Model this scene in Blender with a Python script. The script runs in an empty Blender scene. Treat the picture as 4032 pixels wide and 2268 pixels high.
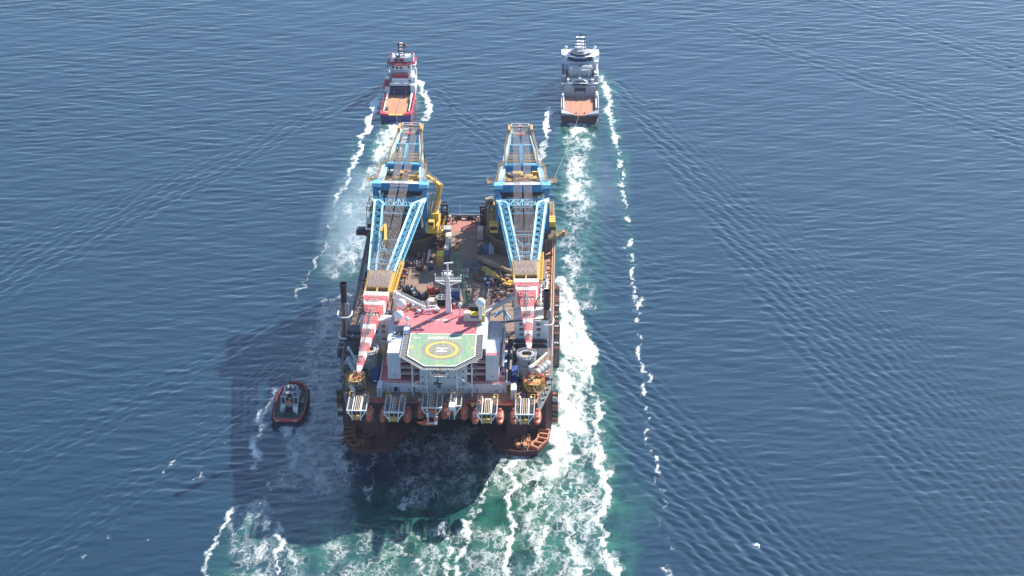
import bpy, math, random
import numpy as np
from mathutils import Vector, Matrix
scene = bpy.context.scene
COL = scene.collection
RAD = math.radians
# ---------------------------------------------------------------- camera
R_, U_, F_, C_ = [[0.999587, 0.028573, -0.003093], [-0.010498, 0.463187, 0.886198], [-0.026754, 0.8858, -0.463296], [49.25565, -728.371874, 470.0]]
cd = bpy.data.cameras.new('camera'); cam = bpy.data.objects.new('camera', cd); COL.objects.link(cam)
cd.lens = 70.0; cd.sensor_width = 36.0; cd.clip_start = 5; cd.clip_end = 60000
cam.matrix_world = Matrix(((R_[0], U_[0], -F_[0], C_[0]), (R_[1], U_[1], -F_[1], C_[1]), (R_[2], U_[2], -F_[2], C_[2]), (0, 0, 0, 1)))
scene.camera = cam
# ---------------------------------------------------------------- sky and sun
SUN_EL = RAD(34.0); SUN_AZ = RAD(43.0)          # azimuth from +Y towards +X
world = bpy.data.worlds.new('World'); scene.world = world; world.use_nodes = True
wn = world.node_tree; bg = wn.nodes['Background']
sky = wn.nodes.new('ShaderNodeTexSky'); sky.sky_type = 'NISHITA'; sky.sun_disc = False
sky.sun_elevation = SUN_EL; sky.sun_rotation = SUN_AZ; sky.air_density = 1.0; sky.dust_density = 0.25; sky.ozone_density = 3.0
wn.links.new(sky.outputs[0], bg.inputs[0]); bg.inputs[1].default_value = 0.108
sl = bpy.data.lights.new('sun', 'SUN'); sl.energy = 5.0; sl.angle = RAD(0.5); sl.color = (1.0, 0.93, 0.82)
so = bpy.data.objects.new('sun', sl); COL.objects.link(so)
sd = Vector((math.cos(SUN_EL)*math.sin(SUN_AZ), math.cos(SUN_EL)*math.cos(SUN_AZ), math.sin(SUN_EL)))
so.rotation_euler = sd.to_track_quat('Z', 'Y').to_euler()
scene.view_settings.view_transform = 'Standard'; scene.view_settings.look = 'None'
scene.view_settings.exposure = 1.05; scene.view_settings.gamma = 1.0
scene.render.engine = 'CYCLES'
try:
    scene.cycles.max_bounces = 6; scene.cycles.volume_bounces = 0; scene.cycles.caustics_reflective = False; scene.cycles.caustics_refractive = False
except Exception: pass

# ---------------------------------------------------------------- materials
MATS = {}
def mat(name, col, rough=0.6, dirt=0.35, scale=0.35, metal=0.0, dirtcol=None, streak=False, spec=0.5, patch=None, along=None):
    """weathered paint: base colour, broad tonal variation, grime / rust breaking through"""
    if name in MATS: return MATS[name]
    m = bpy.data.materials.new(name); m.use_nodes = True; nt = m.node_tree; N = nt.nodes; L = nt.links
    b = N['Principled BSDF']; b.inputs['Roughness'].default_value = rough; b.inputs['Metallic'].default_value = metal
    b.inputs['Specular IOR Level'].default_value = spec
    tc = N.new('ShaderNodeNewGeometry'); mp = N.new('ShaderNodeMapping'); L.new(tc.outputs['Position'], mp.inputs[0])
    if along: mp.inputs['Scale'].default_value = along
    if streak: mp.inputs['Scale'].default_value = (1, 1, 0.12)
    n1 = N.new('ShaderNodeTexNoise'); n1.inputs['Scale'].default_value = scale; n1.inputs['Detail'].default_value = 8; n1.inputs['Roughness'].default_value = 0.65
    L.new(mp.outputs[0], n1.inputs['Vector'])
    r1 = N.new('ShaderNodeValToRGB'); r1.color_ramp.elements[0].position = 0.42; r1.color_ramp.elements[1].position = 0.72
    r1.color_ramp.elements[0].color = (0, 0, 0, 1); r1.color_ramp.elements[1].color = (1, 1, 1, 1)
    L.new(n1.outputs[0], r1.inputs[0])
    mu = N.new('ShaderNodeMath'); mu.operation = 'MULTIPLY'; mu.inputs[1].default_value = dirt; L.new(r1.outputs[0], mu.inputs[0])
    mx = N.new('ShaderNodeMix'); mx.data_type = 'RGBA'; mx.inputs['A'].default_value = (*col, 1)
    dc = dirtcol or tuple(c*0.45+0.02 for c in col); mx.inputs['B'].default_value = (*dc, 1)
    L.new(mu.outputs[0], mx.inputs['Factor'])
    n2 = N.new('ShaderNodeTexNoise'); n2.inputs['Scale'].default_value = scale*5; n2.inputs['Detail'].default_value = 4; L.new(mp.outputs[0], n2.inputs['Vector'])
    hs = N.new('ShaderNodeHueSaturation'); mr = N.new('ShaderNodeMapRange'); mr.inputs[1].default_value = 0.3; mr.inputs[2].default_value = 0.7; mr.inputs[3].default_value = 0.88; mr.inputs[4].default_value = 1.12
    L.new(n2.outputs[0], mr.inputs[0]); L.new(mr.outputs[0], hs.inputs['Value']); L.new(mx.outputs['Result'], hs.inputs['Color'])
    outc = hs.outputs[0]
    if patch:
        pc, ps, p0, p1 = patch
        n3 = N.new('ShaderNodeTexNoise'); n3.inputs['Scale'].default_value = ps; n3.inputs['Detail'].default_value = 10; n3.inputs['Roughness'].default_value = 0.7; L.new(tc.outputs['Position'], n3.inputs['Vector'])
        r3 = N.new('ShaderNodeMapRange'); r3.inputs[1].default_value = p0; r3.inputs[2].default_value = p1; L.new(n3.outputs[0], r3.inputs[0])
        m3 = N.new('ShaderNodeMix'); m3.data_type = 'RGBA'; L.new(outc, m3.inputs['A']); m3.inputs['B'].default_value = (*pc, 1); L.new(r3.outputs[0], m3.inputs['Factor'])
        outc = m3.outputs['Result']
    L.new(outc, b.inputs['Base Color'])
    bp = N.new('ShaderNodeBump'); bp.inputs['Strength'].default_value = 0.25; bp.inputs['Distance'].default_value = 0.05; L.new(n2.outputs[0], bp.inputs['Height']); L.new(bp.outputs[0], b.inputs['Normal'])
    MATS[name] = m; return m
RUST = (0.16, 0.06, 0.03)
mat('white_paint', (0.74, 0.74, 0.73), 0.5, 0.3, 0.5, streak=True, dirtcol=(0.5, 0.44, 0.38))
mat('wall_white', (0.60, 0.65, 0.70), 0.5, 0.12, 0.35, streak=True, dirtcol=(0.42, 0.42, 0.42))
mat('radome_white', (0.82, 0.82, 0.82), 0.4, 0.1, 0.6)
mat('cream_paint', (0.70, 0.64, 0.54), 0.6, 0.45, 0.5, streak=True, dirtcol=(0.4, 0.3, 0.22))
mat('grey_paint', (0.34, 0.36, 0.39), 0.6, 0.4, 0.4, dirtcol=(0.22, 0.2, 0.19))
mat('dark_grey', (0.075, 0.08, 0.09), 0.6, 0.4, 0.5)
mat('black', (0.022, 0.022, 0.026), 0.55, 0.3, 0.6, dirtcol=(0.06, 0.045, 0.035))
mat('hull_red', (0.08, 0.026, 0.028), 0.7, 0.5, 0.12, dirtcol=(0.06, 0.03, 0.035), streak=True)
mat('hull_grey', (0.17, 0.18, 0.19), 0.6, 0.4, 0.2, streak=True, dirtcol=(0.16, 0.14, 0.13))
mat('deck_brown', (0.27, 0.175, 0.13), 0.8, 0.55, 0.07, dirtcol=(0.11, 0.08, 0.075), patch=((0.42, 0.27, 0.15), 0.28, 0.60, 0.72))
mat('deck_red', (0.42, 0.16, 0.13), 0.75, 0.5, 0.12, dirtcol=(0.30, 0.15, 0.12))
mat('roof_red', (0.55, 0.14, 0.16), 0.7, 0.6, 0.12, dirtcol=(0.44, 0.20, 0.20), patch=((.50,.26,.24),.35,.55,.75))
mat('red_paint', (0.50, 0.055, 0.055), 0.55, 0.35, 0.4, dirtcol=(0.30, 0.08, 0.06))
mat('jib_red', (0.60, 0.10, 0.11), 0.6, 0.8, 0.5, dirtcol=(0.62, 0.26, 0.26), patch=((.40,.10,.08),.8,.6,.75))
mat('jib_white', (0.80, 0.77, 0.74), 0.6, 0.6, 0.5, dirtcol=(0.56, 0.46, 0.40), patch=((.45,.25,.18),.7,.64,.78))
mat('blue_steel', (0.15, 0.48, 0.68), 0.5, 0.6, 0.5, dirtcol=(0.30, 0.50, 0.58), patch=((.24,.16,.11),.9,.66,.8))
mat('leg_white', (0.55, 0.74, 0.80), 0.5, 0.3, 0.3)
mat('deep_blue', (0.03, 0.19, 0.38), 0.5, 0.4, 0.3)
mat('yellow_paint', (0.72, 0.45, 0.07), 0.6, 0.7, 0.6, dirtcol=(0.45, 0.27, 0.08), patch=((.25,.12,.05),.8,.6,.76))
mat('ochre', (0.55, 0.34, 0.10), 0.7, 0.6, 0.5, dirtcol=(0.28, 0.15, 0.07))
mat('rail_ochre', (0.44, 0.32, 0.16), 0.7, 0.5, 0.5, dirtcol=RUST)
mat('tub_brown', (0.13, 0.085, 0.065), 0.8, 0.6, 0.3, dirtcol=(.07,.05,.05))
mat('boat_orange', (0.47, 0.115, 0.065), 0.45, 0.3, 0.5)
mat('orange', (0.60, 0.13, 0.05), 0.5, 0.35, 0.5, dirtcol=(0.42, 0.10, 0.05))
mat('orange_deck', (0.52, 0.22, 0.12), 0.75, 0.5, 0.2, dirtcol=(0.38, 0.2, 0.13))
mat('head_deck', (0.34, 0.26, 0.21), 0.8, 0.6, 0.6, dirtcol=(0.16,0.11,0.09))
mat('chord', (0.52, 0.80, 0.88), 0.5, 0.3, 0.3)  # crane blue bleached to the near-white it takes in sunlight, for upper chords
mat('rope', (0.30, 0.25, 0.23), 0.7, 0.3, 0.6)
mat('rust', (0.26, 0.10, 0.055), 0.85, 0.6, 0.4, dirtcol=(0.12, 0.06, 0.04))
mat('blue_box', (0.03, 0.09, 0.33), 0.5, 0.4, 0.5)
mat('bright_blue', (0.05, 0.22, 0.60), 0.5, 0.3, 0.5)
mat('green_paint', (0.04, 0.20, 0.10), 0.6, 0.4, 0.5)
mat('tug_green', (0.02, 0.085, 0.055), 0.6, 0.4, 0.5)
mat('heli_green', (0.155, 0.33, 0.20), 0.8, 0.95, 0.35, dirtcol=(0.37, 0.38, 0.24), patch=((0.30, 0.32, 0.24), 0.4, 0.46, 0.70), along=(1.6,.16,1))
mat('heli_worn', (0.24, 0.235, 0.19), 0.8, 0.8, 0.35, dirtcol=(0.34, 0.31, 0.23), along=(1.6,.16,1))
mat('mark_white', (0.80, 0.80, 0.76), 0.7, 0.25, 0.6)
mat('mark_yellow', (0.80, 0.56, 0.04), 0.7, 0.35, 0.5)
mat('glass', (0.02, 0.03, 0.04), 0.15, 0.0, 1.0)
mat('net', (0.16, 0.15, 0.14), 0.9, 0.5, 0.6)
mat('navy', (0.02, 0.03, 0.10), 0.5, 0.3, 0.3)
mat('tyre', (0.015, 0.015, 0.016), 0.8, 0.2, 0.8)
mat('grey_light', (0.46, 0.48, 0.50), 0.6, 0.35, 0.4)
mat('pile_tan', (0.40, 0.27, 0.15), 0.75, 0.7, 0.5, dirtcol=(.2,.12,.08)); mat('pile_yellow', (0.62, 0.38, 0.08), 0.7, 0.7, 0.5, dirtcol=(.34,.2,.08))
mat('olive', (0.16, 0.13, 0.07), 0.8, 0.5, 0.5)

# ---------------------------------------------------------------- mesh helpers
ORIG = {}                                    # object name -> world origin of a thing
class MB:
    def __init__(s): s.v = []; s.f = []; s.m = []; s.sm = []
    def add(s, vs, fs, m=0, sm=False):
        o = len(s.v); s.v += [tuple(p) for p in vs]
        for f in fs: s.f.append(tuple(o+i for i in f)); s.m.append(m); s.sm.append(sm)
        return s
    def bx(s, x0, x1, y0, y1, z0, z1, m=0):
        return s.add([(x0,y0,z0),(x1,y0,z0),(x1,y1,z0),(x0,y1,z0),(x0,y0,z1),(x1,y0,z1),(x1,y1,z1),(x0,y1,z1)],
                     [(0,3,2,1),(4,5,6,7),(0,1,5,4),(1,2,6,5),(2,3,7,6),(3,0,4,7)], m)
    def box(s, c, sz, rz=0, m=0):
        cx, cy, cz = c; a, b, h = sz[0]/2, sz[1]/2, sz[2]/2; co, si = math.cos(rz), math.sin(rz)
        vs = [(cx+x*co-y*si, cy+x*si+y*co, cz+z) for z in (-h, h) for x, y in ((-a,-b),(a,-b),(a,b),(-a,b))]
        return s.add(vs, [(0,3,2,1),(4,5,6,7),(0,1,5,4),(1,2,6,5),(2,3,7,6),(3,0,4,7)], m)
    def prism(s, pts, z0, z1, m=0, mt=None, top=None):
        n = len(pts); top = top or pts
        vs = [(x, y, z0) for x, y in pts]+[(x, y, z1) for x, y in top]
        s.add(vs, [(i, (i+1) % n, n+(i+1) % n, n+i) for i in range(n)], m)
        s.add(vs, [tuple(range(n-1, -1, -1))], m); return s.add(vs, [tuple(range(n, 2*n))], m if mt is None else mt)
    def beam(s, p, q, w, h=None, m=0, w2=None, h2=None):
        p = Vector(p); q = Vector(q); d = q-p
        if d.length < 1e-5: return s
        d.normalize(); h = h or w; w2 = w2 or w; h2 = h2 or h
        up = Vector((0, 0, 1)) if abs(d.z) < 0.95 else Vector((0, 1, 0))
        r = d.cross(up).normalized(); u = r.cross(d)
        vs = []
        for c, ww, hh in ((p, w, h), (q, w2, h2)):
            for a, b in ((-1,-1),(1,-1),(1,1),(-1,1)): vs.append(c+r*(a*ww/2)+u*(b*hh/2))
        return s.add(vs, [(0,1,2,3),(7,6,5,4),(0,4,5,1),(1,5,6,2),(2,6,7,3),(3,7,4,0)], m)
    def tube(s, p, q, r, r2=None, n=8, m=0, cap=True):
        p = Vector(p); q = Vector(q); d = q-p
        if d.length < 1e-5: return s
        d.normalize(); r2 = r if r2 is None else r2
        up = Vector((0, 0, 1)) if abs(d.z) < 0.95 else Vector((1, 0, 0))
        a = d.cross(up).normalized(); b = a.cross(d)
        vs = []
        for c, rr in ((p, r), (q, r2)):
            for i in range(n):
                t = 2*math.pi*i/n; vs.append(c+a*(rr*math.cos(t))+b*(rr*math.sin(t)))
        s.add(vs, [(i, (i+1) % n, n+(i+1) % n, n+i) for i in range(n)], m, n > 5)
        if cap: s.add(vs, [tuple(range(n-1, -1, -1)), tuple(range(n, 2*n))], m)
        return s
    def path(s, pts, r, n=6, m=0):
        for i in range(len(pts)-1): s.tube(pts[i], pts[i+1], r, n=n, m=m)
        return s
    def sph(s, c, r, m=0, n=16, k=10, sz=1.0, z0=-1.0):
        vs = []; fs = []
        for j in range(k+1):
            t = math.pi*j/k; z = max(math.cos(t), z0)
            rr = math.sin(t) if math.cos(t) >= z0 else math.sqrt(max(0, 1-z0*z0))
            for i in range(n):
                a = 2*math.pi*i/n; vs.append((c[0]+r*rr*math.cos(a), c[1]+r*rr*math.sin(a), c[2]+r*z*sz))
        for j in range(k):
            for i in range(n):
                fs.append((j*n+i, (j+1)*n+i, (j+1)*n+(i+1) % n, j*n+(i+1) % n))
        return s.add(vs, fs, m, True)
    def ring(s, c, r0, r1, z0, z1, n=32, m=0, a0=0, a1=2*math.pi):
        vs = []; fs = []; full = abs(a1-a0-2*math.pi) < 1e-6; k = n if full else n+1
        for i in range(k):
            t = a0+(a1-a0)*i/n
            for rr, z in ((r0, z0), (r1, z0), (r1, z1), (r0, z1)): vs.append((c[0]+rr*math.cos(t), c[1]+rr*math.sin(t), z))
        for i in range(n):
            j = (i+1) % k
            for a in range(4): fs.append((i*4+a, i*4+(a+1) % 4, j*4+(a+1) % 4, j*4+a))
        return s.add(vs, fs, m)
    def rail(s, pts, h=1.2, m=0, t=0.09, step=2.5, bars=2, close=False):
        if close: pts = list(pts)+[pts[0]]
        for i in range(len(pts)-1):
            p = Vector(pts[i]); q = Vector(pts[i+1]); L = (q-p).length; k = max(1, int(L/step))
            for b in range(1, bars+1): s.beam(p+Vector((0,0,h*b/bars)), q+Vector((0,0,h*b/bars)), t, t, m)
            for j in range(k+1):
                a = p.lerp(q, j/k); s.beam(a, a+Vector((0,0,h)), t, t, m)
        return s
    def frame(s, x0, x1, y0, y1, z0, z1, t=0.3, m=0, xb=True):
        P = [(x0,y0),(x1,y0),(x1,y1),(x0,y1)]
        for x, y in P: s.beam((x,y,z0),(x,y,z1),t,t,m)
        for z in (z0, z1):
            for i in range(4): s.beam((*P[i],z),(*P[(i+1)%4],z),t,t,m)
        if xb:
            for i in range(4): s.beam((*P[i],z0),(*P[(i+1)%4],z1),t*.6,t*.6,m)
        return s
    def truss(s, A, B, w, h, n, t=0.25, tb=0.16, m=0, w2=None, h2=None):
        """four-chord lattice from A to B (centres), width w, height h"""
        A = Vector(A); B = Vector(B); d = (B-A).normalized(); w2 = w2 or w; h2 = h2 or h
        up = Vector((0,0,1)) if abs(d.z) < 0.9 else Vector((0,1,0))
        r = d.cross(up).normalized(); u = r.cross(d)
        def pt(i, a, b):
            f = i/n; return A.lerp(B, f)+r*(a*(w*(1-f)+w2*f)/2)+u*(b*(h*(1-f)+h2*f)/2)
        K = [(-1,-1),(1,-1),(1,1),(-1,1)]
        for a, b in K: s.beam(pt(0,a,b), pt(n,a,b), t, t, m)
        for i in range(n):
            for j in range(4):
                k = (j+1) % 4
                p, q = (K[j], K[k]) if (i+j) % 2 else (K[k], K[j])
                s.beam(pt(i,*p), pt(i+1,*q), tb, tb, m)
                s.beam(pt(i,*K[j]), pt(i,*K[k]), tb, tb, m)
        return s
    def build(s, name, mats, parent=None, label=None):
        me = bpy.data.meshes.new(name); off = (0, 0, 0)
        if parent is not None: off = ORIG.get(parent.name, (0, 0, 0))
        vs = [(x-off[0], y-off[1], z-off[2]) for x, y, z in s.v] if any(off) else s.v
        me.from_pydata([tuple(v) for v in vs], [], s.f); me.update()
        if isinstance(mats, str): mats = [mats]
        for m in mats: me.materials.append(MATS[m])
        me.polygons.foreach_set('material_index', s.m); me.polygons.foreach_set('use_smooth', s.sm)
        o = bpy.data.objects.new(name, me); COL.objects.link(o)
        if parent is not None: o.parent = parent; ORIG[o.name] = off
        if label: o['label'] = label
        return o
def tag(o, label=None, cat=None, group=None, kind=None):
    if label: o['label'] = label
    if cat: o['category'] = cat
    if group: o['group'] = group
    if kind: o['kind'] = kind
    return o
def thing(name, label, cat, loc=(0,0,0), group=None, rz=0.0, local=False):
    o = bpy.data.objects.new(name, None); COL.objects.link(o); o.location = loc; o.rotation_euler = (0,0,rz)
    o.empty_display_size = 0.5
    ORIG[o.name] = (0,0,0) if local else tuple(loc)
    return tag(o, label, cat, group)
def solo(mb, name, mats, label, cat, group=None, kind=None):
    """a thing that is one mesh; its origin is moved to the middle of its base"""
    xs = [v[0] for v in mb.v]; ys = [v[1] for v in mb.v]; zs = [v[2] for v in mb.v]
    c = ((min(xs)+max(xs))/2, (min(ys)+max(ys))/2, min(zs))
    mb.v = [(x-c[0], y-c[1], z-c[2]) for x, y, z in mb.v]
    o = mb.build(name, mats); o.location = c; return tag(o, label, cat, group, kind)
def dup(o, parent=None):
    c = o.copy(); COL.objects.link(c); c.parent = parent
    ORIG[c.name] = ORIG.get(o.name, (0,0,0))
    for ch in list(o.children): dup(ch, c)
    return c
rnd = random.Random(7)

# ---------------------------------------------------------------- sea
nr = np.random.RandomState(3)
def vnoise(x, y, seed):
    """smooth value noise"""
    r = np.random.RandomState(seed); T = r.rand(256, 256)
    xi = np.floor(x).astype(int); yi = np.floor(y).astype(int); fx = x-xi; fy = y-yi
    fx = fx*fx*(3-2*fx); fy = fy*fy*(3-2*fy)
    a = T[xi & 255, yi & 255]; b = T[(xi+1) & 255, yi & 255]; c = T[xi & 255, (yi+1) & 255]; d = T[(xi+1) & 255, (yi+1) & 255]
    return (a*(1-fx)+b*fx)*(1-fy)+(c*(1-fx)+d*fx)*fy
def fbm(x, y, seed, o=4):
    s = 0; a = 1; t = 0
    for i in range(o): s = s+a*vnoise(x*2**i+17*i, y*2**i-9*i, seed+i); t += a; a *= 0.5
    return s/t
def axis(a, b, step, far, grow=1.25):
    core = list(np.arange(a, b+step, step)); s = step; L = [core[0]]; R = [core[-1]]
    while L[-1] > -far: s *= grow; L.append(L[-1]-s)
    s = step
    while R[-1] < far: s *= grow; R.append(R[-1]+s)
    return np.array(L[:0:-1]+core+R[1:])
ax = axis(-385, 400, 0.8, 30000); ay = axis(-140, 670, 0.95, 30000)
GX, GY = np.meshgrid(ax, ay)
near = np.clip((GX+385)/25, 0, 1)*np.clip((400-GX)/25, 0, 1)*np.clip((GY+140)/35, 0, 1)*np.clip((670-GY)/40, 0, 1)
H = np.zeros_like(GX)
# wind ripples: many short crested components, crests lying roughly across the picture
amp = 0.25+1.5*fbm(GX/110, GY/60, 50, 4)
for i in range(90):
    lam = 2.6*math.exp(nr.rand()**1.5*1.45); th = RAD(90+5)+nr.randn()*0.30; k = 2*math.pi/lam
    H += 0.0024*lam**0.85*np.sin(k*(GX*math.cos(th)+GY*math.sin(th))+nr.rand()*6.28+0.8*fbm(GX/40, GY/40, 60+i % 5, 2))*amp
# long low swell from the side
for lam, th, a in ((38, 62, .05), (27, 75, .04), (19, 118, .045), (14, 128, .035)):
    k = 2*math.pi/lam; H += a*np.sin(k*(GX*math.cos(RAD(th))+GY*math.sin(RAD(th)))+3*fbm(GX/120, GY/120, 90, 2))
def arm(p, q, lam, A_, side, delta=10, wi=12):
    """train of diverging ship waves: crests nearly parallel to the line p-q, sharp outer front, fading inwards"""
    global H
    dx, dy = q[0]-p[0], q[1]-p[1]; L_ = math.hypot(dx, dy); ux, uy = dx/L_, dy/L_
    nx_, ny_ = (uy, -ux) if side > 0 else (-uy, ux)           # outward normal
    s_ = (GX-p[0])*ux+(GY-p[1])*uy; d = (GX-p[0])*nx_+(GY-p[1])*ny_
    d = d+3.0*(fbm(GX/30, GY/30, 81, 2)-.5)+5.0*(fbm(GX/11, GY/13, 83, 3)-.5)
    W = np.where(d > 0, 2.5+.025*np.maximum(s_, 0), wi*.5+.11*np.maximum(s_, 0))
    env = np.exp(-(d/W)**2)*np.clip(s_/12, 0, 1)*np.clip((L_*1.25-s_)/(L_*.4), 0, 1)*(.45+1.1*fbm(GX/14, GY/14, 82, 3))
    k = 2*math.pi/lam; c, t = math.cos(RAD(delta)), math.sin(RAD(delta))
    ph = k*(d*c*(1-.004*d)+s_*t); H += A_*.85*env*(.5+fbm(GX/7, GY/7, 84, 2))*(np.sin(ph)+.25*np.sin(2*ph+1)); H += .5*A_*env*np.sin(k*1.7*(d*math.cos(RAD(delta+22))+s_*math.sin(RAD(delta+22)))+1)*(d < 4)
arm((-69,438), (-255,126), 7.5, .17, -1, -9, 22); arm((-40,452), (60,200), 7.0, .15, 1, 9, 14)
arm((75,462), (196,0), 6.5, .16, 1, 10, 18); arm((34,452), (-24,330), 6.5, .13, -1, -10, 12)
arm((-84,62), (-172,-100), 6.5, .20, -1, -8, 12); arm((52,150), (135,-90), 6.5, .26, 1, 8, 10); arm((48,110), (112,-90), 6.0, .22, 1, 14, 8)
arm((-60,170), (-190,-20), 7.0, .14, -1, -10, 16); arm((150,560), (360,300), 9, .12, 1, 6, 26); arm((215,640), (375,420), 9, .10, 1, 6, 26)
arm((-60,120), (-110,30), 4.5, .16, -1, -20, 22)

# foam density (A) and aerated green water (G) from the wakes
A = np.zeros_like(GX); G = np.zeros_like(GX); T = np.zeros_like(GX)
wx = GX+9*(fbm(GX/8, GY/10, 11, 4)-.5)+3.4*(fbm(GX/2.4, GY/3.0, 12, 3)-.5)
wy = GY+8*(fbm(GX/10, GY/12, 15, 4)-.5)
def stroke(arr, pts, w0, w1, a0, a1, soft=0.5, mode='max'):
    P = np.array(pts, float); n = len(P)-1; m = max(w0, w1)*1.3+10
    ix = np.where((ax > P[:, 0].min()-m) & (ax < P[:, 0].max()+m))[0]; iy = np.where((ay > P[:, 1].min()-m) & (ay < P[:, 1].max()+m))[0]
    if not len(ix) or not len(iy): return
    sl_ = (slice(iy[0], iy[-1]+1), slice(ix[0], ix[-1]+1)); X = wx[sl_]; Y = wy[sl_]
    best = np.full(X.shape, 1e9); tt = np.zeros(X.shape)
    seg = np.hypot(*(P[1:]-P[:-1]).T); cum = np.concatenate([[0], np.cumsum(seg)]); tot = cum[-1]
    for i in range(n):
        d = P[i+1]-P[i]; q = ((X-P[i, 0])*d[0]+(Y-P[i, 1])*d[1])/max(seg[i]**2, 1e-6); q = np.clip(q, 0, 1)
        dist = np.hypot(X-P[i, 0]-q*d[0], Y-P[i, 1]-q*d[1]); mk = dist < best
        best[mk] = dist[mk]; tt[mk] = ((cum[i]+q*seg[i])/tot)[mk]
    w = w0+(w1-w0)*tt; a = a0+(a1-a0)*tt
    v = a*np.clip((w-best)/(w*soft+1e-6), 0, 1)
    arr[sl_] = np.maximum(arr[sl_], v) if mode == 'max' else arr[sl_]+v
k = 4032/2576
# anchor handler, right: wash, flank foam lines
SR = [(56.5,383.6),(56.2,327.9),(54.7,253.0),(53.9,194.9),(55.6,152.9)]
stroke(G, SR, 14, 20, 1.2, 0.5); stroke(A, SR, 14, 15, 0.86, 0.55, 0.8); stroke(A, SR, 3.5, 2, .98, 0.5, 0.9)
stroke(G, [(48.9,372.6),(41.8,327.6),(35.1,285.5)], 6, 12, .7, .4); stroke(G, [(52.9,272.5),(51.0,209.6),(49.8,180.4)], 20, 24, .8, .7, .8)
RL = [(72.2,463.8),(74.8,429.5),(76.6,392.7),(79.7,343.0),(80.3,300.2),(81.6,256.8),(83.3,222.4),(84.1,186.9),(84.6,159.0),(85.4,127.1),(86.1,94.6),(87.2,64.0),(87.3,32.8),(89.1,1.6),(90.2,-27.9),(90.1,-52.0),(91.6,-76.2)]
stroke(A, RL[:4], 5.5, 3.4, 1.05, .95, 0.9); stroke(A, RL[3:9], 2.7, 2.0, .98, 0.88, 0.9); stroke(A, RL[8:14], 2.2, 1.9, 0.86, 0.78, 0.9); stroke(A, RL[13:], 2.0, 2.0, 0.76, 0.60, 0.9); stroke(A, RL[4:], 7, 7, .42, .34, .9)
stroke(G, RL[:8], 9, 4, .9, .3)
stroke(A, [(39.0,410.1),(37.9,380.1),(35.7,342.1),(34.1,327.4)], 2.6, 2.0, 1.0, 0.8); stroke(A, [(71.5,459.4),(79.1,450.8)], 2, 1, .9, .6)
stroke(A, [(42.1,450.1),(41.8,400.0)], 3.0, 2.0, .45, .3)
# anchor handler, left
SL = [(-53.9,381.3),(-56.6,340.1),(-60.1,304.1),(-62.6,276.6),(-64.4,237.7),(-65.4,207.0),(-65.0,189.3)]
stroke(G, SL, 12, 22, 1.2, 0.6); stroke(A, SL, 13, 18, 0.88, 0.62, 0.8); stroke(A, [(-47.7,380.2),(-49.6,355.2),(-49.5,325.6)], 4, 3, .95, .6)
LL = [(-68.0,430.7),(-69.6,409.8),(-71.3,385.6),(-72.1,362.3),(-74.5,325.1),(-77.5,283.0),(-78.2,256.5),(-78.8,231.1),(-78.9,209.7),(-81.8,189.0),(-84.6,171.8),(-85.6,155.1)]
stroke(A, LL[:4], 3.5, 3.0, 0.95, 0.95, 0.6); stroke(A, LL[3:8], 2.4, 1.6, 0.85, 0.7, .7); stroke(A, LL[7:], 1.3, 1.2, 0.72, 0.62, .7)
stroke(G, LL[3:], 10, 6, .35, .1)
stroke(A, [(-44.8,452.6),(-40.8,441.9),(-38.0,418.8),(-36.9,390.3)], 3.8, 2.8, 1.15, .95, .6); stroke(G, [(-44.5,448.3),(-37.7,386.4)], 6, 6, .7, .5)
# heavy white band along the right flank of the crane vessel
stroke(A, [(44.3,180.3),(48.0,152.7),(49.1,113.5),(49.6,77.0),(50.9,49.5),(48.8,19.2)], 5, 10, 1.22, 1.08, 0.95)
stroke(A, [(44.5,183.2),(51.1,169.2),(55.6,144.8),(58.7,116.3),(59.8,96.4)], 3, 6, 1.2, .95, .7)
stroke(A, [(51.2,139.4),(53.8,89.0),(56.7,43.0),(57.1,0.8),(53.9,-77.1)], 12, 24, .80, .56, .8)
stroke(A, [(44.7,34.0),(48.8,19.2),(47.2,0.6)], 8, 9, 1.35, .9, .6)
stroke(G, [(48.0,139.3),(55.0,77.1),(57.2,21.5),(58.0,-77.0)], 14, 26, 1.0, 1.1, .5)
stroke(A, [(59.8,101.3),(62.0,72.6),(65.9,45.4),(63.4,28.0),(66.0,5.1),(68.4,-20.7),(63.4,-36.1),(69.0,-48.8),(65.2,-63.3),(70.1,-76.7)], 2.4, 2.2, .95, .9, .7)
stroke(A, [(41.7,0.4),(42.8,-77.4)], 26, 30, .54, .50, .7)
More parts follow.
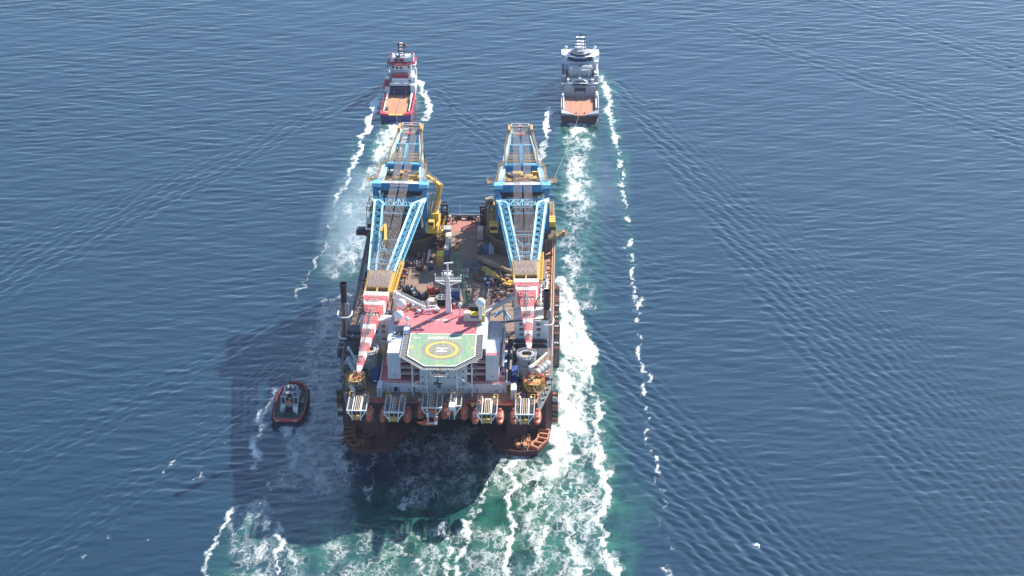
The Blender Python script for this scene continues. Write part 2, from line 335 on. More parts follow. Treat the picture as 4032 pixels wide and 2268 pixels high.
# stern turbulence
stroke(G, [(-45.6,-58.9),(-14.1,-63.4),(26.8,-51.7),(52.8,-28.8)], 34, 40, .85, 1.0, .6); stroke(G, [(-33.0,-27.0),(-5.9,-30.2),(36.4,-9.7)], 26, 34, .7, 1.0, .7); stroke(G, [(-79.9,-37.6),(-82.0,-59.7),(-79.9,-80.4)], 14, 16, .5, .6, .8)
stroke(A, [(-58.6,-79.9),(-24.1,-67.2),(17.0,-66.2),(47.8,-65.5)], 36, 36, .45, .46, .5)
stroke(A, [(-32.1,-1.3),(-7.2,-10.8),(19.7,-0.1)], 34, 34, .44, .44, .5)
stroke(A, [(-16.4,26.1),(-2.0,13.8),(10.8,26.7)], 20, 20, .54, .50, .6)
for L_, a in (([(27.7,11.4),(26.5,0.1),(28.8,-9.9),(26.4,-21.7),(28.0,-40.6),(26.7,-55.3),(28.8,-77.7)], 1.05), ([(-69.0,-41.1),(-66.4,-55.7),(-67.3,-68.3),(-64.7,-80.0)], 1.0), ([(-34.3,8.9),(-35.4,-1.4),(-33.9,-11.4),(-35.3,-25.1)], .82), ([(-25.7,9.1),(-23.1,-3.1),(-18.9,-15.0),(-16.5,-32.3)], .62),
              ([(-0.3,-43.2),(-0.2,-54.2),(2.4,-63.0),(1.2,-78.4)], .95), ([(6.6,-41.2),(9.1,-52.1),(6.6,-64.7),(8.3,-78.2)], .95), ([(17.6,-2.2),(15.1,-22.0),(11.5,-37.3),(5.7,-48.5)], .72), ([(-11.0,-49.0),(-4.0,-59.6),(2.9,-71.8)], .8), ([(-23.3,-52.9),(-13.9,-67.0),(-4.9,-78.6)], .72),
              ([(41.7,0.4),(39.8,-19.4),(42.3,-40.3),(39.4,-58.6),(41.8,-77.4)], .8), ([(53.9,-9.3),(50.7,-30.7),(52.8,-47.4)], .8), ([(-88.7,-29.3),(-90.0,-41.6),(-93.2,-54.6),(-95.1,-65.4),(-93.6,-80.7)], .95), ([(-77.0,-12.4),(-78.6,-31.9),(-72.8,-50.4),(-73.5,-68.4)], .72)):
    stroke(A, L_, 2.2, 2.0, a, a*.9, .8)
stroke(A, [(-80.8,-32.0),(-73.8,-80.2)], 15, 20, .50, .52, .7)
# turbulence along the left flank and behind the tug
stroke(A, [(-65.3,155.5),(-66.9,123.6),(-65.2,86.3),(-58.9,51.5),(-58.7,18.7),(-57.4,-12.0)], 11, 26, .64, .52, .6)
stroke(A, [(-59.2,123.8),(-54.9,74.6),(-49.9,40.5),(-46.1,16.9)], 7, 10, .68, .72, .8)
stroke(A, [(-69.5,33.5),(-69.9,18.5),(-68.4,-2.2),(-67.0,-22.0)], 6, 9, .80, .50, .8); stroke(A, [(-75.4,34.4),(-74.7,24.7)], 6, 5, .85, .6, .8)
stroke(A, [(-84.3,66.9),(-87.5,55.3),(-88.0,46.3),(-87.3,33.1),(-86.5,16.0),(-86.6,-2.6)], 2.0, 3.0, 1.0, .75, .7); stroke(A, [(-86.4,57.6),(-86.8,41.9),(-85.0,33.1)], 3.2, 3.2, 1.0, .9, .7)
stroke(A, [(-69.7,68.4),(-66.5,51.3),(-65.5,33.6)], 3.0, 3.5, .7, .6, .8)
stroke(G, [(-70.1,29.1),(-69.4,-12.2),(-69.7,-50.4)], 8, 14, .5, .4, .8)
stroke(G, [(-76.1,269.7),(-73.8,221.9),(-72.9,177.7)], 10, 6, .3, .1, .9)
# little breaking crests of the diverging waves
for L_ in ([(-100.8,20.9),(-103.4,15.6)], [(-107.2,-2.1),(-107.5,-7.2),(-110.1,-11.2)], [(-133.2,-32.3),(-133.9,-35.1)], [(-122.0,-55.3),(-123.2,-57.1)], [(-137.6,-48.3),(-139.9,-57.5)], [(-144.2,-66.6),(-144.4,-70.1)], [(-123.6,-3.5),(-125.8,-9.6)], [(-119.5,4.8),(-121.0,0.6)], [(94.7,33.0),(96.8,28.8)], [(129.3,-51.0),(129.6,-60.0)]):
    stroke(A, L_, 0.9, 0.7, .8, .6, .8)
A = A*(0.66+0.72*fbm(GX/5, GY/9, 33, 4))*(0.45+1.1*fbm(GX/6+3*fbm(GX/20, GY/20, 7, 2), GY/34, 44, 3))*1.08
G = G*(0.55+1.0*fbm(GX/10, GY/22, 35, 4))
A = np.where((GX > 72) & (GY < 345), A*np.clip(fbm(GX/3.2, GY/5.5, 55, 3)*4.2-1.25, 0, 1.1), A)
A = np.where(A < 1, np.maximum(A, 0)**1.8, A)
# churned water is lumpy
H += (np.clip(A, 0, 1)*0.5+np.clip(G, 0, 1)*0.25)*(fbm(GX/2.6, GY/3.2, 71, 3)-.5)*1.1
H *= near
V = np.empty((GX.size, 3), np.float32); V[:, 0] = GX.ravel(); V[:, 1] = GY.ravel(); V[:, 2] = H.ravel()
ny_, nx_ = GX.shape
idx = np.arange(ny_*nx_).reshape(ny_, nx_)
Q = np.stack([idx[:-1, :-1], idx[:-1, 1:], idx[1:, 1:], idx[1:, :-1]], -1).reshape(-1, 4)
me = bpy.data.meshes.new('water'); me.vertices.add(len(V)); me.vertices.foreach_set('co', V.ravel())
me.loops.add(Q.size); me.loops.foreach_set('vertex_index', Q.ravel().astype(np.int32)); me.polygons.add(len(Q))
me.polygons.foreach_set('loop_start', np.arange(0, Q.size, 4, dtype=np.int32)); me.polygons.foreach_set('loop_total', np.full(len(Q), 4, np.int32))
me.polygons.foreach_set('use_smooth', np.ones(len(Q), bool)); me.update()
for nm, arr in (('foam', A*near), ('aeration', G*near), ('outer', 1-near)):
    at = me.attributes.new(nm, 'FLOAT', 'POINT'); at.data.foreach_set('value', np.clip(arr, 0, 1.6).ravel().astype(np.float32))
water = bpy.data.objects.new('water', me); COL.objects.link(water); tag(water, 'blue green sea with ship wakes and foam', 'water', kind='structure')
def water_mat():
    m = bpy.data.materials.new('sea_water'); m.use_nodes = True; nt = m.node_tree; N = nt.nodes; L = nt.links; b = N['Principled BSDF']
    def nd(t, **kw):
        n = N.new(t)
        for a_, v_ in kw.items():
            if a_.startswith('i'): n.inputs[int(a_[1:])].default_value = v_
            else: setattr(n, a_, v_)
        return n
    def mth(op, a, c=None, clamp=False):
        n = nd('ShaderNodeMath', operation=op); n.use_clamp = clamp
        for i, v in enumerate((a, c)):
            if v is None: continue
            if isinstance(v, (int, float)): n.inputs[i].default_value = v
            else: L.new(v, n.inputs[i])
        return n.outputs[0]
    def mix(fac, a, c):
        n = nd('ShaderNodeMix', data_type='RGBA')
        if isinstance(fac, (int, float)): n.inputs['Factor'].default_value = fac
        else: L.new(fac, n.inputs['Factor'])
        for k_, v in (('A', a), ('B', c)):
            if isinstance(v, tuple): n.inputs[k_].default_value = (*v, 1)
            else: L.new(v, n.inputs[k_])
        return n.outputs['Result']
    geo = nd('ShaderNodeNewGeometry'); P = geo.outputs['Position']
    at = nd('ShaderNodeAttribute', attribute_name='foam'); ag = nd('ShaderNodeAttribute', attribute_name='aeration')
    # domain distortion
    n0 = nd('ShaderNodeTexNoise'); L.new(P, n0.inputs['Vector']); n0.inputs['Scale'].default_value = 0.20; n0.inputs['Detail'].default_value = 4
    vm = nd('ShaderNodeVectorMath', operation='MULTIPLY_ADD'); L.new(n0.outputs['Color'], vm.inputs[0]); vm.inputs[1].default_value = (6, 8, 0); st = nd('ShaderNodeVectorMath', operation='MULTIPLY'); L.new(P, st.inputs[0]); st.inputs[1].default_value = (1, .62, 1); L.new(st.outputs[0], vm.inputs[2])
    def ridged(sc, det, w):
        n = nd('ShaderNodeTexNoise'); L.new(vm.outputs[0], n.inputs['Vector']); n.inputs['Scale'].default_value = sc; n.inputs['Detail'].default_value = det; n.inputs['Roughness'].default_value = 0.62
        a = mth('ABSOLUTE', mth('SUBTRACT', n.outputs[0], 0.5)); return mth('SUBTRACT', 1.0, mth('MULTIPLY', a, w), True)
    FA = at.outputs['Fac']
    l3 = nd('ShaderNodeTexNoise'); L.new(P, l3.inputs['Vector']); l3.inputs['Scale'].default_value = 0.9; l3.inputs['Detail'].default_value = 6; l3.inputs['Roughness'].default_value = 1.0
    fine = nd('ShaderNodeMapRange'); L.new(l3.outputs[0], fine.inputs[0]); fine.inputs[1].default_value = 0.30; fine.inputs[2].default_value = 0.66; fine.inputs[3].default_value = 0.25; fine.inputs[4].default_value = 1.25
    pw = mth('MAXIMUM', mth('SUBTRACT', 13.0, mth('MULTIPLY', FA, 11.6)), 0.7)
    f1 = mth('POWER', ridged(0.085, 6, 5.5), pw); f2 = mth('POWER', ridged(0.20, 5, 5.0), mth('MULTIPLY', pw, 1.25))
    fil = mth('MAXIMUM', f1, mth('MULTIPLY', f2, 0.72))
    f = mth('MULTIPLY', mth('MULTIPLY', fil, fine.outputs[0]), mth('MULTIPLY', mth('SUBTRACT', FA, 0.14), 1.9, True))
    solid = mth('MULTIPLY', mth('SUBTRACT', mth('ADD', FA, mth('MULTIPLY', l3.outputs[0], 0.7)), 1.36), 2.4, True)
    f = mth('ADD', f, solid, True)
    haze_f = mth('MULTIPLY', mth('MULTIPLY', at.outputs['Fac'], at.outputs['Fac']), 0.13, True)
    # body colour
    nb = nd('ShaderNodeTexNoise'); L.new(P, nb.inputs['Vector']); nb.inputs['Scale'].default_value = 0.02; nb.inputs['Detail'].default_value = 3
    body = mix(nb.outputs[0], (0.007, 0.028, 0.052), (0.011, 0.038, 0.066))
    ng = nd('ShaderNodeTexNoise'); L.new(vm.outputs[0], ng.inputs['Vector']); ng.inputs['Scale'].default_value = 0.12; ng.inputs['Detail'].default_value = 6; ng.inputs['Roughness'].default_value = 0.6
    gr = nd('ShaderNodeMapRange'); L.new(ng.outputs[0], gr.inputs[0]); gr.inputs[1].default_value = 0.32; gr.inputs[2].default_value = 0.68
    green = mix(gr.outputs[0], (0.003, 0.030, 0.027), (0.030, 0.150, 0.098))
    body = mix(mth('MULTIPLY', ag.outputs['Fac'], 0.9, True), body, green)
    body = mix(haze_f, body, (0.30, 0.42, 0.42))
    colr = mix(f, body, (0.80, 0.84, 0.84))
    L.new(colr, b.inputs['Base Color'])
    ro = mth('ADD', 0.16, mth('MULTIPLY', f, 0.6)); L.new(ro, b.inputs['Roughness']); b.inputs['IOR'].default_value = 1.44; b.inputs['Specular IOR Level'].default_value = 1.0
    # ripples smaller than the mesh
    mp = nd('ShaderNodeMapping'); L.new(P, mp.inputs[0]); mp.inputs['Scale'].default_value = (0.55, 1.0, 1.0)
    r1 = nd('ShaderNodeTexNoise'); L.new(mp.outputs[0], r1.inputs['Vector']); r1.inputs['Scale'].default_value = 0.75; r1.inputs['Detail'].default_value = 5; r1.inputs['Roughness'].default_value = 0.6
    bp = nd('ShaderNodeBump'); bp.inputs['Strength'].default_value = 1.0; bp.inputs['Distance'].default_value = 0.08; L.new(r1.outputs[0], bp.inputs['Height'])
    ao = nd('ShaderNodeAttribute', attribute_name='outer'); mo = nd('ShaderNodeMapping'); L.new(P, mo.inputs[0]); mo.inputs['Scale'].default_value = (0.10, 0.24, 1.0)
    ro_ = nd('ShaderNodeTexNoise'); L.new(mo.outputs[0], ro_.inputs['Vector']); ro_.inputs['Scale'].default_value = 1.0; ro_.inputs['Detail'].default_value = 3
    bo = nd('ShaderNodeBump'); bo.inputs['Strength'].default_value = 1.0; bo.inputs['Distance'].default_value = 0.9; L.new(mth('MULTIPLY', ro_.outputs[0], ao.outputs['Fac']), bo.inputs['Height']); L.new(bp.outputs[0], bo.inputs['Normal']); bp = bo
    b2 = nd('ShaderNodeBump'); b2.inputs['Strength'].default_value = 0.8; b2.inputs['Distance'].default_value = 0.25; L.new(f, b2.inputs['Height']); L.new(bp.outputs[0], b2.inputs['Normal'])
    L.new(b2.outputs[0], b.inputs['Normal'])
    return m
water.data.materials.append(water_mat())

# ================================================================ crane vessel
D = 33.0
VE = thing('crane_vessel', 'huge semi-submersible crane vessel with brown deck, red pontoons and dark underside', 'ship', (-2.9, 90, 0))
HL, HR = -49.9, 44.1
deck_poly = [(-43.6,2), (-40.5,0), (34.6,0), (37.8,2), (HR,36), (HR,178), (37,185), (-43,185), (HL,178), (HL,36)]
b = MB(); b.prism(deck_poly, 28.0, D-0.35, 1)
under = [(-42,6), (36,6), (HR-1.5,38), (HR-1.5,176), (34,183), (-40,183), (HL+1.5,176), (HL+1.5,38)]
b.prism(under, 22.0, 28.0, 1)
b.build('hull_box', ['hull_red', 'black'], VE)  # black instead of hull red: shade of fascia and underside put into the colour
b = MB(); b.prism(deck_poly, D-0.35, D, 0); b.build('main_deck', ['deck_brown'], VE)
# bright red stern deck strip, pink side walkways
b = MB(); b.prism([(-14,168),(9,168),(9,184.4),(-14,184.4)], D, D+0.03, 0); b.build('stern_deck', ['deck_red'], VE)
b = MB(); b.prism([(40.2,62),(43.9,62),(43.9,150),(40.2,150)], D, D+0.05, 0)
for i in range(34):
    y = 63+i*2.6
    if i % 3 != 1: b.bx(40.6, 42.2, y, y+1.6, D+.05, D+.5, 1)
b.tube((42.7,62,D+.6),(42.7,150,D+.6),.28,m=2); b.tube((43.3,60,D+.5),(43.3,150,D+.5),.18,m=1)
b.build('side_walkway', ['orange_deck', 'rust', 'ochre'], VE)
b = MB(); b.prism([(12,1),(37.4,1.4),(38.6,9),(12,9)], D, D+0.03, 0); b.build('fore_deck', ['orange_deck'], VE)
# grey topsides on the tapered bow shoulders, boot line below
for sx, name in ((1, 'r'), (-1, 'l')):
    c = -2.9
    def X(v): return c+sx*(v-c)
    b = MB()
    p = [(44.14,36.2), (37.95,2.4)]
    q = [(X(a), y) for a, y in p]
    vs = [(q[0][0],q[0][1],21), (q[1][0],q[1][1],26), (q[1][0],q[1][1],D), (q[0][0],q[0][1],D)]
    off = 0.05*sx
    vs = [(x+off, y-0.03, z) for x, y, z in vs]
    b.add(vs, [(0,1,2,3) if sx < 0 else (3,2,1,0)], 0); b.build('shoulder_plate', ['hull_grey'], VE)
# bolsters with stowed anchors' flukes on the grey shoulder
for i in range(5):
    t = 0.12+i*0.13; x = 37.95+(44.14-37.95)*t; y = 2.4+33.8*t
    b = MB(); pts = [(x+0.5, y, 31.6), (x+1.9, y-1.2, 32.4), (x+2.2, y+0.4, 31.4), (x+1.3, y+1.9, 30.2)]
    b.path(pts, 0.38, 6); b.tube((x-.2,y,31.8),(x+1.0,y-.4,32.2),.7,n=8,m=1); b.build('anchor_fairlead', ['dark_grey', 'grey_light'], VE)
# columns and pontoons
for sx in (1, -1):
    c = -2.9
    def X(v): return c+sx*(v-c)
    b = MB()
    col = [(24.1,23), (33,23), (33,27), (38,29.7), (41.2,29.3), (43.8,33), (43.8,62), (24.1,62)]
    pts = [(X(x), y) for x, y in col]
    if sx < 0: pts = pts[::-1]
    b.prism(pts, 0.5, 27.5, 0)
    b.bx(*sorted((X(33.02), X(38))), 27, 29.5, 10, 14, 1); b.build('column', ['hull_red', 'black'], VE)
    b = MB()
    for y0 in (85, 130):
        b = MB(); b.bx(*sorted((X(22), X(43.8))), y0, y0+26, 0.5, 24, 0); b.build('column', ['hull_red'], VE)
    pon = [(43.2,29), (42.2,20.5), (37.9,12.3), (30.2,11.0), (23.2,13.0), (19.4,19), (13.6,31), (11,44), (11,172), (16,184), (40,184), (43.5,172)]
    pts = [(X(x), y) for x, y in pon]
    if sx < 0: pts = pts[::-1]
    cx_, cy_ = X(28), 100
    low = [(cx_+(x-cx_)*1.0+0, y) for x, y in pts]
    b = MB(); b.prism(low, -6, 1.6, 0, 1)
    # bulwark round the nose
    nose = [(43.2,29), (42.2,20.5), (37.9,12.3), (30.2,11.0), (23.2,13.0), (19.4,19), (13.6,31), (11.3,42)]
    for i in range(len(nose)-1):
        (x0,y0),(x1,y1) = nose[i], nose[i+1]; b.beam((X(x0),y0,2.1),(X(x1),y1,2.1),.5,1.0,0)
    b.build('pontoon', ['hull_red', 'rust'], VE)
    # stiffened fairing cells and mooring gear at the outer corner
    b = MB(); b.prism([(X(x),y) for x,y in ((43.0,28.5),(42.0,20.5),(37.6,12.8),(34.8,15.2),(37.8,21.5),(38.2,28.8))][::sx], 1.6, 1.9, 0, 1)
    inn = [(38.2,28.8),(37.8,21.5),(34.8,15.2)]; outp = [(43.0,28.5),(42.0,20.5),(37.6,12.8)]
    for i in range(2):
        b.beam((X(inn[i][0]),inn[i][1],2.6),(X(inn[i+1][0]),inn[i+1][1],2.6),.7,1.6,0)
        b.beam((X(outp[i][0]),outp[i][1],2.5),(X(outp[i+1][0]),outp[i+1][1],2.5),.5,1.2,0)
    for a, q in (((38.0,25.5),(42.6,24.5)),((37.8,22.0),(42.1,20.6)),((36.5,18.6),(40.2,16.8)),((35.0,15.4),(38.0,13.2)),((38.2,28.8),(43,28.4))):
        b.beam((X(a[0]),a[1],2.7),(X(q[0]),q[1],2.7),.9,1.5,0)
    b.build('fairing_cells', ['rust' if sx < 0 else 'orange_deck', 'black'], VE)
    b = MB()
    for i in range(16):
        x = 28+rnd.random()*6.5; y = 14.5+rnd.random()*11; b.box((X(x), y, 2.0+rnd.random()*1.2), (0.8+rnd.random()*1.8, 0.8+rnd.random()*2.2, 1+rnd.random()*1.6), rnd.random(), rnd.choice((0,0,1)))
    for i in range(4): b.tube((X(30+i*1.1),12.5,2.0),(X(31+i*1.1),20,4.5),.22,m=0)
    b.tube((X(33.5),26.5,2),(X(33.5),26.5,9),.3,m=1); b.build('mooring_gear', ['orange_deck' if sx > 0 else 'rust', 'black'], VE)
    # frames on the front of the column
    b = MB(); b.beam((X(24.2),22.8,20),(X(32.9),22.8,20),.5,.6,0); b.beam((X(27),22.7,4),(X(27),22.7,20),.4,.4,0); b.beam((X(24.2),22.8,11),(X(32.9),22.8,11),.3,.4,0)
    b.bx(*sorted((X(25.5),X(31.5))),22.3,22.9,11.3,13.6,1); b.build('column_ladder', ['hull_red','black'], VE)
# outboard racks (anchor bolsters / fender racks) along both sides
def rack(x0, x1, y0, y1, z0, z1, m='black'):
    b = MB()
    n = int((y1-y0)/2.2)
    for i in range(n+1):
        y = y0+(y1-y0)*i/n; b.beam((x0,y,z1),(x1,y,z1-.2),.3,.3,0); b.beam((x1,y,z1-.2),(x0,y,z0),.25,.25,0)
        if rnd.random() < .5: b.box(((x0+x1)/2, y+1, z1-.3), (abs(x1-x0)*.7, 1.3, .7), 0, rnd.choice((0,1,1,2)))
    for x, z in ((x0,z1),(x1,z1-.2),((x0+x1)/2,z1-.1)): b.beam((x,y0,z),(x,y1,z),.3,.3,0)
    b.bx(min(x0,x1)+.1, max(x0,x1)-.1, y0, y1, z1-2.2, z1-1.4, 0)
    return b.build('side_rack', [m, 'rust', 'grey_light'], VE)
rack(44.2,46.9,40,76,24,30.5); rack(44.2,46.4,80,132,17,21); rack(-50,-52.6,46,80,27,31)
for xa, xb in ((44.0,46.3),(-49.8,-52.0)):
    b = MB()
    for i in range(7):
        z = 4+i*2.2; b.bx(min(xa,xb),max(xa,xb),33.5,35.2,z,z+1.3,rnd.choice((0,0,1,2)))
    for x in (xa,xb): b.beam((x,34,3),(x,34,19),.35,.35,0); b.beam((x,35.4,3),(x,35.4,19),.35,.35,0)
    b.build('side_ladder_rack', ['black','rust','grey_light'], VE)
# right: dark rack by the shoulder, sits further outboard
b = MB(); b.rail([(HR-.3,40,D),(HR-.3,176,D)],1.2,0,.14,3.5); b.rail([(HL+.3,40,D),(HL+.3,176,D)],1.2,0,.14,3.5); b.rail([(-40,184.6,D),(34,184.6,D)],1.3,0,.16,3); b.build('deck_railing', ['grey_light'], VE)
b = MB(); b.beam((-16,184.7,D+.75),(9,184.7,D+.75),.15,1.3,0); b.build('stern_bulwark', ['grey_light'], VE)
b = MB(); b.tube((-4.6,184.4,D),(-4.6,184.4,D+9),.12,.05,n=5); b.build('flag_staff', ['white_paint'], VE)
# deck edge strip at the bow: orange beams, rail
b = MB(); b.beam((-40,-.35,32.6),(34,-.35,32.6),.7,.9,0); b.beam((12,-.9,33.4),(34,-.9,33.4),.3,.5,1); b.rail([(-40,-.2,D),(34.5,-.2,D)],1.1,1,.12,2.6)
for x in range(-38, 34, 4): b.bx(x, x+.8, -.9, -.2, 31.2, 32.6, 0)
b.build('bow_edge_beam', ['hull_red','orange'], VE)
# small boxes along the bow deck
for i in range(18):
    x = -39+i*4.2+rnd.random(); 
    b = MB(); b.bx(x, x+1.2+rnd.random()*1.5, 1.5, 2.6, D, D+.8+rnd.random()*.6, 0); b.build('deck_locker', [rnd.choice(('orange','red_paint','rust','cream_paint'))], VE)

# ================================================================ heavy-lift cranes
def make_crane(center, yaw, pitch, label, extra):
    """local frame: origin on the tub axis at water level, boom runs towards -Y, z up"""
    T0 = thing('heavy_lift_crane', label, 'crane', (center[0], center[1], D), 'pair of heavy-lift cranes', yaw, True)
    zo = D                                       # parts are drawn with absolute heights, shifted here
    def P(mb, name, mats, parent=None, label=None):
        mb.v = [(v[0], v[1], v[2]-zo) for v in mb.v]
        return mb.build(name, mats, parent or T0, label)
    # tub
    b = MB(); b.ring((0,0), 13.5, 16.6, 33.0, 40.5, 64, 0); b.ring((0,0), 16.6, 17.3, 39.6, 40.9, 64, 1)
    for i in range(36):
        a = i*math.pi/18; b.beam((16.8*math.cos(a),16.8*math.sin(a),33),(16.8*math.cos(a),16.8*math.sin(a),39.6),.35,.35,0)
    b.ring((0,0), 10.5, 13.2, 33.4, 36.5, 48, 2)
    P(b, 'crane_tub', ['tub_brown', 'olive', 'dark_grey'])
    # slewing platform and machinery house
    b = MB(); b.prism([(-14,-9),(14,-9),(15,4),(14,24),(-14,24),(-15,4)], 42.2, 44.2, 0); b.ring((0,0), 12.0, 14.8, 41.0, 42.2, 48, 0)
    for x in (-13.5,13.5): b.beam((x,-9,43.6),(x,24,43.6),.5,1.4,1)
    P(b, 'slew_platform', ['dark_grey', 'ochre'])
    b = MB(); b.bx(-10,10,2,22,44.2,51,2); b.bx(-9.4,9.4,-7.4,21.5,51,57.6,2); b.bx(-10,10,-7.8,1.9,44.2,51,2); b.bx(-9.0,9.0,-3,21.5,57.6,58.6,2); b.bx(-10.1,10.1,1.9,2.2,50.5,51.2,0); b.bx(-9.5,-2,-4,1.5,44.2,48.5,1); b.bx(3,9,-4,1.5,44.2,47.5,2)
    P(b, 'machinery_house', ['ochre', 'yellow_paint', 'dark_grey'])
    b = MB()
    for i in range(34):
        x = -9+rnd.random()*18; y = 2+rnd.random()*20; b.box((x,y,60+rnd.random()*2.0), (1+rnd.random()*4, 1+rnd.random()*3.5, .8+rnd.random()*2), 0, rnd.choice((0,1,2,3)))
    b.bx(-10.5,10.5,1.5,23,58.6,59.9,2); P(b, 'winch_deck', ['ochre','rust','dark_grey','yellow_paint'])
    for sx in (-1, 1):
        for yy, zz in ((-9.6,46.6), (-5.4,58.6)):
            b = MB(); b.tube((sx*4.6-2.6,yy,zz),(sx*4.6+2.6,yy,zz),1.5,n=16,m=0); b.tube((sx*4.6-2.9,yy,zz),(sx*4.6-2.6,yy,zz),2.0,n=16,m=1); b.tube((sx*4.6+2.6,yy,zz),(sx*4.6+2.9,yy,zz),2.0,n=16,m=1)
            P(b, 'hoist_drum', ['rope','deep_blue'])
    # side walkways and railings
    for x in (-15.3, 15.3):
        b = MB(); b.bx(x-1, x+1, -8, 24, 44.0, 44.2, 0); b.rail([(x-1,-8,44.2),(x-1,24,44.2)],1.3,0,.16,3); b.rail([(x+1,-8,44.2),(x+1,24,44.2)],1.3,0,.16,3); P(b, 'walkway', ['rail_ochre'])
    # front posts carrying the first big cross beam
    PV = Vector((0, -8.0, 60.5))
    for sx in (-1, 1):
        b = MB(); b.beam((sx*12.2,-7,44),(sx*12.2,-6,65),2.0,3.2,0); b.beam((sx*12.2,6,44),(sx*12.2,-5,65),1.6,2.4,0); P(b, 'gantry_post', ['deep_blue'])
    b = MB(); b.bx(-13.4,13.4,-5.6,-1.8,63.2,67.0,0); b.bx(-13.7,-9.3,-7,-1.2,65.4,67.5,1); b.bx(9.3,13.7,-7,-1.2,65.4,67.5,1); b.bx(-9.2,9.2,-5.4,-2.2,67.0,67.12,2)  # white strip paints the sunlit top of the blue beam
    P(b, 'cross_beam', ['deep_blue','blue_steel','white_paint'])
    # reclined A-frame
    def af(t): return Vector((0, -4+46*t, 66+10.5*t))
    def wd(t): return 10.8-6.6*t
    for sx in (-1, 1):
        b = MB(); p = af(0); q = af(.56); r = af(1.0)
        b.beam((sx*10.6,p.y,p.z),(sx*7.2,q.y,q.z),3.0,2.2,0,2.0,1.8); b.beam((sx*7.2,q.y,q.z),(sx*4.3,r.y,r.z),2.0,1.8,0,1.3,1.3); P(b, 'a_frame_leg', ['leg_white'])
    b = MB(); q = af(.31); b.beam((-8.4,q.y,q.z+.2),(8.4,q.y,q.z+.2),3.2,2.6,0); b.beam((-8.2,q.y+.5,q.z+1.6),(8.2,q.y+.5,q.z+1.6),2.0,.15,1); P(b, 'a_frame_crossbar', ['deep_blue','blue_steel'])  # paler strip paints sunlight on top of the bar
    b = MB(); q = af(.68); b.beam((-5.8,q.y,q.z),(5.8,q.y,q.z),1.2,1.6,1); P(b, 'a_frame_crossbar', ['deep_blue','blue_steel']); b = MB(); q = af(.85); b.beam((-4.4,q.y,q.z),(4.4,q.y,q.z),.7,.9,1); P(b, 'a_frame_crossbar', ['deep_blue','blue_steel'])
    b = MB(); a1 = af(.33); a2 = af(.66); b.beam((0,a1.y,a1.z+1.2),(0,a2.y,a2.z+1.0),1.4,1.2,1)
    P(b, 'a_frame_brace', ['deep_blue','blue_steel'])
    for sx in (-1, 1):
        b = MB()
        for i in range(4): b.beam((sx*(10.2-1.0*i),(-1+9*i),66),(sx*(12-1.4*i),14+5*i,51),.5,.5,0)
        q = af(1.0); b.beam((sx*4.2,q.y,q.z),(sx*9,30,51),.8,.8,0); P(b, 'back_stay', ['rust'])
    # ladders, platforms, railings along the A-frame
    b = MB()
    for sx in (-1, 1):
        L = [(wd(0)+2.0,0.02),(wd(.12)+1.6,.12),(wd(.14)+1.0,.30),(wd(.33)+2.8,.30),(wd(.36)-.4,.34),(wd(.36)-.6,.60),(wd(.7)+.8,.70),(wd(.95)+.9,.96)]
        pts = [(sx*x, af(t).y, af(t).z+1.0) for x, t in L]
        for i in range(len(pts)-1):
            b.beam(pts[i],pts[i+1],.7,.1,0); p = Vector(pts[i]); q = Vector(pts[i+1])
            for o in (-.45,.45): b.rail([p+Vector((o,0,0)), q+Vector((o,0,0))],1.2,0,.10,1.6)
    for t in (.345, .40, .45, .50):
        q = af(t); w = wd(t)-1.2; b.beam((-w,q.y,q.z+.7),(-1.2,q.y,q.z+.7),.9,.1,0); b.beam((1.2,q.y,q.z+.7),(w,q.y,q.z+.7),.9,.1,0); b.rail([(-w,q.y,q.z+.7),(w,q.y,q.z+.7)],1.1,0,.12,1.5)
    for t in (.02, .32):
        q = af(t); w = wd(t); b.rail([(-w-2,q.y+2,q.z+1.4),(w+2,q.y+2,q.z+1.4)],1.1,0,.14,1.8)
    for sx in (-1,1):
        q = af(.03); b.bx(*sorted((sx*13.6, sx*17.0)), q.y+1, q.y+4.5, 66.2, 66.4, 0); b.rail([(sx*13.6,q.y+1,66.4),(sx*17,q.y+1,66.4),(sx*17,q.y+4.5,66.4),(sx*13.6,q.y+4.5,66.4)],1.2,0,.15,1.5)
        q = af(.98); b.bx(*sorted((sx*5.0, sx*6.2)), q.y-5, q.y+1.5, q.z, q.z+2.2, 1); b.tube((sx*5.6,q.y+1,q.z+2),(sx*5.6,q.y+1,q.z+5),.09,n=4,m=1)
    P(b, 'walkway', ['rail_ochre', 'ochre'])
    # head sheaves
    b = MB(); q = af(1.0); b.frame(-4.4,4.4,q.y-.4,q.y+2.4,q.z-.2,q.z+1.4,.35,0,False); b.bx(-.8,.8,q.y-.2,q.y+2.2,q.z,q.z+1.3,1)
    for i in range(14):
        x = -3.9+i*.6
        if abs(x) > .7: b.tube((x-.15,q.y+1,q.z+.5),(x+.15,q.y+1,q.z+.5),1.15,n=14,m=2)
    b.bx(-4.2,4.2,q.y-6,q.y-1.5,q.z-1.4,q.z-.6,3); b.bx(-.9,.9,q.y-8,q.y-5,q.z-1,q.z-.3,4)
    b.sph((-.6,q.y-2.2,q.z+.5),.42,0,8,6); b.sph((.6,q.y-2.2,q.z+.5),.42,0,8,6)
    P(b, 'sheave_head', ['white_paint','jib_red','black','grey_paint','red_paint'])
    # ------------------------------------------------------------ boom, pitched about the pivot
    cp, sp = math.cos(pitch), math.sin(pitch)
    def B(x, t, z):                              # t metres along the boom, z above its lower datum (pivot)
        return Vector((x, PV.y-t*cp-z*sp, PV.z-t*sp+z*cp))
    LE = 70.0                                    # end of the lattice legs
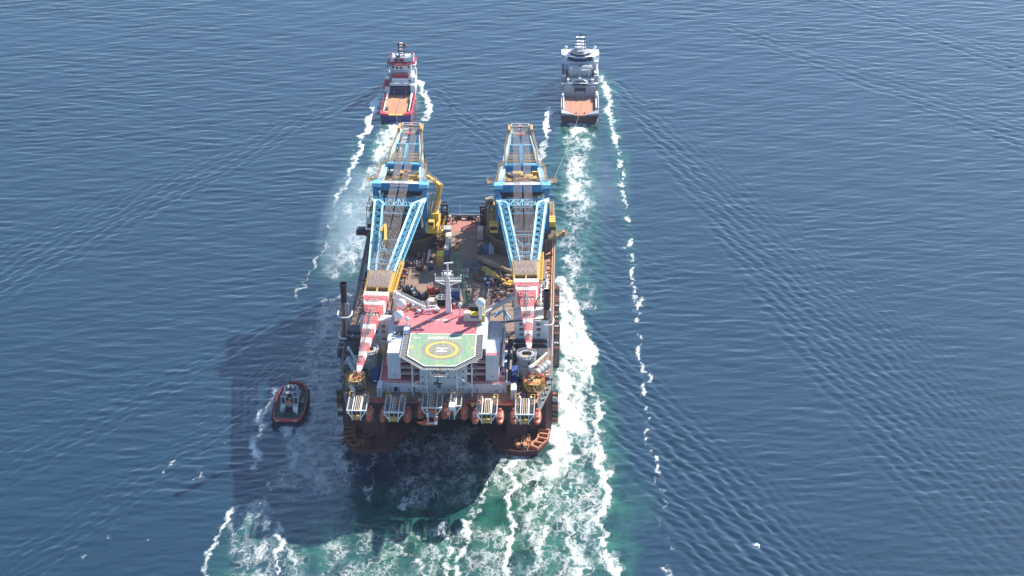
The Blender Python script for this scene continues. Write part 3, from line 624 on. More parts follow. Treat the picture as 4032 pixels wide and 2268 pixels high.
    for sx in (-1, 1):
        b = MB()
        def oc(f): return 11.9+(5.9-11.9)*f      # outer chord x
        def wdl(f): return 4.1-0.7*f
        t0 = 9.0
        def cpt(f, o, up): return B(sx*(oc(f)-(0 if o else wdl(f))), f*LE, (1.8 if up else -4.0))
        f0 = t0/LE
        apex = B(sx*12.0, 0, 0)
        for up in (0, 1):
            for o in (0, 1):
                c0 = cpt(f0, o, up); b.beam(apex, c0, .9, 1.0 if up else .7, 1); b.beam(c0, cpt(1.0, o, up), .85 if up else .55, .85 if up else .55, 1 if up else 0)
        b.beam(apex, B(sx*11.2, 6, .9), 2.0, 1.6, 1, 2.6, 1.2)
        n = 20
        for i in range(n):
            fa = f0+(1-f0)*i/n; fb = f0+(1-f0)*(i+1)/n
            for (o1,u1),(o2,u2) in (((0,1),(1,1)),((0,0),(1,0)),((1,1),(1,0)),((0,1),(0,0))):
                p, q = (cpt(fa,o1,u1), cpt(fb,o2,u2)) if i % 2 else (cpt(fa,o2,u2), cpt(fb,o1,u1))
                b.beam(p, q, .27, .27, 0)
                if i % 2: b.beam(cpt(fa,o1,u1), cpt(fa,o2,u2), .24, .24, 0)
        # thick outer web plate strips seen from the side
        P(b, 'boom_leg', ['blue_steel','chord'])
    b = MB()                                     # lattice tie between the legs near the pivots
    for zz, t in ((1.2, 3.0), (1.2, 9.5), (-3.0, 9.5)):
        b.beam(B(-10.6,t,zz), B(10.6,t,zz), .6, .6, 0)
    n = 10
    for i in range(n):
        xa = -10.4+20.8*i/n; xb = -10.4+20.8*(i+1)/n
        b.beam(B(xa,3.0 if i%2 else 9.5,1.2), B(xb,9.5 if i%2 else 3.0,1.2), .45,.45,0); b.beam(B(xa,9.5,1.2 if i%2 else -3), B(xb,9.5,-3 if i%2 else 1.2), .35,.35,0)
        if i: b.beam(B(xa,3.0,1.2), B(xa,9.5,1.2), .4,.4,0)
    P(b, 'boom_tie', ['blue_steel'])
    b = MB()
    for t in (42, 52, 60):
        w = 11.9-6.0*t/LE-3.6; b.beam(B(-w,t,1.5),B(w,t,1.5),.35,.35,0); b.beam(B(-w,t,-3.6),B(w,t,-3.6),.35,.35,0); b.beam(B(-w,t,1.5),B(0,t+4,-3.6),.25,.25,0); b.beam(B(w,t,1.5),B(0,t+4,-3.6),.25,.25,0)
    b.beam(B(-3.5,58,-2),B(3.5,58,-2),.8,1.0,1); b.beam(B(-3,LE-3,-1),B(3,LE-3,-1),2.5,.8,1)
    b.rail([B(-5,46,1.8),B(5,46,1.8)],1,2,.1,2); b.rail([B(-5,56,1.8),B(5,56,1.8)],1,2,.1,2)
    P(b, 'boom_brace', ['blue_steel','white_paint','grey_light'])
    # yellow head section with rope openings
    def quad(b, A4, B4, m):                      # hexahedron between two sections [(x,z)*4]
        vs = A4+B4; b.add(vs, [(0,1,2,3),(7,6,5,4),(0,4,5,1),(1,5,6,2),(2,6,7,3),(3,7,4,0)], m)
    def sec(t, w, z0, z1): return [B(-w,t,z0),B(w,t,z0),B(w,t,z1),B(-w,t,z1)]
    b = MB(); quad(b, sec(LE-.5,6.1,-4.2,1.9), sec(LE+13.4,5.5,-4.4,1.7), 0); b.add([B(-5.4,LE+.3,1.98),B(5.4,LE+.3,1.98),B(4.8,LE+13,1.80),B(-4.8,LE+13,1.80)],[(0,1,2,3)],1); P(b, 'boom_head_box', ['ochre','head_deck'])
    b = MB(); quad(b, sec(LE+13.4,5.5,-4.3,-.3), sec(LE+17.0,5.4,-4.3,-.3), 1)
    for x in (-5.3,-.0,5.3): quad(b, [B(x-.35,LE+13.4,-.3),B(x+.35,LE+13.4,-.3),B(x+.35,LE+13.4,1.7),B(x-.35,LE+13.4,1.7)], [B(x-.35,LE+17,-.3),B(x+.35,LE+17,-.3),B(x+.35,LE+17,1.7),B(x-.35,LE+17,1.7)], 0)
    for i in range(16):
        x = -4.6+i*.6
        if abs(x) > .7: p = B(x-.12,LE+15.2,-.2); q = B(x+.12,LE+15.2,-.2); b.tube(p,q,1.2,n=10,m=1)
    quad(b, sec(LE+17,5.6,-4.4,1.7), sec(LE+20.0,5.6,-4.4,1.5), 2)
    P(b, 'sheave_block', ['ochre','black','cream_paint'])
    # jib: plated, red and white bands; each band is a hexahedron on the tapering box
    J0 = LE+20.0; J1 = 148.0
    kn = [(J0,5.6,-4.4,1.5),(J0+12.5,3.25,-3.8,.9),(J0+14.5,3.1,-3.6,.3),(J0+30,2.3,-2.8,.1),(J0+45,1.55,-2.0,0.0),(J1-4,1.2,-1.4,-.1),(J1,.25,-.8,-.3)]
    def js(t):
        for i in range(len(kn)-1):
            if t <= kn[i+1][0]:
                f = (t-kn[i][0])/(kn[i+1][0]-kn[i][0]); return [kn[i][j]*(1-f)+kn[i+1][j]*f for j in range(1,4)]
        return list(kn[-1][1:])
    cuts = [J0,J0+3.9,J0+7.0,J0+12.5]
    b = MB(); cc = [0,1,0]
    for i in range(3):
        quad(b, sec(cuts[i],*js(cuts[i])), sec(cuts[i+1],*js(cuts[i+1])), cc[i])
    P(b, 'jib_root', ['jib_red','jib_white'])
    b = MB()
    for i in range(4): b.sph(B(-2.2+i*1.45,J0+13.6,-.2),.75,1,10,8)
    quad(b, sec(J0+12.5,2.9,-3.6,-.9), sec(J0+14.8,2.9,-3.6,-.9), 1); P(b, 'jib_hinge', ['jib_red','jib_white'])
    cuts = [J0+14.8,J0+21,J0+24.8,J0+31.5,J0+35.5,J0+42,J0+46,J0+52.5,J1-1.4,J1]; cc = [0,1,0,1,0,1,0,1,0]
    cuts = sorted(cuts); b = MB()
    for i in range(len(cuts)-1):
        quad(b, sec(cuts[i],*js(cuts[i])), sec(cuts[i+1],*js(cuts[i+1])), cc[i % 9])
    P(b, 'jib', ['jib_red','jib_white'])
    b = MB()                                     # guy ropes and spreaders along the jib
    for i in range(6):
        x0 = -2.0+i*.8; b.tube(B(x0,J0+1,3.0),B(x0*.35,J1-8,.5),.09,n=4,m=0)
    for t in (J0+3,J0+9.6,J0+19.5,J0+27,J0+37,J0+47):
        w = js(t)[0]*.55; z = js(t)[2]; b.beam(B(-w,t,z+1.0),B(w,t,z+1.0),.22,.3,0)
        for x in (-w,w): b.beam(B(x,t,z),B(x,t,z+1.0),.18,.18,0)
    b.beam(B(0,J0+10.5,1.6),B(0,J0+20.5,.9),.45,.5,0); 
    P(b, 'jib_rigging', ['rope','dark_grey'])
    b = MB(); z = js(J0+26)[2]; b.box(B(.3,J0+27.5,z+.6),(1.8,2.6,1.0),0,0); P(b, 'jib_winch', ['dark_grey'])
    b = MB(); p = B(0,J1-2,-1)
    for dx in (-.25,.25): b.tube(p+Vector((dx,0,0)), p+Vector((dx,0,-6)), .08, n=4, m=0)
    b.box(p+Vector((0,0,-6.8)),(1.1,1.1,1.8),0,1); P(b, 'hook_block', ['rope','dark_grey'])
    # handrail beam and yellow side truss by the boom head
    b = MB(); b.beam(B(6.4,LE-6,1.2),B(5.6,LE+15,1.0),.4,.5,0); b.truss(B(8.0,LE-14,-1.5),B(6.6,LE+13,-2.0),1.4,1.4,14,.3,.2,0)
    P(b, 'service_gangway', ['yellow_paint'])
    # hoist and boom ropes: from the head sheaves to the boom head
    b = MB(); q = af(1.0)
    xs0 = [-3.7+i*.40 for i in range(8)]+[.9+i*.40 for i in range(8)]
    for i, x in enumerate(xs0):
        x1 = -4.9+9.8*i/(len(xs0)-1)
        s0 = Vector((x, q.y-.2, q.z+1.2)); e = B(x1, LE+12.6+(i % 3)*.7, 2.0); n = 5; pts = []
        for j in range(n+1):
            f = j/n; v = s0.lerp(e, f); v.z -= 2.2*4*f*(1-f)*.5; pts.append(v)
        b = MB()
        for j in range(n): b.tube(pts[j], pts[j+1], .075, n=4, m=0, cap=False)
        P(b, 'hoist_rope', ['rope'])
    for i in range(6):
        x = -3.9+i*1.5; b = MB(); b.tube(Vector((x, 2, 51)), B(x*1.15, LE+11, 2.0), .09, n=4, m=0, cap=False); P(b, 'luffing_rope', ['rope'])
    for f in (.22,.40,.58,.74,.88):
        b = MB(); v = Vector((0,q.y,q.z)).lerp(B(0,LE+12,2),f); w = 3.8+1.2*f; b.beam(v+Vector((-w,0,.3)),v+Vector((w,0,.3)),.22,.22,0); P(b, 'rope_spreader', ['grey_paint'])
    # operator cab and side machinery
    b = MB(); cx_ = -13.0; b.bx(cx_-3,cx_+1,-13,-8.5,45,49,0); b.bx(cx_-2.7,cx_+.7,-13.05,-12.9,46.4,48.4,1); b.bx(cx_-3.3,cx_+1.3,-13.3,-8.2,49,49.4,0)
    P(b, 'operator_cab', ['yellow_paint' if not extra else 'cream_paint','glass'])
    b = MB()
    for i in range(12):
        b.box((-15+rnd.random()*4, -5+rnd.random()*14, 45.5+rnd.random()*7), (1.5+rnd.random()*2,1.5+rnd.random()*2.5,1.2+rnd.random()*2.4), 0, rnd.choice((0,0,1,2)))
    b.frame(-17,-13.2,-6,6,44.2,54,.3,1); P(b, 'side_machinery', ['dark_grey','rail_ochre','ochre'])
    if extra == 0:
        b = MB()
        for i in range(3): b.bx(13.2,16.2,-9+i*2.6,-6.8+i*2.6,46,48.6,0)
        b.bx(13.2,16.4,-9.2,-1,44.2,46,1); P(b, 'power_unit', ['yellow_paint','dark_grey'])
        b = MB(); b.bx(16.5,22,-9,-5.5,40.8,41.1,0); b.rail([(16.5,-9,41.1),(22,-9,41.1),(22,-5.5,41.1),(16.5,-5.5,41.1)],1.3,0,.16,1.4); b.beam((14,-7,38),(21,-7,40.8),.5,.5,0); b.bx(19.5,21,-8.5,-6.5,41.1,43,1); P(b, 'side_platform', ['rail_ochre','orange_deck'])
    return T0
craneR = make_crane((27.6, 155.5), RAD(2.5), RAD(0.0), 'blue heavy-lift crane standing nearer the grey anchor handling ship, boom resting level', 0)
craneL = make_crane((-31.2, 155.8), RAD(-2.6), RAD(5.0), 'blue heavy-lift crane with a long yellow auxiliary boom beside it, main boom dipping outboard', 1)
# yellow auxiliary boom stowed upright along the inboard side of the left-hand crane
b = MB(); zo = D
def PL(mb, name, mats): mb.v = [(v[0], v[1], v[2]-zo) for v in mb.v]; return mb.build(name, mats, craneL)
b.tube((15.4,-8,48),(18.2,5,61),1.1,1.2,n=14,m=0); b.beam((18.3,5,61.6),(11.5,9,65),1.7,1.8,0,1.2,1.2); b.beam((18.6,6,62),(17.2,8,56),1.5,1.8,0); b.beam((13.6,-8,49),(15.6,7,62),.45,.45,1); b.truss((16.6,-6,51),(19.4,5,63),.9,.9,8,.16,.1,1); b.rail([(18.9,4,63),(12,9,66.2)],1.0,1,.12,1.2)
PL(b, 'auxiliary_boom', ['yellow_paint','ochre'])
b = MB(); b.bx(13.5,17.5,-13,-7,44.2,47,0); b.bx(14.0,16.8,-12,-8,47,50,0); b.bx(14.3,16.5,-12.06,-11.9,48,49.4,1); b.bx(17.8,18.6,-12,2,42,48,0); b.bx(15,18.5,-7,-3,45,52,0)
for y in (-11,-7,-3,1): b.beam((19,y,41),(21,y+1.5,46.5),.5,.5,0)
b.rail([(13.5,-13,44.2),(20.5,-13,44.2),(20.5,3,44.2)],1.3,0,.18,1.5); b.beam((20.8,-12,45),(20.8,6,45),.5,.6,0)
PL(b, 'auxiliary_cab', ['yellow_paint','glass'])
b = MB(); b.tube((12.9,-12,44.5),(13.1,2,57),.5,n=10); b.tube((14.0,-12,44.5),(14.2,2,57),.4,n=10); PL(b, 'stay_pipe', ['cream_paint'])
b = MB(); b.beam((-2.2,-45,63.2),(-.2,-60,62.8),1.2,1.4,0); b.beam((-2.4,-44,63.4),(-3.5,-50,62.6),1.0,1.0,0); PL(b, 'spreader_beam', ['yellow_paint'])
# shadowed cage platform on the outboard side of the left crane
b = MB(); b.bx(-22,-16.5,-10,-4,40.5,41,0); b.rail([(-22,-10,41),(-22,-4,41),(-16.5,-4,41)],1.4,0,.2,1.5); b.bx(-21,-18,-9,-6,41,43.5,1); b.beam((-15,-7,38),(-21,-7,40.5),.5,.5,0); PL(b, 'side_platform', ['rust','navy'])

# ================================================================ accommodation block and helideck
HO = thing('accommodation_block', 'white accommodation block with red roof deck at the bow of the crane vessel', 'accommodation', (-2.8, 25, D))
ZR = 51.0
b = MB(); b.bx(-29.8,24.3,9.4,47,D,37.2,0); b.bx(-30.1,24.6,9.1,47.2,37.2,37.45,1)
b.rail([(-30,9.2,37.45),(24.5,9.2,37.45)],1.1,1,.1,2.2); b.rail([(-30,9.2,37.45),(-30,46,37.45)],1.1,1,.12,2.2); b.rail([(24.5,9.2,37.45),(24.5,46,37.45)],1.1,1,.12,2.2)
b.beam((-30,9.2,38.5),(-30,47,38.5),.35,.25,1); b.beam((24.5,9.2,38.5),(24.5,47,38.5),.5,.4,1)
b.build('lower_deckhouse', ['wall_white','white_paint'], HO)
b = MB(); b.bx(-29.9,24.4,9.3,46.8,37.45,37.5,0); b.build('promenade_deck', ['roof_red'], HO)
# two smooth stair towers and the stepped core between
for x0, x1, y0, y1, zt in ((-26.8,-21.2,12.9,27,50.3),(15.5,21.1,12.2,26,50.0)):
    b = MB(); b.bx(x0,x1,y0,y1,37.5,zt,0)
    for z in (40.6,43.7,46.8): b.bx(x0-.02,x1+.02,y0-.03,y0,z,z+.06,1)
    b.bx(x0+2.2,x0+3.6,y0-.14,y0,39.6,39.85,2); b.build('stair_tower', ['wall_white','grey_paint','dark_grey'], HO)
b = MB(); b.bx(-21.2,15.5,17.2,46,37.5,ZR-.5,0); b.bx(-28,-21.2,27,50,37.5,ZR-2.6,0); b.bx(15.5,21.1,26,42,37.5,ZR-4.2,0); b.bx(-21.2,15.5,12.5,17.2,D+.05,37.3,0); b.build('upper_block', ['wall_white'], HO)
b = MB(); b.bx(-12.7,7.6,8.6,17.2,D,49.3,0); b.bx(-12.72,7.62,8.55,8.6,37.1,37.25,1); b.bx(-12.72,7.62,8.55,8.6,40.3,40.4,1)
FB_ = b.build('front_block', ['wall_white','grey_paint'], HO)
# portholes of the front block: each its own
for z in (34.7,37.9,41.0,44.1,47.1):
    for x in (-11.4,-9.2,-6.3,-3.3,-.5,2.5,5.9):
        if rnd.random() < .12: continue
        b = MB(); b.bx(x-.28,x+.28,8.52,8.6,z-.3,z+.32,0); b.build('porthole', ['glass'], FB_)
# galleries either side, four levels, with doors and dark recess
for lev, z in enumerate((37.5,40.5,43.5,46.5)):
    for x0, x1, s in ((-21.2,-12.7,-1),(7.6,15.5,1)):
        if lev:
            b = MB(); b.bx(x0,x1,12.2,17.2,z-.2,z,1); b.bx(x0,x1,12.1,12.25,z-.22,z+.05,0); b.rail([(x0,12.2,z),(x1,12.2,z)],1.0,0,.08,1.4); b.build('gallery', ['white_paint','roof_red'], HO)
        xd = x0+1.2 if s < 0 else x1-2.2
        b = MB(); b.bx(xd,xd+1.0,17.1,17.22,z+.1,z+2.2,0); b.build('door', ['navy'], HO)
        b = MB(); b.beam((x0+4.6,13.5,z),(x1-1.2 if s<0 else x0+1.0,13.5,z+2.9),.5,.2,0); b.build('stair_flight', ['grey_light'], HO)
        for xx in (x0+3.4, x0+6.4):
            b = MB(); b.bx(xx,xx+.5,17.12,17.22,z+1.5,z+2.0,0); b.build('porthole', ['glass'], HO)
# lower level openings
for x in (-28,-26.2,-24,-22.8,-18,-16,-13.5,9,11.5,17,19.3,22.5):
    b = MB(); b.bx(x,x+.8+rnd.random()*.9,9.3,9.42,D+.3,D+1.6+rnd.random(),0); b.build('hatch', [rnd.choice(('navy','grey_paint','grey_paint','grey_light'))], HO)
# red roof deck
b = MB(); b.prism([(-25.8,36.5),(-18.2,36.5),(-18.2,29.2),(10.9,28.9),(10.9,52.3),(-25.8,52.3)], ZR-.5, ZR, 1, 0); RD_ = b.build('roof_deck', ['roof_red','wall_white'], HO)
b = MB(); b.rail([(10.9,40,ZR),(10.9,52.2,ZR),(-25.7,52.2,ZR),(-25.7,36.7,ZR)],1.1,0,.1,2.0); b.build('roof_railing', ['rust'], RD_)
b = MB(); b.bx(-25.5,-18.5,30,36.3,44.5,48.8,0); b.bx(-25.6,-18.4,29.9,36.4,48.8,48.9,1); b.bx(-24.8,-19.2,31,35,47.8,48.95,2); b.build('west_house', ['wall_white','grey_light','dark_grey'], HO)
b = MB(); b.bx(-27.4,-18.5,20,33.5,44.3,44.5,0); b.bx(-28,-27.2,12.9,50,44.0,44.6,1); b.build('side_roof', ['roof_red','roof_red'], HO)
b = MB(); b.bx(-24.8,-20.4,21.5,27.5,44.5,46.6,0)
for i in range(4): b.bx(-24.4,-20.8,22.2+i*1.3,22.8+i*1.3,46.6,47.1,1)
b.frame(-25.2,-20,21,28,44.5,48,.2,1,False); b.build('ventilation_unit', ['ochre','cream_paint'], HO)
b = MB(); b.bx(13.6,21.8,33,47,44.0,47.5,0); b.bx(13.4,22,32.8,47.2,47.5,47.8,1); b.bx(14.2,20,25,32.9,44.2,46.2,0); b.build('east_house', ['wall_white','grey_paint'], HO)
b = MB(); b.bx(13.2,21.0,14,25,46.95,47.1,0); b.bx(15.5,21.1,12.4,14.5,50.0,50.1,0); b.bx(12.8,21.1,12.8,27,46.8,46.96,0); b.build('side_roof', ['roof_red'], HO)
b = MB(); b.bx(21.2,23.2,13,47,44.3,44.5,0); b.rail([(23.2,11,44.5),(23.2,47,44.5)],1.1,1,.14,2); b.beam((22.6,12,44.9),(22.6,47,44.9),.7,.5,1); b.beam((12.2,14,47.3),(12.2,28,50),.9,.12,2); b.build('side_gangway', ['orange_deck','white_paint','grey_light'], HO)

# ---- helideck
HE = thing('helideck', 'green octagonal helideck with yellow ring and white H over the front of the accommodation', 'helideck', (-3.3, 15, ZR))
hp = [(-18.1,9.3),(-9.9,0.5),(2.9,0.6),(11.2,9.4),(10.9,28.8),(-17.8,29.2)]
b = MB(); b.prism(hp, ZR-.45, ZR+.05, 1, 0); b.build('deck_plate', ['heli_green','dark_grey'], HE)
cxh, cyh = -3.35, 14.9
b = MB(); b.ring((cxh,cyh), 0.0, 9.0, ZR+.05, ZR+.056, 48, 0); b.build('worn_area', ['heli_worn'], HE)
b = MB(); b.ring((cxh,cyh), 5.95, 7.0, ZR+.06, ZR+.072, 64, 0); b.build('landing_circle', ['mark_yellow'], HE)
b = MB(); z0, z1 = ZR+.06, ZR+.075
b.bx(cxh-2.25,cxh+2.25,cyh+.75,cyh+1.6,z0,z1); b.bx(cxh-2.25,cxh+2.25,cyh-1.85,cyh-1.0,z0,z1); b.bx(cxh-.5,cxh+.5,cyh-1.0,cyh+.75,z0,z1)
b.build('letter_h', ['mark_white'], HE)
b = MB()
for i in range(len(hp)):
    p, q = hp[i], hp[(i+1) % len(hp)]
    cx_, cy_ = -3.4, 15
    def ins(a, k=.55): d = Vector((cx_-a[0], cy_-a[1])); d.normalize(); return (a[0]+d.x*k, a[1]+d.y*k)
    a1, a2 = ins(p), ins(q)
    b.add([(p[0],p[1],ZR+.065),(q[0],q[1],ZR+.065),(a2[0],a2[1],ZR+.065),(a1[0],a1[1],ZR+.065)], [(0,1,2,3)], 0)
b.build('border_line', ['mark_white'], HE)
def text(s, x, y, z, size, name, m, parent, width, bold=0.0, rx=0.0, rz=0.0):
    cu = bpy.data.curves.new(name, 'FONT'); cu.body = s; cu.size = size; cu.align_x = 'CENTER'; cu.align_y = 'CENTER'; cu.offset = bold; cu.extrude = .004
    o = bpy.data.objects.new(name, cu); COL.objects.link(o); dg = bpy.context.evaluated_depsgraph_get(); dg.update()
    me_ = bpy.data.meshes.new_from_object(o.evaluated_get(dg)); bpy.data.objects.remove(o); bpy.data.curves.remove(cu)
    me_.materials.clear(); me_.materials.append(MATS[m]); oo = bpy.data.objects.new(name, me_); COL.objects.link(oo); oo.parent = parent
    off = ORIG.get(parent.name, (0,0,0)); oo.location = (x-off[0], y-off[1], z-off[2]); oo.rotation_euler = (rx,0,rz); xs = [v.co.x for v in me_.vertices]; oo.scale = (width/(max(xs)-min(xs)),1,1); return oo
text('SAIPEM 7000', -2.8, 25.2, ZR+.07, 2.5, 'deck_name', 'mark_white', HE, 14.3, .09)
text('25.2 t', -14.6, 25.2, ZR+.07, 1.3, 'weight_limit', 'mark_white', HE, 3.3, .05)
text('PARKING  AREA', -6.3, 41.6, ZR+.03, 1.9, 'parking_lettering', 'mark_white', HO, 8.4, .05)
b = MB(); b.bx(-16.6,-16.2,15.5,18.3,ZR+.06,ZR+.075); b.bx(-17.2,-16.6,16.2,16.6,ZR+.06,ZR+.075); b.bx(9.3,9.7,15.8,18.4,ZR+.06,ZR+.075); b.bx(9.7,10.3,16.4,16.8,ZR+.06,ZR+.075); b.bx(-4.9,-2.1,1.9,2.25,ZR+.06,ZR+.075); b.build('edge_marks', ['mark_yellow'], HE)
# perimeter net shelf
b = MB(); outp = [(-20.6,29.3),(-21.0,8.6),(-10.7,-2.3),(3.6,-2.2),(14.0,8.6),(13.8,29)]
inn = [(-17.9,29.1),(-18.2,9.3),(-9.9,.4),(2.9,.5),(11.25,9.4),(11.0,28.8)]
for i in range(5):
    b.add([(inn[i][0],inn[i][1],ZR-.5),(inn[i+1][0],inn[i+1][1],ZR-.5),(outp[i+1][0],outp[i+1][1],ZR-.2),(outp[i][0],outp[i][1],ZR-.2)], [(0,1,2,3)], 0)
    n = 9
    for j in range(n+1):
        f = j/n; p = Vector((*inn[i],ZR-.45)).lerp(Vector((*inn[i+1],ZR-.45)),f); q = Vector((*outp[i],ZR-.1)).lerp(Vector((*outp[i+1],ZR-.1)),f); b.beam(p,q,.16,.16,1)
    b.beam((*outp[i],ZR-.1),(*outp[i+1],ZR-.1),.2,.2,1)
b.build('safety_net', ['net','grey_light'], HE)
b = MB()
for i in range(7): b.bx(-9.8+i*1.9+(.9 if i>3 else 0),-9.1+i*1.9+(.9 if i>3 else 0),-1.4,-.8,ZR-1.4,ZR-.5,0)
b.build('edge_light', ['mark_white'], HE)
b = MB(); b.bx(-6.9,-.2,-5.2,-1.2,ZR-2.0,ZR-1.8,0); b.rail([(-6.9,-1.2,ZR-1.8),(-6.9,-5.2,ZR-1.8),(-.2,-5.2,ZR-1.8),(-.2,-1.2,ZR-1.8)],1.1,1,.12,1.2); b.bx(-5.9,-4.6,-4,-2,ZR-1.8,ZR-.8,2); b.bx(-4.1,-3.4,-4,-2.4,ZR-1.8,ZR-1.1,3); AP_ = b.build('access_platform', ['grey_paint','grey_light','dark_grey','orange'], HE)
b = MB(); b.beam((-3.1,-3.6,ZR-1.8),(-2.9,-1.0,ZR+.1),.9,.12,0); b.build('access_stair', ['ochre'], AP_)
b = MB(); b.tube((-4,-3.2,ZR-2),(-4.2,-3.4,ZR-6),.35,m=0); b.sph((-5.2,-3.4,ZR-6),.8,0,8,6); b.box((-3.6,-3.4,ZR-7),(1.6,1,2),0,0); b.build('foam_monitor', ['dark_grey'], AP_)
# tubular support legs
zj = 38.6
for xo, xi, tp in ((-15.6,-9.1,-9.3),(9.8,3.6,3.4)):
    b = MB(); b.tube((xo,6.2,D),(xo,6.0,ZR-.6),.33,m=0); b.tube((xi,4.2,D),(tp,4.0,ZR-5 if xo<0 else ZR-1),.3,m=0)
    b.tube((xo,6,zj),(xi,4.2,zj),.24,m=0); b.tube((xo,6,zj),(xi,4.3,zj+5.4),.2,m=0); b.tube((xo,6,zj),(xi+(.6 if xo<0 else -.6)*6,4.3,D+.2),.2,m=0)
    if xo > 0: b.tube((9.9,6,ZR-1.4),(5.5,7.6,ZR-2.6),.2,m=0); b.tube((9.9,6,44.2),(4.2,7.4,44.4),.22,m=0); b.tube((3.6,4.2,43.8),(9.8,6,38.6),.22,m=0)
    b.build('support_truss', ['white_paint'], HE)
for i in range(8):
    b = MB(); x = -17+i*4; b.beam((x,17,ZR-3.6),(x,2+abs(x+3.4)*.45,ZR-.6),.5,.5,0)
    b.build('underside_girder', ['grey_light'], HE)

# ---- radar mast on the roof
MA = thing('radar_mast', 'tall white radar mast with cross yard standing on the red roof', 'mast', (-2.2, 49, ZR))
b = MB()
A4 = [(-3.7,48.0,ZR),(-1.0,48.0,ZR),(-1.0,50.4,ZR),(-3.7,50.4,ZR)]; B4 = [(-3.2,48.6,68),(-1.9,48.6,68),(-1.9,49.9,68),(-3.2,49.9,68)]
b.add(A4+B4, [(0,1,5,4),(1,2,6,5),(2,3,7,6),(3,0,4,7),(4,5,6,7)], 0); b.tube((-2.5,49.2,68),(-2.5,49.2,74.5),.6,.3,n=8); b.build('tower', ['white_paint'], MA)
b = MB(); b.beam((-8.0,49,66.5),(3.4,49,66.5),1.0,.5,0); b.rail([(-8,48.2,66.8),(3.4,48.2,66.8)],1.3,0,.1,1.0); b.rail([(-8,49.8,66.8),(3.4,49.8,66.8)],1.3,0,.1,1.0); b.beam((-8,49,66.3),(-2.6,49,64.2),.3,.3,0); b.beam((3.4,49,66.3),(-2.4,49,64.2),.3,.3,0)
b.beam((-5,49,69.6),(0,49,69.6),.25,.25,0); b.beam((-4.6,49,71.6),(-.4,49,71.6),.22,.22,0); b.bx(-4,-1,47.8,50.6,69.9,70.1,0); YA_ = b.build('cross_yard', ['white_paint'], MA)
b = MB(); b.box((-2.0,49.2,75.3),(4.1,.5,.55),.25,0); b.tube((-2.3,49.2,74.4),(-2.3,49.2,75.1),.3); b.build('radar_scanner', ['radome_white'], MA)
for i in range(9):
    z = 56+i*1.9
    for sx in (-1,1):
        b = MB(); x = -2.5+sx*(1.1+.25*(i % 3)); b.beam((-2.5,48.8,z),(x,48.6,z),.14,.14,0); b.box((x,48.6,z+.2),(.5,.5,.5),0,rnd.choice((0,0,1))); b.build('aerial_bracket', ['white_paint','dark_grey'], MA)
for x, h in ((-8,1.6),(3.3,1.2),(-5,2.2),(-.3,1.5)):
    b = MB(); b.tube((x,49,67),(x,49,68.2+h),.09,n=5); b.sph((x,49,68.2+h),.35,0,8,6); b.build('small_aerial', ['radome_white'], YA_)

# ---- radomes
def radome(x, y, zc, r, hbase, label, name='radome', cyl=False):
    t = thing(name, label, 'radome', (x, y, hbase), 'white radomes on the accommodation roof')
    b = MB(); b.sph((x,y,zc), r, 0, 24, 14, 1.0 if not cyl else 1.15, -.85); b.ring((x,y), r*.9, r*1.0, zc-r*.1, zc-r*.04, 24, 0); b.build('dome', ['radome_white'], t)
    b = MB(); b.tube((x,y,hbase),(x,y,zc-r*.8),r*.34,r*.5,n=12,m=0); b.build('pedestal', ['white_paint'], t)
    return t
p = (-23.50,50.46,54.30); radome(p[0],p[1],54.3,2.15,ZR,'large white radome at the far left corner of the red roof')
p = (-23.71,40.10,54.00); radome(p[0],p[1],54.0,2.15,ZR,'large white radome nearer the viewer on the left roof edge, behind a smaller dome')
p = (-24.44,40.42,52.80); radome(p[0],p[1],53.4,1.15,ZR,'small white dome in front of the two large left radomes')
p = (-19.94,37.41,53.60); radome(p[0],p[1],53.6,.95,ZR,'narrow capsule-shaped dome standing alone left of the parking lettering','radome',True)
p = (-11.45,49.94,56.00); radome(p[0],p[1],56.0,.92,ZR,'small dome on a thin post just left of the radar mast')
p = (2.85,45.98,56.50); radome(p[0],p[1],56.5,.92,ZR,'small dome on a thin post just right of the radar mast')
p = (12.27,39.41,61.00); radome(p[0],p[1],61,2.15,ZR+2,'large white radome on a tall cabinet at the right end of the roof')
p = (-18.48,52.22,52.40); radome(p[0],p[1],52.6,.62,ZR,'tiny dome beside the left red fire box')
p = (-14.62,52.07,52.40); radome(p[0],p[1],52.6,.62,ZR,'tiny dome under the white crane boom, between the red box and the thin post')
# red fire boxes
for (x,y,_), lb in (((-20.59,52.63,51.00),'red fire box beside the large left radome'),((-0.09,53.10,51.00),'red fire box right of the radar mast')):
    t = thing('fire_box', lb, 'box', (x,y,ZR), 'red boxes on the roof'); b = MB(); b.bx(x-.55,x+.55,y-.5,y+.5,ZR,ZR+2.0,0); b.build('cabinet', ['red_paint'], t); b = MB(); b.bx(x-.6,x+.6,y-.55,y+.55,ZR+2.0,ZR+2.12,0); b.build('lid', ['jib_red'], t)
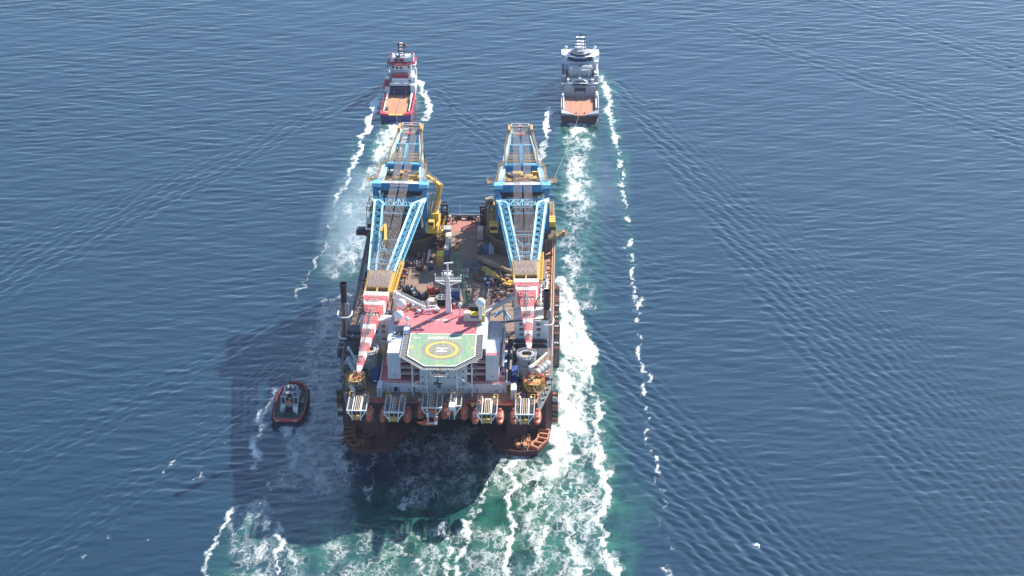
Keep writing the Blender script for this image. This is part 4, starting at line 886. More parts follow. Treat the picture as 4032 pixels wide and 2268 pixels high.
# roof machinery room with yellow hatch, striped counterweight
MR = thing('roof_machinery', 'cream roof machinery cabin with yellow top beside the large right radome', 'machinery', (8.0,42,ZR))
p = (9.64,40.77,51.00); x, y = p[0], p[1]
b = MB(); b.bx(x-5,x+3.6,y,y+4,ZR,ZR+1.6,0); b.bx(x-4.6,x-2,y+.6,y+3.4,ZR+1.6,ZR+3.6,0); b.build('base_housing', ['cream_paint'], MR)
b = MB(); b.bx(x-1.8,x+1.8,y+.3,y+3.4,ZR+2.4,ZR+3.1,0); b.build('yellow_cover', ['mark_yellow'], MR)
b = MB(); b.bx(x-1.7,x+1.5,y+.1,y+.4,ZR+1.0,ZR+2.4,0); b.build('blue_panel', ['blue_box'], MR)
b = MB(); b.bx(x+1.9,x+4.3,y+1.6,y+5,ZR,ZR+6.5,0); b.build('cabinet_tower', ['cream_paint'], MR)
b = MB(); b.bx(x-3,x+2,y+5,y+8,ZR+1,ZR+4.5,0); b.build('dark_grille', ['black'], MR)
CW = thing('striped_hook_block', 'yellow and black striped hook block at the edge of the red roof', 'hook block', (x+3.2,y-.8,ZR))
for i in range(8):
    b = MB(); z = ZR+.5+i*.42; b.bx(x+2.0,x+4.4,y-1.6,y-.2,z,z+.42,0); b.build('stripe_plate', ['mark_yellow' if i % 2 else 'black'], CW)
b = MB(); b.tube((x+3.2,y-.9,ZR+3.9),(x+3.2,y-.9,ZR+5),.5,m=0); b.build('hook_shackle', ['mark_yellow'], CW)
# heap of antennas and netting on the roof
SC = thing('folded_antenna_frame', 'white folded lattice of antenna booms lying on the red roof left of the mast', 'antenna', (-9, 46, ZR))
p = (-11.10,49.74,51.00)
for i in range(16):
    b = MB(); a = rnd.uniform(-.5,.5); L_ = rnd.uniform(1.5,3.6); cx_ = p[0]+rnd.uniform(-4,3.6); cy_ = p[1]+rnd.uniform(-2.2,2.2); z = ZR+rnd.uniform(.4,1.8)
    b.beam((cx_-L_/2,cy_-a,z),(cx_+L_/2,cy_+a,z+rnd.uniform(-.4,.4)),.3,.3,0); b.build('antenna_bar', ['radome_white'], SC)
b = MB(); b.sph((p[0]-4.6,p[1]-1.6,ZR+.9),1.0,0,12,8,.8); b.build('canvas_cover', ['radome_white'], SC)
b = MB(); b.box((p[0]+4.0,p[1]-.2,ZR+1.0),(1.0,2.2,1.4),.6,0); b.build('end_block', ['radome_white'], SC)

# ================================================================ things on the main deck
def crate(r, name, m, label, cat, group=None, parts='corr', zb=D, roof=None):
    """box whose top face rectangle is r=(x0,x1,y0,y1,ztop); corrugated sides and door bars"""
    x0, x1, y0, y1, z = r; t = thing(name, label, cat, ((x0+x1)/2, (y0+y1)/2, zb), group)
    b = MB(); b.bx(x0+.05,x1-.05,y0+.05,y1-.05,zb,z-.1,0)
    if parts == 'corr':
        n = int((y1-y0)/.6)
        for i in range(n): b.bx(x0,x1,y0+.1+i*.6,y0+.35+i*.6,zb+.2,z-.25,0)
    for x in (x0+.08,x1-.08):
        for y in (y0+.08,y1-.08): b.bx(x-.1,x+.1,y-.1,y+.1,zb,z,0)
    b.build('shell', [m], t)
    b = MB(); b.bx(x0,x1,y0,y1,z-.12,z,0)
    for i in range(int((y1-y0)/1.2)): b.bx(x0+.15,x1-.15,y0+.3+i*1.2,y0+.7+i*1.2,z,z+.04,0)
    b.build('roof', [roof or m], t)
    b = MB()
    for f in (.2,.42,.58,.8): x = x0+(x1-x0)*f; b.beam((x,y0-.03,zb+.2),(x,y0-.03,z-.25),.08,.06,0)
    b.bx((x0+x1)/2-.03,(x0+x1)/2+.03,y0-.04,y0+.06,zb+.1,z-.2,1); b.build('door', ['grey_paint','black'], t)
    return t
G1 = 'containers in the row beside the left crane'
crate((-13.55,-10.88,163.06,167.99,36.20),'container','grey_light','grey container at the far end of the row, left one of the pair','container',G1)
crate((-10.76,-8.09,163.12,168.05,36.20),'container','grey_light','grey container at the far end of the row, right one of the pair','container',G1)
crate((-10.28,-7.51,154.51,160.24,36.20),'container','cream_paint','beige container just nearer than the grey pair','container',G1)
crate((-10.04,-7.16,148.28,153.94,36.20),'container','cream_paint','beige container halfway along the row, beside the red frame','container',G1)
crate((-10.21,-8.09,142.20,148.35,35.60),'container','white_paint','white canvas-topped container beside the yellow one','container',G1)
crate((-13.08,-9.76,128.98,135.29,38.60),'container','yellow_paint','yellow container on top of another at the near end of the row','container',G1,zb=36.0,roof='mark_yellow')
crate((-13.08,-9.76,128.24,134.25,35.95),'container','ochre','lower ochre container under the yellow one','container',G1)
crate((-10.03,-7.20,129.44,135.75,38.40),'container','dark_grey','dark grey container beside the yellow one','container',G1,zb=D)
crate((5.44,7.97,158.62,164.11,38.00),'container','cream_paint','beige roofed store nearest the deck lane, left one under the right crane','container','stores under the right crane')
crate((8.09,10.62,158.68,164.17,38.00),'container','rust','brownish roofed store, right one under the right crane','container','stores under the right crane')
crate((8.69,11.18,143.18,149.62,35.60),'container','blue_box','blue container in the shade under the right crane','container','boxes in the shade')
crate((11.55,14.17,142.84,150.69,35.80),'container','grey_light','white-lidded container in the shade under the right crane','container','boxes in the shade')
crate((6.07,7.07,147.67,150.48,35.00),'crate','grey_light','small pale crate left of the shaded blue container','crate','boxes in the shade')
crate((7.14,8.26,148.82,152.20,35.00),'crate','ochre','small ochre crate left of the shaded blue container','crate','boxes in the shade')
crate((6.12,7.61,142.33,147.91,34.60),'crate','dark_grey','dark flat crate nearest the viewer left of the blue container','crate','boxes in the shade')
def rack_frame(r, m, name, label, h, fill=None, fm='rust'):
    x0, x1, y0, y1, z = r; t = thing(name, label, 'rack', ((x0+x1)/2,(y0+y1)/2,D)); b = MB(); b.frame(x0,x1,y0,y1,D+.1,z,.42,0,False)
    b.beam((x0,(y0+y1)/2,z),(x1,(y0+y1)/2,z),.3,.3,0); b.build('frame', [m], t)
    if fill:
        for i in range(fill):
            b = MB(); x = x0+.4+(x1-x0-.8)*i/max(1,fill-1); b.tube((x,y0+.3,D+.9),(x,y1-.3,D+.9+rnd.random()*.5),.38,n=8,m=0); b.build('pipe_length', [fm], t)
    return t
rack_frame((-13.47,-10.96,150.30,157.41,36.00),'rust','pipe_rack','rust-red tall frame rack left of the beige containers',3,3,'red_paint')
rack_frame((-13.25,-11.00,143.89,151.76,35.00),'rust','pipe_rack','rust-red low rack of pipes just behind the yellow container',2,4,'hull_red')
rack_frame((-25.93,-20.02,128.77,134.23,35.00),'hull_red','cargo_basket','long dark red open basket with white bundle inside',2,5,'grey_light')
rack_frame((-22.36,-19.67,124.49,128.27,35.00),'hull_red','cargo_basket','small dark red open basket in front of the long one',2,3,'dark_grey')
rack_frame((-30.21,-28.52,105.48,109.65,34.60),'dark_grey','cargo_basket','small dark basket by the yellow gangway of the left crane',2)
t = thing('spreader_frame', 'narrow rust-brown hoop frame beside the small dark basket', 'frame', (-28.04,107.01,33.00)); b = MB(); p = (-28.04,107.01,33.00); b.beam((p[0]-.9,p[1],D+.2),(p[0]-.9,p[1]+4,D+.2),.3,.3); b.beam((p[0]+.9,p[1],D+.2),(p[0]+.9,p[1]+4,D+.2),.3,.3); b.beam((p[0]-.9,p[1],D+.2),(p[0]+.9,p[1],D+.2),.3,.3); b.build('hoop', ['hull_red'], t)
# rust brown bundles
for i in range(11):
    pass
x0 = (-23.86,-15.04,135.86,144.72,34.50)
for i in range(11):
    x = x0[0]+(x0[1]-x0[0])*i/10; y = x0[2]+rnd.uniform(-.6,.8); t = thing('riser_buoy','rust-brown riser joint lying in a row beside the left crane tub','riser joint',(x,y,D),'rust-brown riser joints in a row')
    b = MB(); b.tube((x,y,D+.9),(x,y+5.2,D+1.1),.52,n=10,m=0); b.build('barrel', ['orange_deck' if i % 3 else 'hull_red'], t)
    for k_ in (.1,.5,.9):
        b = MB(); b.tube((x,y+5.2*k_,D+.95),(x,y+5.2*k_+.4,D+.97),.66,n=10,m=0); b.build('collar', ['dark_grey'], t)
# pile of beams
t = thing('beam_pile','loose pile of pale and brown steel beams near the left crane tub','beams',(-17.22,156.27,33.00))
for i in range(15):
    p0 = (-17.18,155.70,33.00); a = rnd.uniform(.5,1.05); L_ = rnd.uniform(4,8); cx_ = p0[0]+rnd.uniform(-3.4,3); cy_ = p0[1]+rnd.uniform(-6,7); z = D+.3+rnd.random()*1.6
    b = MB(); b.beam((cx_-math.cos(a)*L_/2,cy_-math.sin(a)*L_/2,z),(cx_+math.cos(a)*L_/2,cy_+math.sin(a)*L_/2,z+rnd.uniform(-.3,.4)),.45,.35,0); b.build('steel_beam', [rnd.choice(('grey_light','cream_paint','rust','hull_red'))], t)
p = (-17.79,134.48,33.00); t = thing('white_gangway','slim white pole stand leaning across the red baskets','pole',p); b = MB(); b.tube((p[0],p[1]-3,D+.6),(p[0]+.6,p[1]+7,D+2.6),.48,n=8); b.build('pole', ['white_paint'], t); b = MB(); b.beam((p[0]-.9,p[1]-2.6,D+.4),(p[0]+1.2,p[1]-2.6,D+.4),.4,.5); b.build('foot', ['bright_blue'], t)
crate((-19.02,-17.06,122.26,125.75,34.80),'crate','orange_deck','salmon-brown crate standing by itself on the sunlit deck','crate')
crate((-16.96,-14.51,124.56,127.52,34.20),'crate','navy','dark low pallet right of the salmon crate','pallet')
# rows of pallets under the green boom
for r_ in range(5):
    for c_ in range(3):
        pass
pal = (-2.61,3.12,115.95,126.63,33.60)
for r_ in range(5):
    for c_ in range(3):
        x = pal[0]+(pal[1]-pal[0])*(c_+.5)/3; y = pal[2]+(pal[3]-pal[2])*(r_+.5)/5
        t = thing('pallet','beige loaded pallet in the rows beneath the green crane boom','pallet',(x,y,D),'beige pallets in rows on the deck'); b = MB(); b.box((x,y,D+.15),(1.6,1.25,.2),.05*rnd.random()); b.build('base', ['dark_grey'], t); b = MB(); b.box((x,y,D+.55),(1.5,1.1,.6),.1*rnd.random()); b.build('load', [rnd.choice(('cream_paint','orange_deck','grey_light'))], t)
# forklift
p = (-4.20,148.64,33.00); t = thing('forklift','small yellow and black deck forklift at the tip of the green boom','forklift',p)
b = MB(); b.bx(p[0]-1,p[0]+1,p[1]-1.2,p[1]+1.6,D+.3,D+1.3); b.build('body', ['mark_yellow'], t); b = MB(); b.bx(p[0]-.9,p[0]+.9,p[1]+.2,p[1]+1.5,D+2.2,D+2.35); 
for a, c in ((-.8,.3),(.8,.3),(-.8,1.4),(.8,1.4)): b.beam((p[0]+a,p[1]+c,D+1.3),(p[0]+a,p[1]+c,D+2.2),.1,.1)
b.build('cab_roof', ['black'], t); b = MB(); b.beam((p[0]-.5,p[1]+2,D),(p[0]-.5,p[1]+2,D+3),.15,.15); b.beam((p[0]+.5,p[1]+2,D),(p[0]+.5,p[1]+2,D+3),.15,.15); b.bx(p[0]-.6,p[0]+.6,p[1]+2,p[1]+3.2,D+.2,D+.3); b.build('mast', ['dark_grey'], t)
for a in (-.95,.95):
    for c in (-.8,1.0):
        b = MB(); b.tube((p[0]+a-.15,p[1]+c,D+.4),(p[0]+a+.15,p[1]+c,D+.4),.4,n=10); b.build('wheel', ['tyre'], t)
# green lattice crane
GC = thing('crawler_crane','green lattice-boom crawler crane parked behind the accommodation roof','crane',(5.03,86.09,33.00))
pb = (3.89,81.69,38.00); pt_ = (-3.45,127.55,40.50)
b = MB(); b.truss((pb[0],pb[1],pb[2]),(pt_[0],pt_[1],pt_[2]),2.0,1.8,30,.24,.15,0,1.9,1.7); b.build('lattice_boom', ['green_paint'], GC)
b = MB(); p = (5.18,74.30,38.00); q = (4.33,81.62,44.00); b.truss(p,q,2.0,1.2,10,.26,.15,0); b.box((4.32,81.74,44.20),(2.6,1.2,.8),0,1); b.build('mast_frame', ['green_paint','dark_grey'], GC)
p = (5.25,77.28,36.00); b = MB(); b.box((p[0],p[1],36.5),(4.6,7,3),.1,0); b.box((p[0],p[1]-3.4,37),(5.2,1.8,3.2),.1,0); b.build('upper_house', ['dark_grey'], GC)
b = MB(); b.box((p[0]-2.6,p[1]+2,37),(1.5,2.4,2.6),.1,0); b.build('cab', ['glass'], GC)
for s_ in (-2.6,2.6):
    b = MB(); b.box((p[0]+s_,p[1],34),(1.3,8.4,1.8),.1,0); b.build('crawler_track', ['black'], GC)
b = MB(); b.tube(q:=(4.37,80.98,44.60),(pt_[0],pt_[1],pt_[2]+1),.07,n=4); b.tube((q[0]-.6,q[1],q[2]),(pt_[0]-.6,pt_[1],pt_[2]+1),.07,n=4); b.build('pendant_rope', ['rope'], GC)
# yellow piles and their hammers
def pile(a, c, r0, r1, m, label):
    t = thing('steel_pile', label, 'pile', a, 'large steel piles lying on the deck'); A_ = Vector(a); B_ = Vector(c); d = B_-A_
    cuts = [0,.06,.34,.38,.62,.66,1]; rr = [r0*1.05,r0,r0*.98,r0*1.1,r1*1.1,r1,r1]
    b = MB()
    for i in range(6): b.tube(A_+d*cuts[i], A_+d*cuts[i+1], rr[i], rr[i+1], 20, 0)
    b.build('tube', [m], t)
    for f in (.08,.15,.22,.29,.5,.75,.95):
        b = MB(); r = (r0+(r1-r0)*f)*1.07; b.tube(A_+d*f, A_+d*(f+.012), r, r, 20, 0); b.build('hoop_band', ['rust'], t)
    b = MB(); b.tube(A_-d*.004, A_+d*.002, r0*.8, r0*.8, 18, 0); b.build('end_cap', ['black'], t)
    for f in (.2,.5,.8):
        b = MB(); q = A_+d*f; b.box((q.x,q.y,D+.4),(3.4,.8,.8),0,0); b.build('cradle', ['dark_grey'], t)
    return t
pile((7.73,133.82,35.00),(23.18,119.58,35.00),1.55,1.0,'pile_tan','long ochre-brown pile lying diagonally, the one farther from the house')
pile((10.16,122.50,35.00),(20.84,108.97,35.00),1.6,.9,'pile_yellow','bright yellow pile lying diagonally, the one nearer the house')
t = thing('pile_hammer','dark yellow pile-driving tool cluster at the near end of the yellow pile','tool',(21.97,111.28,33.00))
p = (22.03,109.36,34.00)
for i in range(10):
    b = MB(); b.box((p[0]+rnd.uniform(-2.6,2.2),p[1]+rnd.uniform(-4.5,4),34+rnd.random()*1.6),(1+rnd.random(),1+rnd.random()*1.4,.8+rnd.random()),rnd.random(),0); b.build('tool_block', [rnd.choice(('ochre','yellow_paint','rust','orange_deck'))], t)
b = MB(); b.ring((p[0]+.5,p[1]),1.3,1.9,34,35.4,20); b.build('clamp_ring', ['ochre'], t)
# nets, skid, big bags, hose
def heap(c, rx, ry, h, name, m, label, cat, seed=1, n=16, k=7):
    r = random.Random(seed); b = MB(); vs = [(c[0],c[1],D+h)]; fs = []
    for j in range(1,k+1):
        f = j/k
        for i in range(n):
            a = 2*math.pi*i/n; q = f*(1+r.uniform(-.14,.14)); vs.append((c[0]+rx*q*math.cos(a), c[1]+ry*q*math.sin(a), D+max(0,h*(1-f**1.6))+(r.uniform(-.35,.35) if j<k else 0)))
    for i in range(n): fs.append((0,1+i,1+(i+1)%n))
    for j in range(k-1):
        for i in range(n): fs.append((1+j*n+i,1+(j+1)*n+i,1+(j+1)*n+(i+1)%n,1+j*n+(i+1)%n))
    b.add(vs, fs, 0); return solo(b, name, m, label, cat)
MATS['netting'] = mat('netting',(0.16,0.15,0.145),.9,.9,1.1,dirtcol=(.04,.035,.035),patch=((.50,.48,.45),1.3,.56,.64))
heap((5.18,129.54,33.00),4.8,7.2,2.2,'net_heap',['netting'],'heap of grey and white netting left of the piles','net heap',2,22,9)
p = (9.61,117.85,33.00); t = thing('timber_raft','olive wooden raft skid lying in front of the net heap','raft',p)
b = MB(); b.prism([(p[0]-5,p[1]-.5),(p[0]-3,p[1]-4.5),(p[0]+4.6,p[1]-5.5),(p[0]+5.4,p[1]-1),(p[0]+3.6,p[1]+3.6),(p[0]-3.6,p[1]+4)],D+.1,D+1.3); b.build('hull', ['olive'], t)
for i in range(7):
    b = MB(); b.box((p[0]-3+rnd.random()*6.5,p[1]-3+rnd.random()*5.5,D+1.6),(1+rnd.random()*2,.8+rnd.random()*2,.7),rnd.random()); b.build('deck_gear', [rnd.choice(('olive','cream_paint','rust'))], t)
p = (13.24,111.87,33.00); t = thing('bulk_bags','blue basket holding white bulk bags on the sunlit deck','bags',p); b = MB(); b.bx(p[0]-2.2,p[0]+2.8,p[1]-2.5,p[1]+1.8,D,D+1.1); b.build('basket', ['blue_box'], t)
for dx, dy in ((-2,1.6),(1.8,1.4),(-.4,-2.2),(.2,1.2)):
    b = MB(); b.sph((p[0]+dx,p[1]+dy,D+1.4),.95,0,10,7,.8); b.build('bag', ['radome_white'], t)
for i,(p,r) in enumerate((((17.43,102.86,33.00),2.2),((19.16,104.97,33.00),1.5),((16.40,98.22,33.00),1.6))):
    t = thing('hose_coil',('large pale hose coil by the right service crane boom','small pale hose coil beside the large one','brown hose coil nearest the roof cabin')[i],'hose',p)
    for k_ in range(3):
        b = MB(); b.ring((p[0],p[1]),r-.3-.12*k_,r-.1*k_,D+.05+.3*k_,D+.3+.3*k_,24); b.build('hose_loop', ['cream_paint' if i < 2 else 'rust'], t)
for i in range(9):
    r0_ = (15.72,21.70,92.69,108.06,33.00); p = (rnd.uniform(r0_[0],r0_[1]),rnd.uniform(r0_[2],r0_[3]),33); b = MB(); b.box((p[0],p[1],D+.5),(1+rnd.random()*1.8,1+rnd.random()*2,.7+rnd.random()*.9),rnd.random()); b.box((p[0]+.2,p[1],D+1.2),(.7,.9,.6),rnd.random())
    solo(b,'deck_tool',[rnd.choice(('orange','rust','dark_grey','olive','orange_deck'))],'loose tools and scrap between the piles and the right service crane','tools','loose tools between the piles and the service crane')
# reels, winches and drums just behind the accommodation
def reel(p, r, w, m1, m2, label, ax_=0, grp=None):
    t = thing('cable_reel', label, 'reel', p, grp); x, y, _ = p; ca, sa = math.cos(ax_), math.sin(ax_)
    for s_ in (-1,1):
        b = MB(); b.tube((x+s_*w/2*ca,y+s_*w/2*sa,D+r),(x+(s_*w/2+.22*s_)*ca,y+(s_*w/2+.22*s_)*sa,D+r),r,n=22,m=0); b.build('flange', [m1], t)
    b = MB(); b.tube((x-w/2*ca,y-w/2*sa,D+r),(x+w/2*ca,y+w/2*sa,D+r),r*.6,n=18,m=0); b.build('drum', [m2], t)
    b = MB(); b.box((x,y,D+.25),(w+1.2,r*1.6,.5),ax_); b.build('cradle', ['dark_grey'], t); return t
reel((-13.77,99.07,33.00),2.6,3.2,'hull_red','red_paint','large dark red cable reel left of the mast foot')
reel((-10.90,100.93,33.00),1.7,2.0,'dark_grey','orange','orange winch drum beside the large red reel')
for i,p in enumerate(((-25.96,101.88,33.00),(-24.28,101.92,33.00),(-22.46,99.90,33.00),(-21.24,96.34,33.00))):
    reel(p,1.9,2.4,'black','grey_paint',('leftmost black wheel reel behind the white service crane boom','second black wheel reel from the left behind the white boom','third black wheel reel from the left behind the white boom','black wheel reel closest to the white boom, last of its line')[i],.3,'black wheel reels')
reel((-17.25,93.89,33.00),2.5,3.0,'black','dark_grey','big black reel with pale spokes right of the wheel reels',.25)
p = (-2.67,97.27,33.00); t = thing('blue_winch','dark blue winch unit on the deck right of the mast','winch',p); b = MB(); b.bx(p[0]-2.5,p[0]+2.5,p[1]-3,p[1]+5,D,D+2.6); b.build('housing', ['blue_box'], t); b = MB(); b.tube((p[0]-2.4,p[1]+1,D+3.2),(p[0]+2.4,p[1]+1,D+3.2),1.1,n=14); b.build('drum', ['grey_light'], t)
for i,(p,m1,h,lb) in enumerate((((-12.14,88.84,34.00),'cream_paint',3.2,'tan cage locker standing at the back edge of the roof'),((-8.17,89.68,34.00),'black',2.6,'round black tank with pale cross straps behind the roof'),((-4.19,86.51,34.00),'black',3,'black equipment block right of the mast foot'),((0.01,82.86,34.00),'dark_grey',3.4,'dark machinery block behind the right thin dome'),((-15.05,86.26,34.00),'rust',1.6,'low rusty skid behind the tiny domes'))):
    t = thing('deck_machine', lb, 'machinery', (p[0],p[1],D)); b = MB()
    if i == 1: b.tube((p[0],p[1],D),(p[0],p[1],D+4),2.6,n=20,m=0); b.build('tank', ['black'], t); b = MB(); b.beam((p[0]-2.4,p[1],D+4.1),(p[0]+2.4,p[1],D+4.1),.25,.2); b.beam((p[0],p[1]-2.4,D+4.1),(p[0],p[1]+2.4,D+4.1),.25,.2); b.ring((p[0],p[1]),2.4,2.7,D+3.9,D+4.15,20); b.build('strap', ['grey_light'], t)
    else: b.bx(p[0]-1.8,p[0]+1.8,p[1]-2,p[1]+2,D,D+h); b.build('housing', [m1], t); b = MB(); b.frame(p[0]-2,p[0]+2,p[1]-2.2,p[1]+2.2,D,D+h+.8,.18,0); b.build('guard_frame', ['grey_light' if i else 'orange_deck'], t)
# deck people
def person(p, m1, m2, label, rz=0.0, step=.25):
    x, y, z = p; t = thing('person', label, 'person', p, None); 
    me_ = bpy.data.meshes.new('body'); V_ = [(0,0,.95),(0,0,1.2),(0,0,1.42),(0,0,1.52),(0,0,1.66),(.2,0,1.40),(.26,.04,1.12),(.22,.2,.92),(-.2,0,1.40),(-.27,-.02,1.12),(-.25,.14,.9),(.1,0,.88),(.12,step,.5),(.12,step-.05,.06),(.12,step+.14,.04),(-.1,0,.88),(-.12,-step*.6,.5),(-.12,-step-.05,.07),(-.12,-step+.14,.04)]
    E_ = [(0,1),(1,2),(2,3),(3,4),(2,5),(5,6),(6,7),(2,8),(8,9),(9,10),(0,11),(11,12),(12,13),(13,14),(0,15),(15,16),(16,17),(17,18)]
    me_.from_pydata(V_, E_, []); o = bpy.data.objects.new('body', me_); COL.objects.link(o); md = o.modifiers.new('skin','SKIN')
    Rr = [.15,.16,.17,.06,.11,.07,.05,.04,.07,.05,.04,.09,.07,.05,.04,.09,.07,.05,.04]
    for i, s_ in enumerate(me_.skin_vertices[0].data): s_.radius = (Rr[i], Rr[i]); s_.use_root = (i == 0)
    o.modifiers.new('sub','SUBSURF').levels = 1
    dg = bpy.context.evaluated_depsgraph_get(); dg.update(); mm = bpy.data.meshes.new_from_object(o.evaluated_get(dg)); bpy.data.objects.remove(o)
    mm.materials.clear(); mm.materials.append(MATS[m1]); bo = bpy.data.objects.new('body', mm); COL.objects.link(bo); bo.parent = t
    b = MB(); b.sph((x,y,z+1.72),.17,0,10,6,.9); b.build('helmet', [m2], t); t.rotation_euler = (0,0,rz)
    for ch in t.children:
        if ch.name.startswith('helmet'): ch.location = (0,0,0)
    t.scale = (1.08,1.08,1.08); return t
mat('skin_suit',(0.45,0.06,0.05),.8,.2,2); mat('dark_suit',(0.06,0.03,0.05),.8,.2,2)
person((-8.53,37.79,51.00),'skin_suit','mark_white','person in dark red overalls walking across the red roof below the lettering',.4)
person((10.13,32.43,51.00),'skin_suit','red_paint','person in dark red overalls near the right edge of the red roof',-.3)
person((-0.63,46.42,51.00),'dark_suit','mark_white','person in dark overalls standing between the mast and the roof cabin',1.0)
# gas bottle / orange float on the roof
p = (-20.60,49.76,51.00); b = MB(); b.sph((p[0],p[1],ZR+.7),.6,0,10,7,1.2); b.tube((p[0],p[1],ZR),(p[0],p[1],ZR+.4),.3); solo(b,'roof_float',['mark_yellow'],'orange-yellow float on the red roof right of the large radomes','float')
# ---- exhaust stacks
def stack(p, zt, label, frames):
    x, y = p[0], p[1]; t = thing('exhaust_stack', label, 'exhaust stack', (x,y,37), 'pair of tall exhaust stacks')
    b = MB(); b.tube((x,y,zt-9),(x,y,zt),1.45,1.5,16); b.tube((x,y,zt-1.5),(x,y,zt),1.75,1.75,16); b.build('cowl', ['black'], t)
    b = MB(); b.tube((x-.7,y,36),(x-.7,y,zt-8),.75,n=12,m=0); b.tube((x+.7,y-.2,36),(x+.7,y-.2,zt-8),.6,n=12,m=1); b.tube((x+1.6,y,35),(x+1.6,y,zt-10),.35,n=8,m=1); b.build('pipe_cluster', ['rust','grey_paint'], t)
    for z in frames:
        b = MB(); w = 3.1; pts = [(x-w,y+3),(x-w,y-1.2),(x-1.6,y-3.4),(x+1.6,y-3.4),(x+w,y-1.2),(x+w,y+3)]
        for i in range(5): b.beam((*pts[i],z),(*pts[i+1],z),.45,.6,0)
        b.build('support_collar', ['white_paint'], t)
    b = MB(); s_ = -1 if x > 0 else 1
    b.tube((x,y,36.5),(x+s_*1.5,y,35.2),1.2,n=12,m=0); b.build('duct_elbow', ['black'], t); return t
stack((41.18,44.83,38.00),64.5,'tall black-topped exhaust stack on the right side of the vessel beside the upright jib',(49,))
stack((-48.57,47.88,38.00),65.5,'tall black-topped exhaust stack on the left edge of the vessel, dark water behind it',(50,39.5))
# ---- boom rest portals
def portal(x0, x1, y, z0, z1, name, label, cols, rows, wh=(1.8,1.7), m='white_paint'):
    t = thing(name, label, 'boom rest', ((x0+x1)/2, y, D), 'white boom rests')
    dpt = 5.0; xs = [x0]; 
    for c in cols: xs += [c-wh[0]/2, c+wh[0]/2]
    xs.append(x1)
    b = MB()
    for i in range(0, len(xs)-1, 2): b.bx(xs[i], xs[i+1], y, y+dpt, z0, z1, 0)
    zs = [z0]
    for r_ in rows: zs += [r_-wh[1]/2, r_+wh[1]/2]
    zs.append(z1)
    for i in range(1, len(xs)-1, 2):
        for j in range(0, len(zs)-1, 2): b.bx(xs[i], xs[i+1], y+.003, y+dpt-.003, zs[j], zs[j+1], 0)
    WL_ = b.build('wall', [m], t)
    for i, c in enumerate(cols):
        for r_ in rows:
            b = MB(); b.bx(c-.5,c+.6,y+2.5,y+3.5,r_-.8,r_+.5,0); b.build('valve', [rnd.choice(('rust','dark_grey','orange_deck','cream_paint'))], WL_)
    return t
wr = (25.62,40.16,43.20,61.35,41.00)
portal(27.2,42.3,43.5,41,50.2,'boom_rest','white boom rest wall with square openings under the right red and white jib',(30.0,33.6,37.6),(43.0,45.6,48.3))
PR = thing('straddle_frame','grey frame and posts straddling the right red and white jib','frame',(34.5,52,D))
b = MB(); b.bx(26.4,30.8,50,53,50.2,52.0,0); b.bx(36.2,41.4,50,53,50.2,52.0,0); b.bx(26.4,41.4,53,54.2,46,50,0); b.build('saddle_beam', ['grey_light'], PR)
for x in (27.6,40.4):
    b = MB(); b.beam((x,51.5,52),(x,51.5,62),.9,.9); b.beam((x,51.5,52.6),(x+(2.6 if x<30 else -2.4),51.5,56),.5,.5); b.build('guide_post', ['white_paint'], PR)
b = MB(); b.beam((20.5,40.5,50.2),(30,43.4,51.0),.7,1.0); b.build('link_beam', ['grey_light'], PR)
b = MB(); b.beam((20.5,40.2,50.9),(42,43.2,51.4),.5,.35); b.build('top_pipe', ['black'], PR)
portal(-41.5,-27.6,44.5,41,49.0,'boom_rest','white boom rest wall with square openings under the left red and white jib',(-38,-34.6,-31.3),(43.0,45.8))
def lowwall(x0,x1,y,z0,z1,label,m):
    t = thing('rest_foundation', label, 'foundation', ((x0+x1)/2,y,D)); b = MB(); b.bx(x0,x1,y,y+4.5,z0,z1,0)
    b.build('wall', [m], t)
    for i in range(5):
        b = MB(); x = x0+(x1-x0)*(i+.5)/5; b.beam((x,y-.15,z0),(x,y-.15,z1),.3,.3); b.build('stiffener', [m], t)
lowwall(27.2,42.0,42.6,D,40.9,'pale foundation wall below the right boom rest','white_paint')
lowwall(-40.5,-27.4,43.4,D,40.9,'rust-streaked cream foundation wall below the left boom rest','cream_paint')
# big horizontal ducts by the right rest
DU = thing('exhaust_duct','thick black exhaust ducts running from the right stack to the deckhouse','duct',(34,41,D))
for z, y in ((41.0,41.4),(38.6,41.0)):
    b = MB(); b.tube((24.5,y,z),(41.5,y,z),.85,n=12); b.build('duct_run', ['black'], DU)
b = MB(); b.tube((25.4,41,41),(25.4,12,37.0),1.1,n=12); b.build('duct_run', ['black'], DU)
b = MB(); b.bx(24.6,27,14,42,D,35.5); b.build('duct_base', ['black'], DU)
DU2 = thing('exhaust_duct','dark ducts behind the left stack on the outboard side','duct',(-45,44,D)); 
for z, y in ((42,44),(39,43.4)):
    b = MB(); b.bx(-47.5,-41.5,y,y+1.6,z,z+1.2); b.build('duct_run', ['black'], DU2)
b = MB(); b.bx(-48.5,-42,42,58,D,39); b.build('duct_base', ['dark_grey'], DU2)
b = MB(); b.bx(-46.6,-41.2,26,40,D,34.5,0); b.build('duct_base', ['black'], DU2)
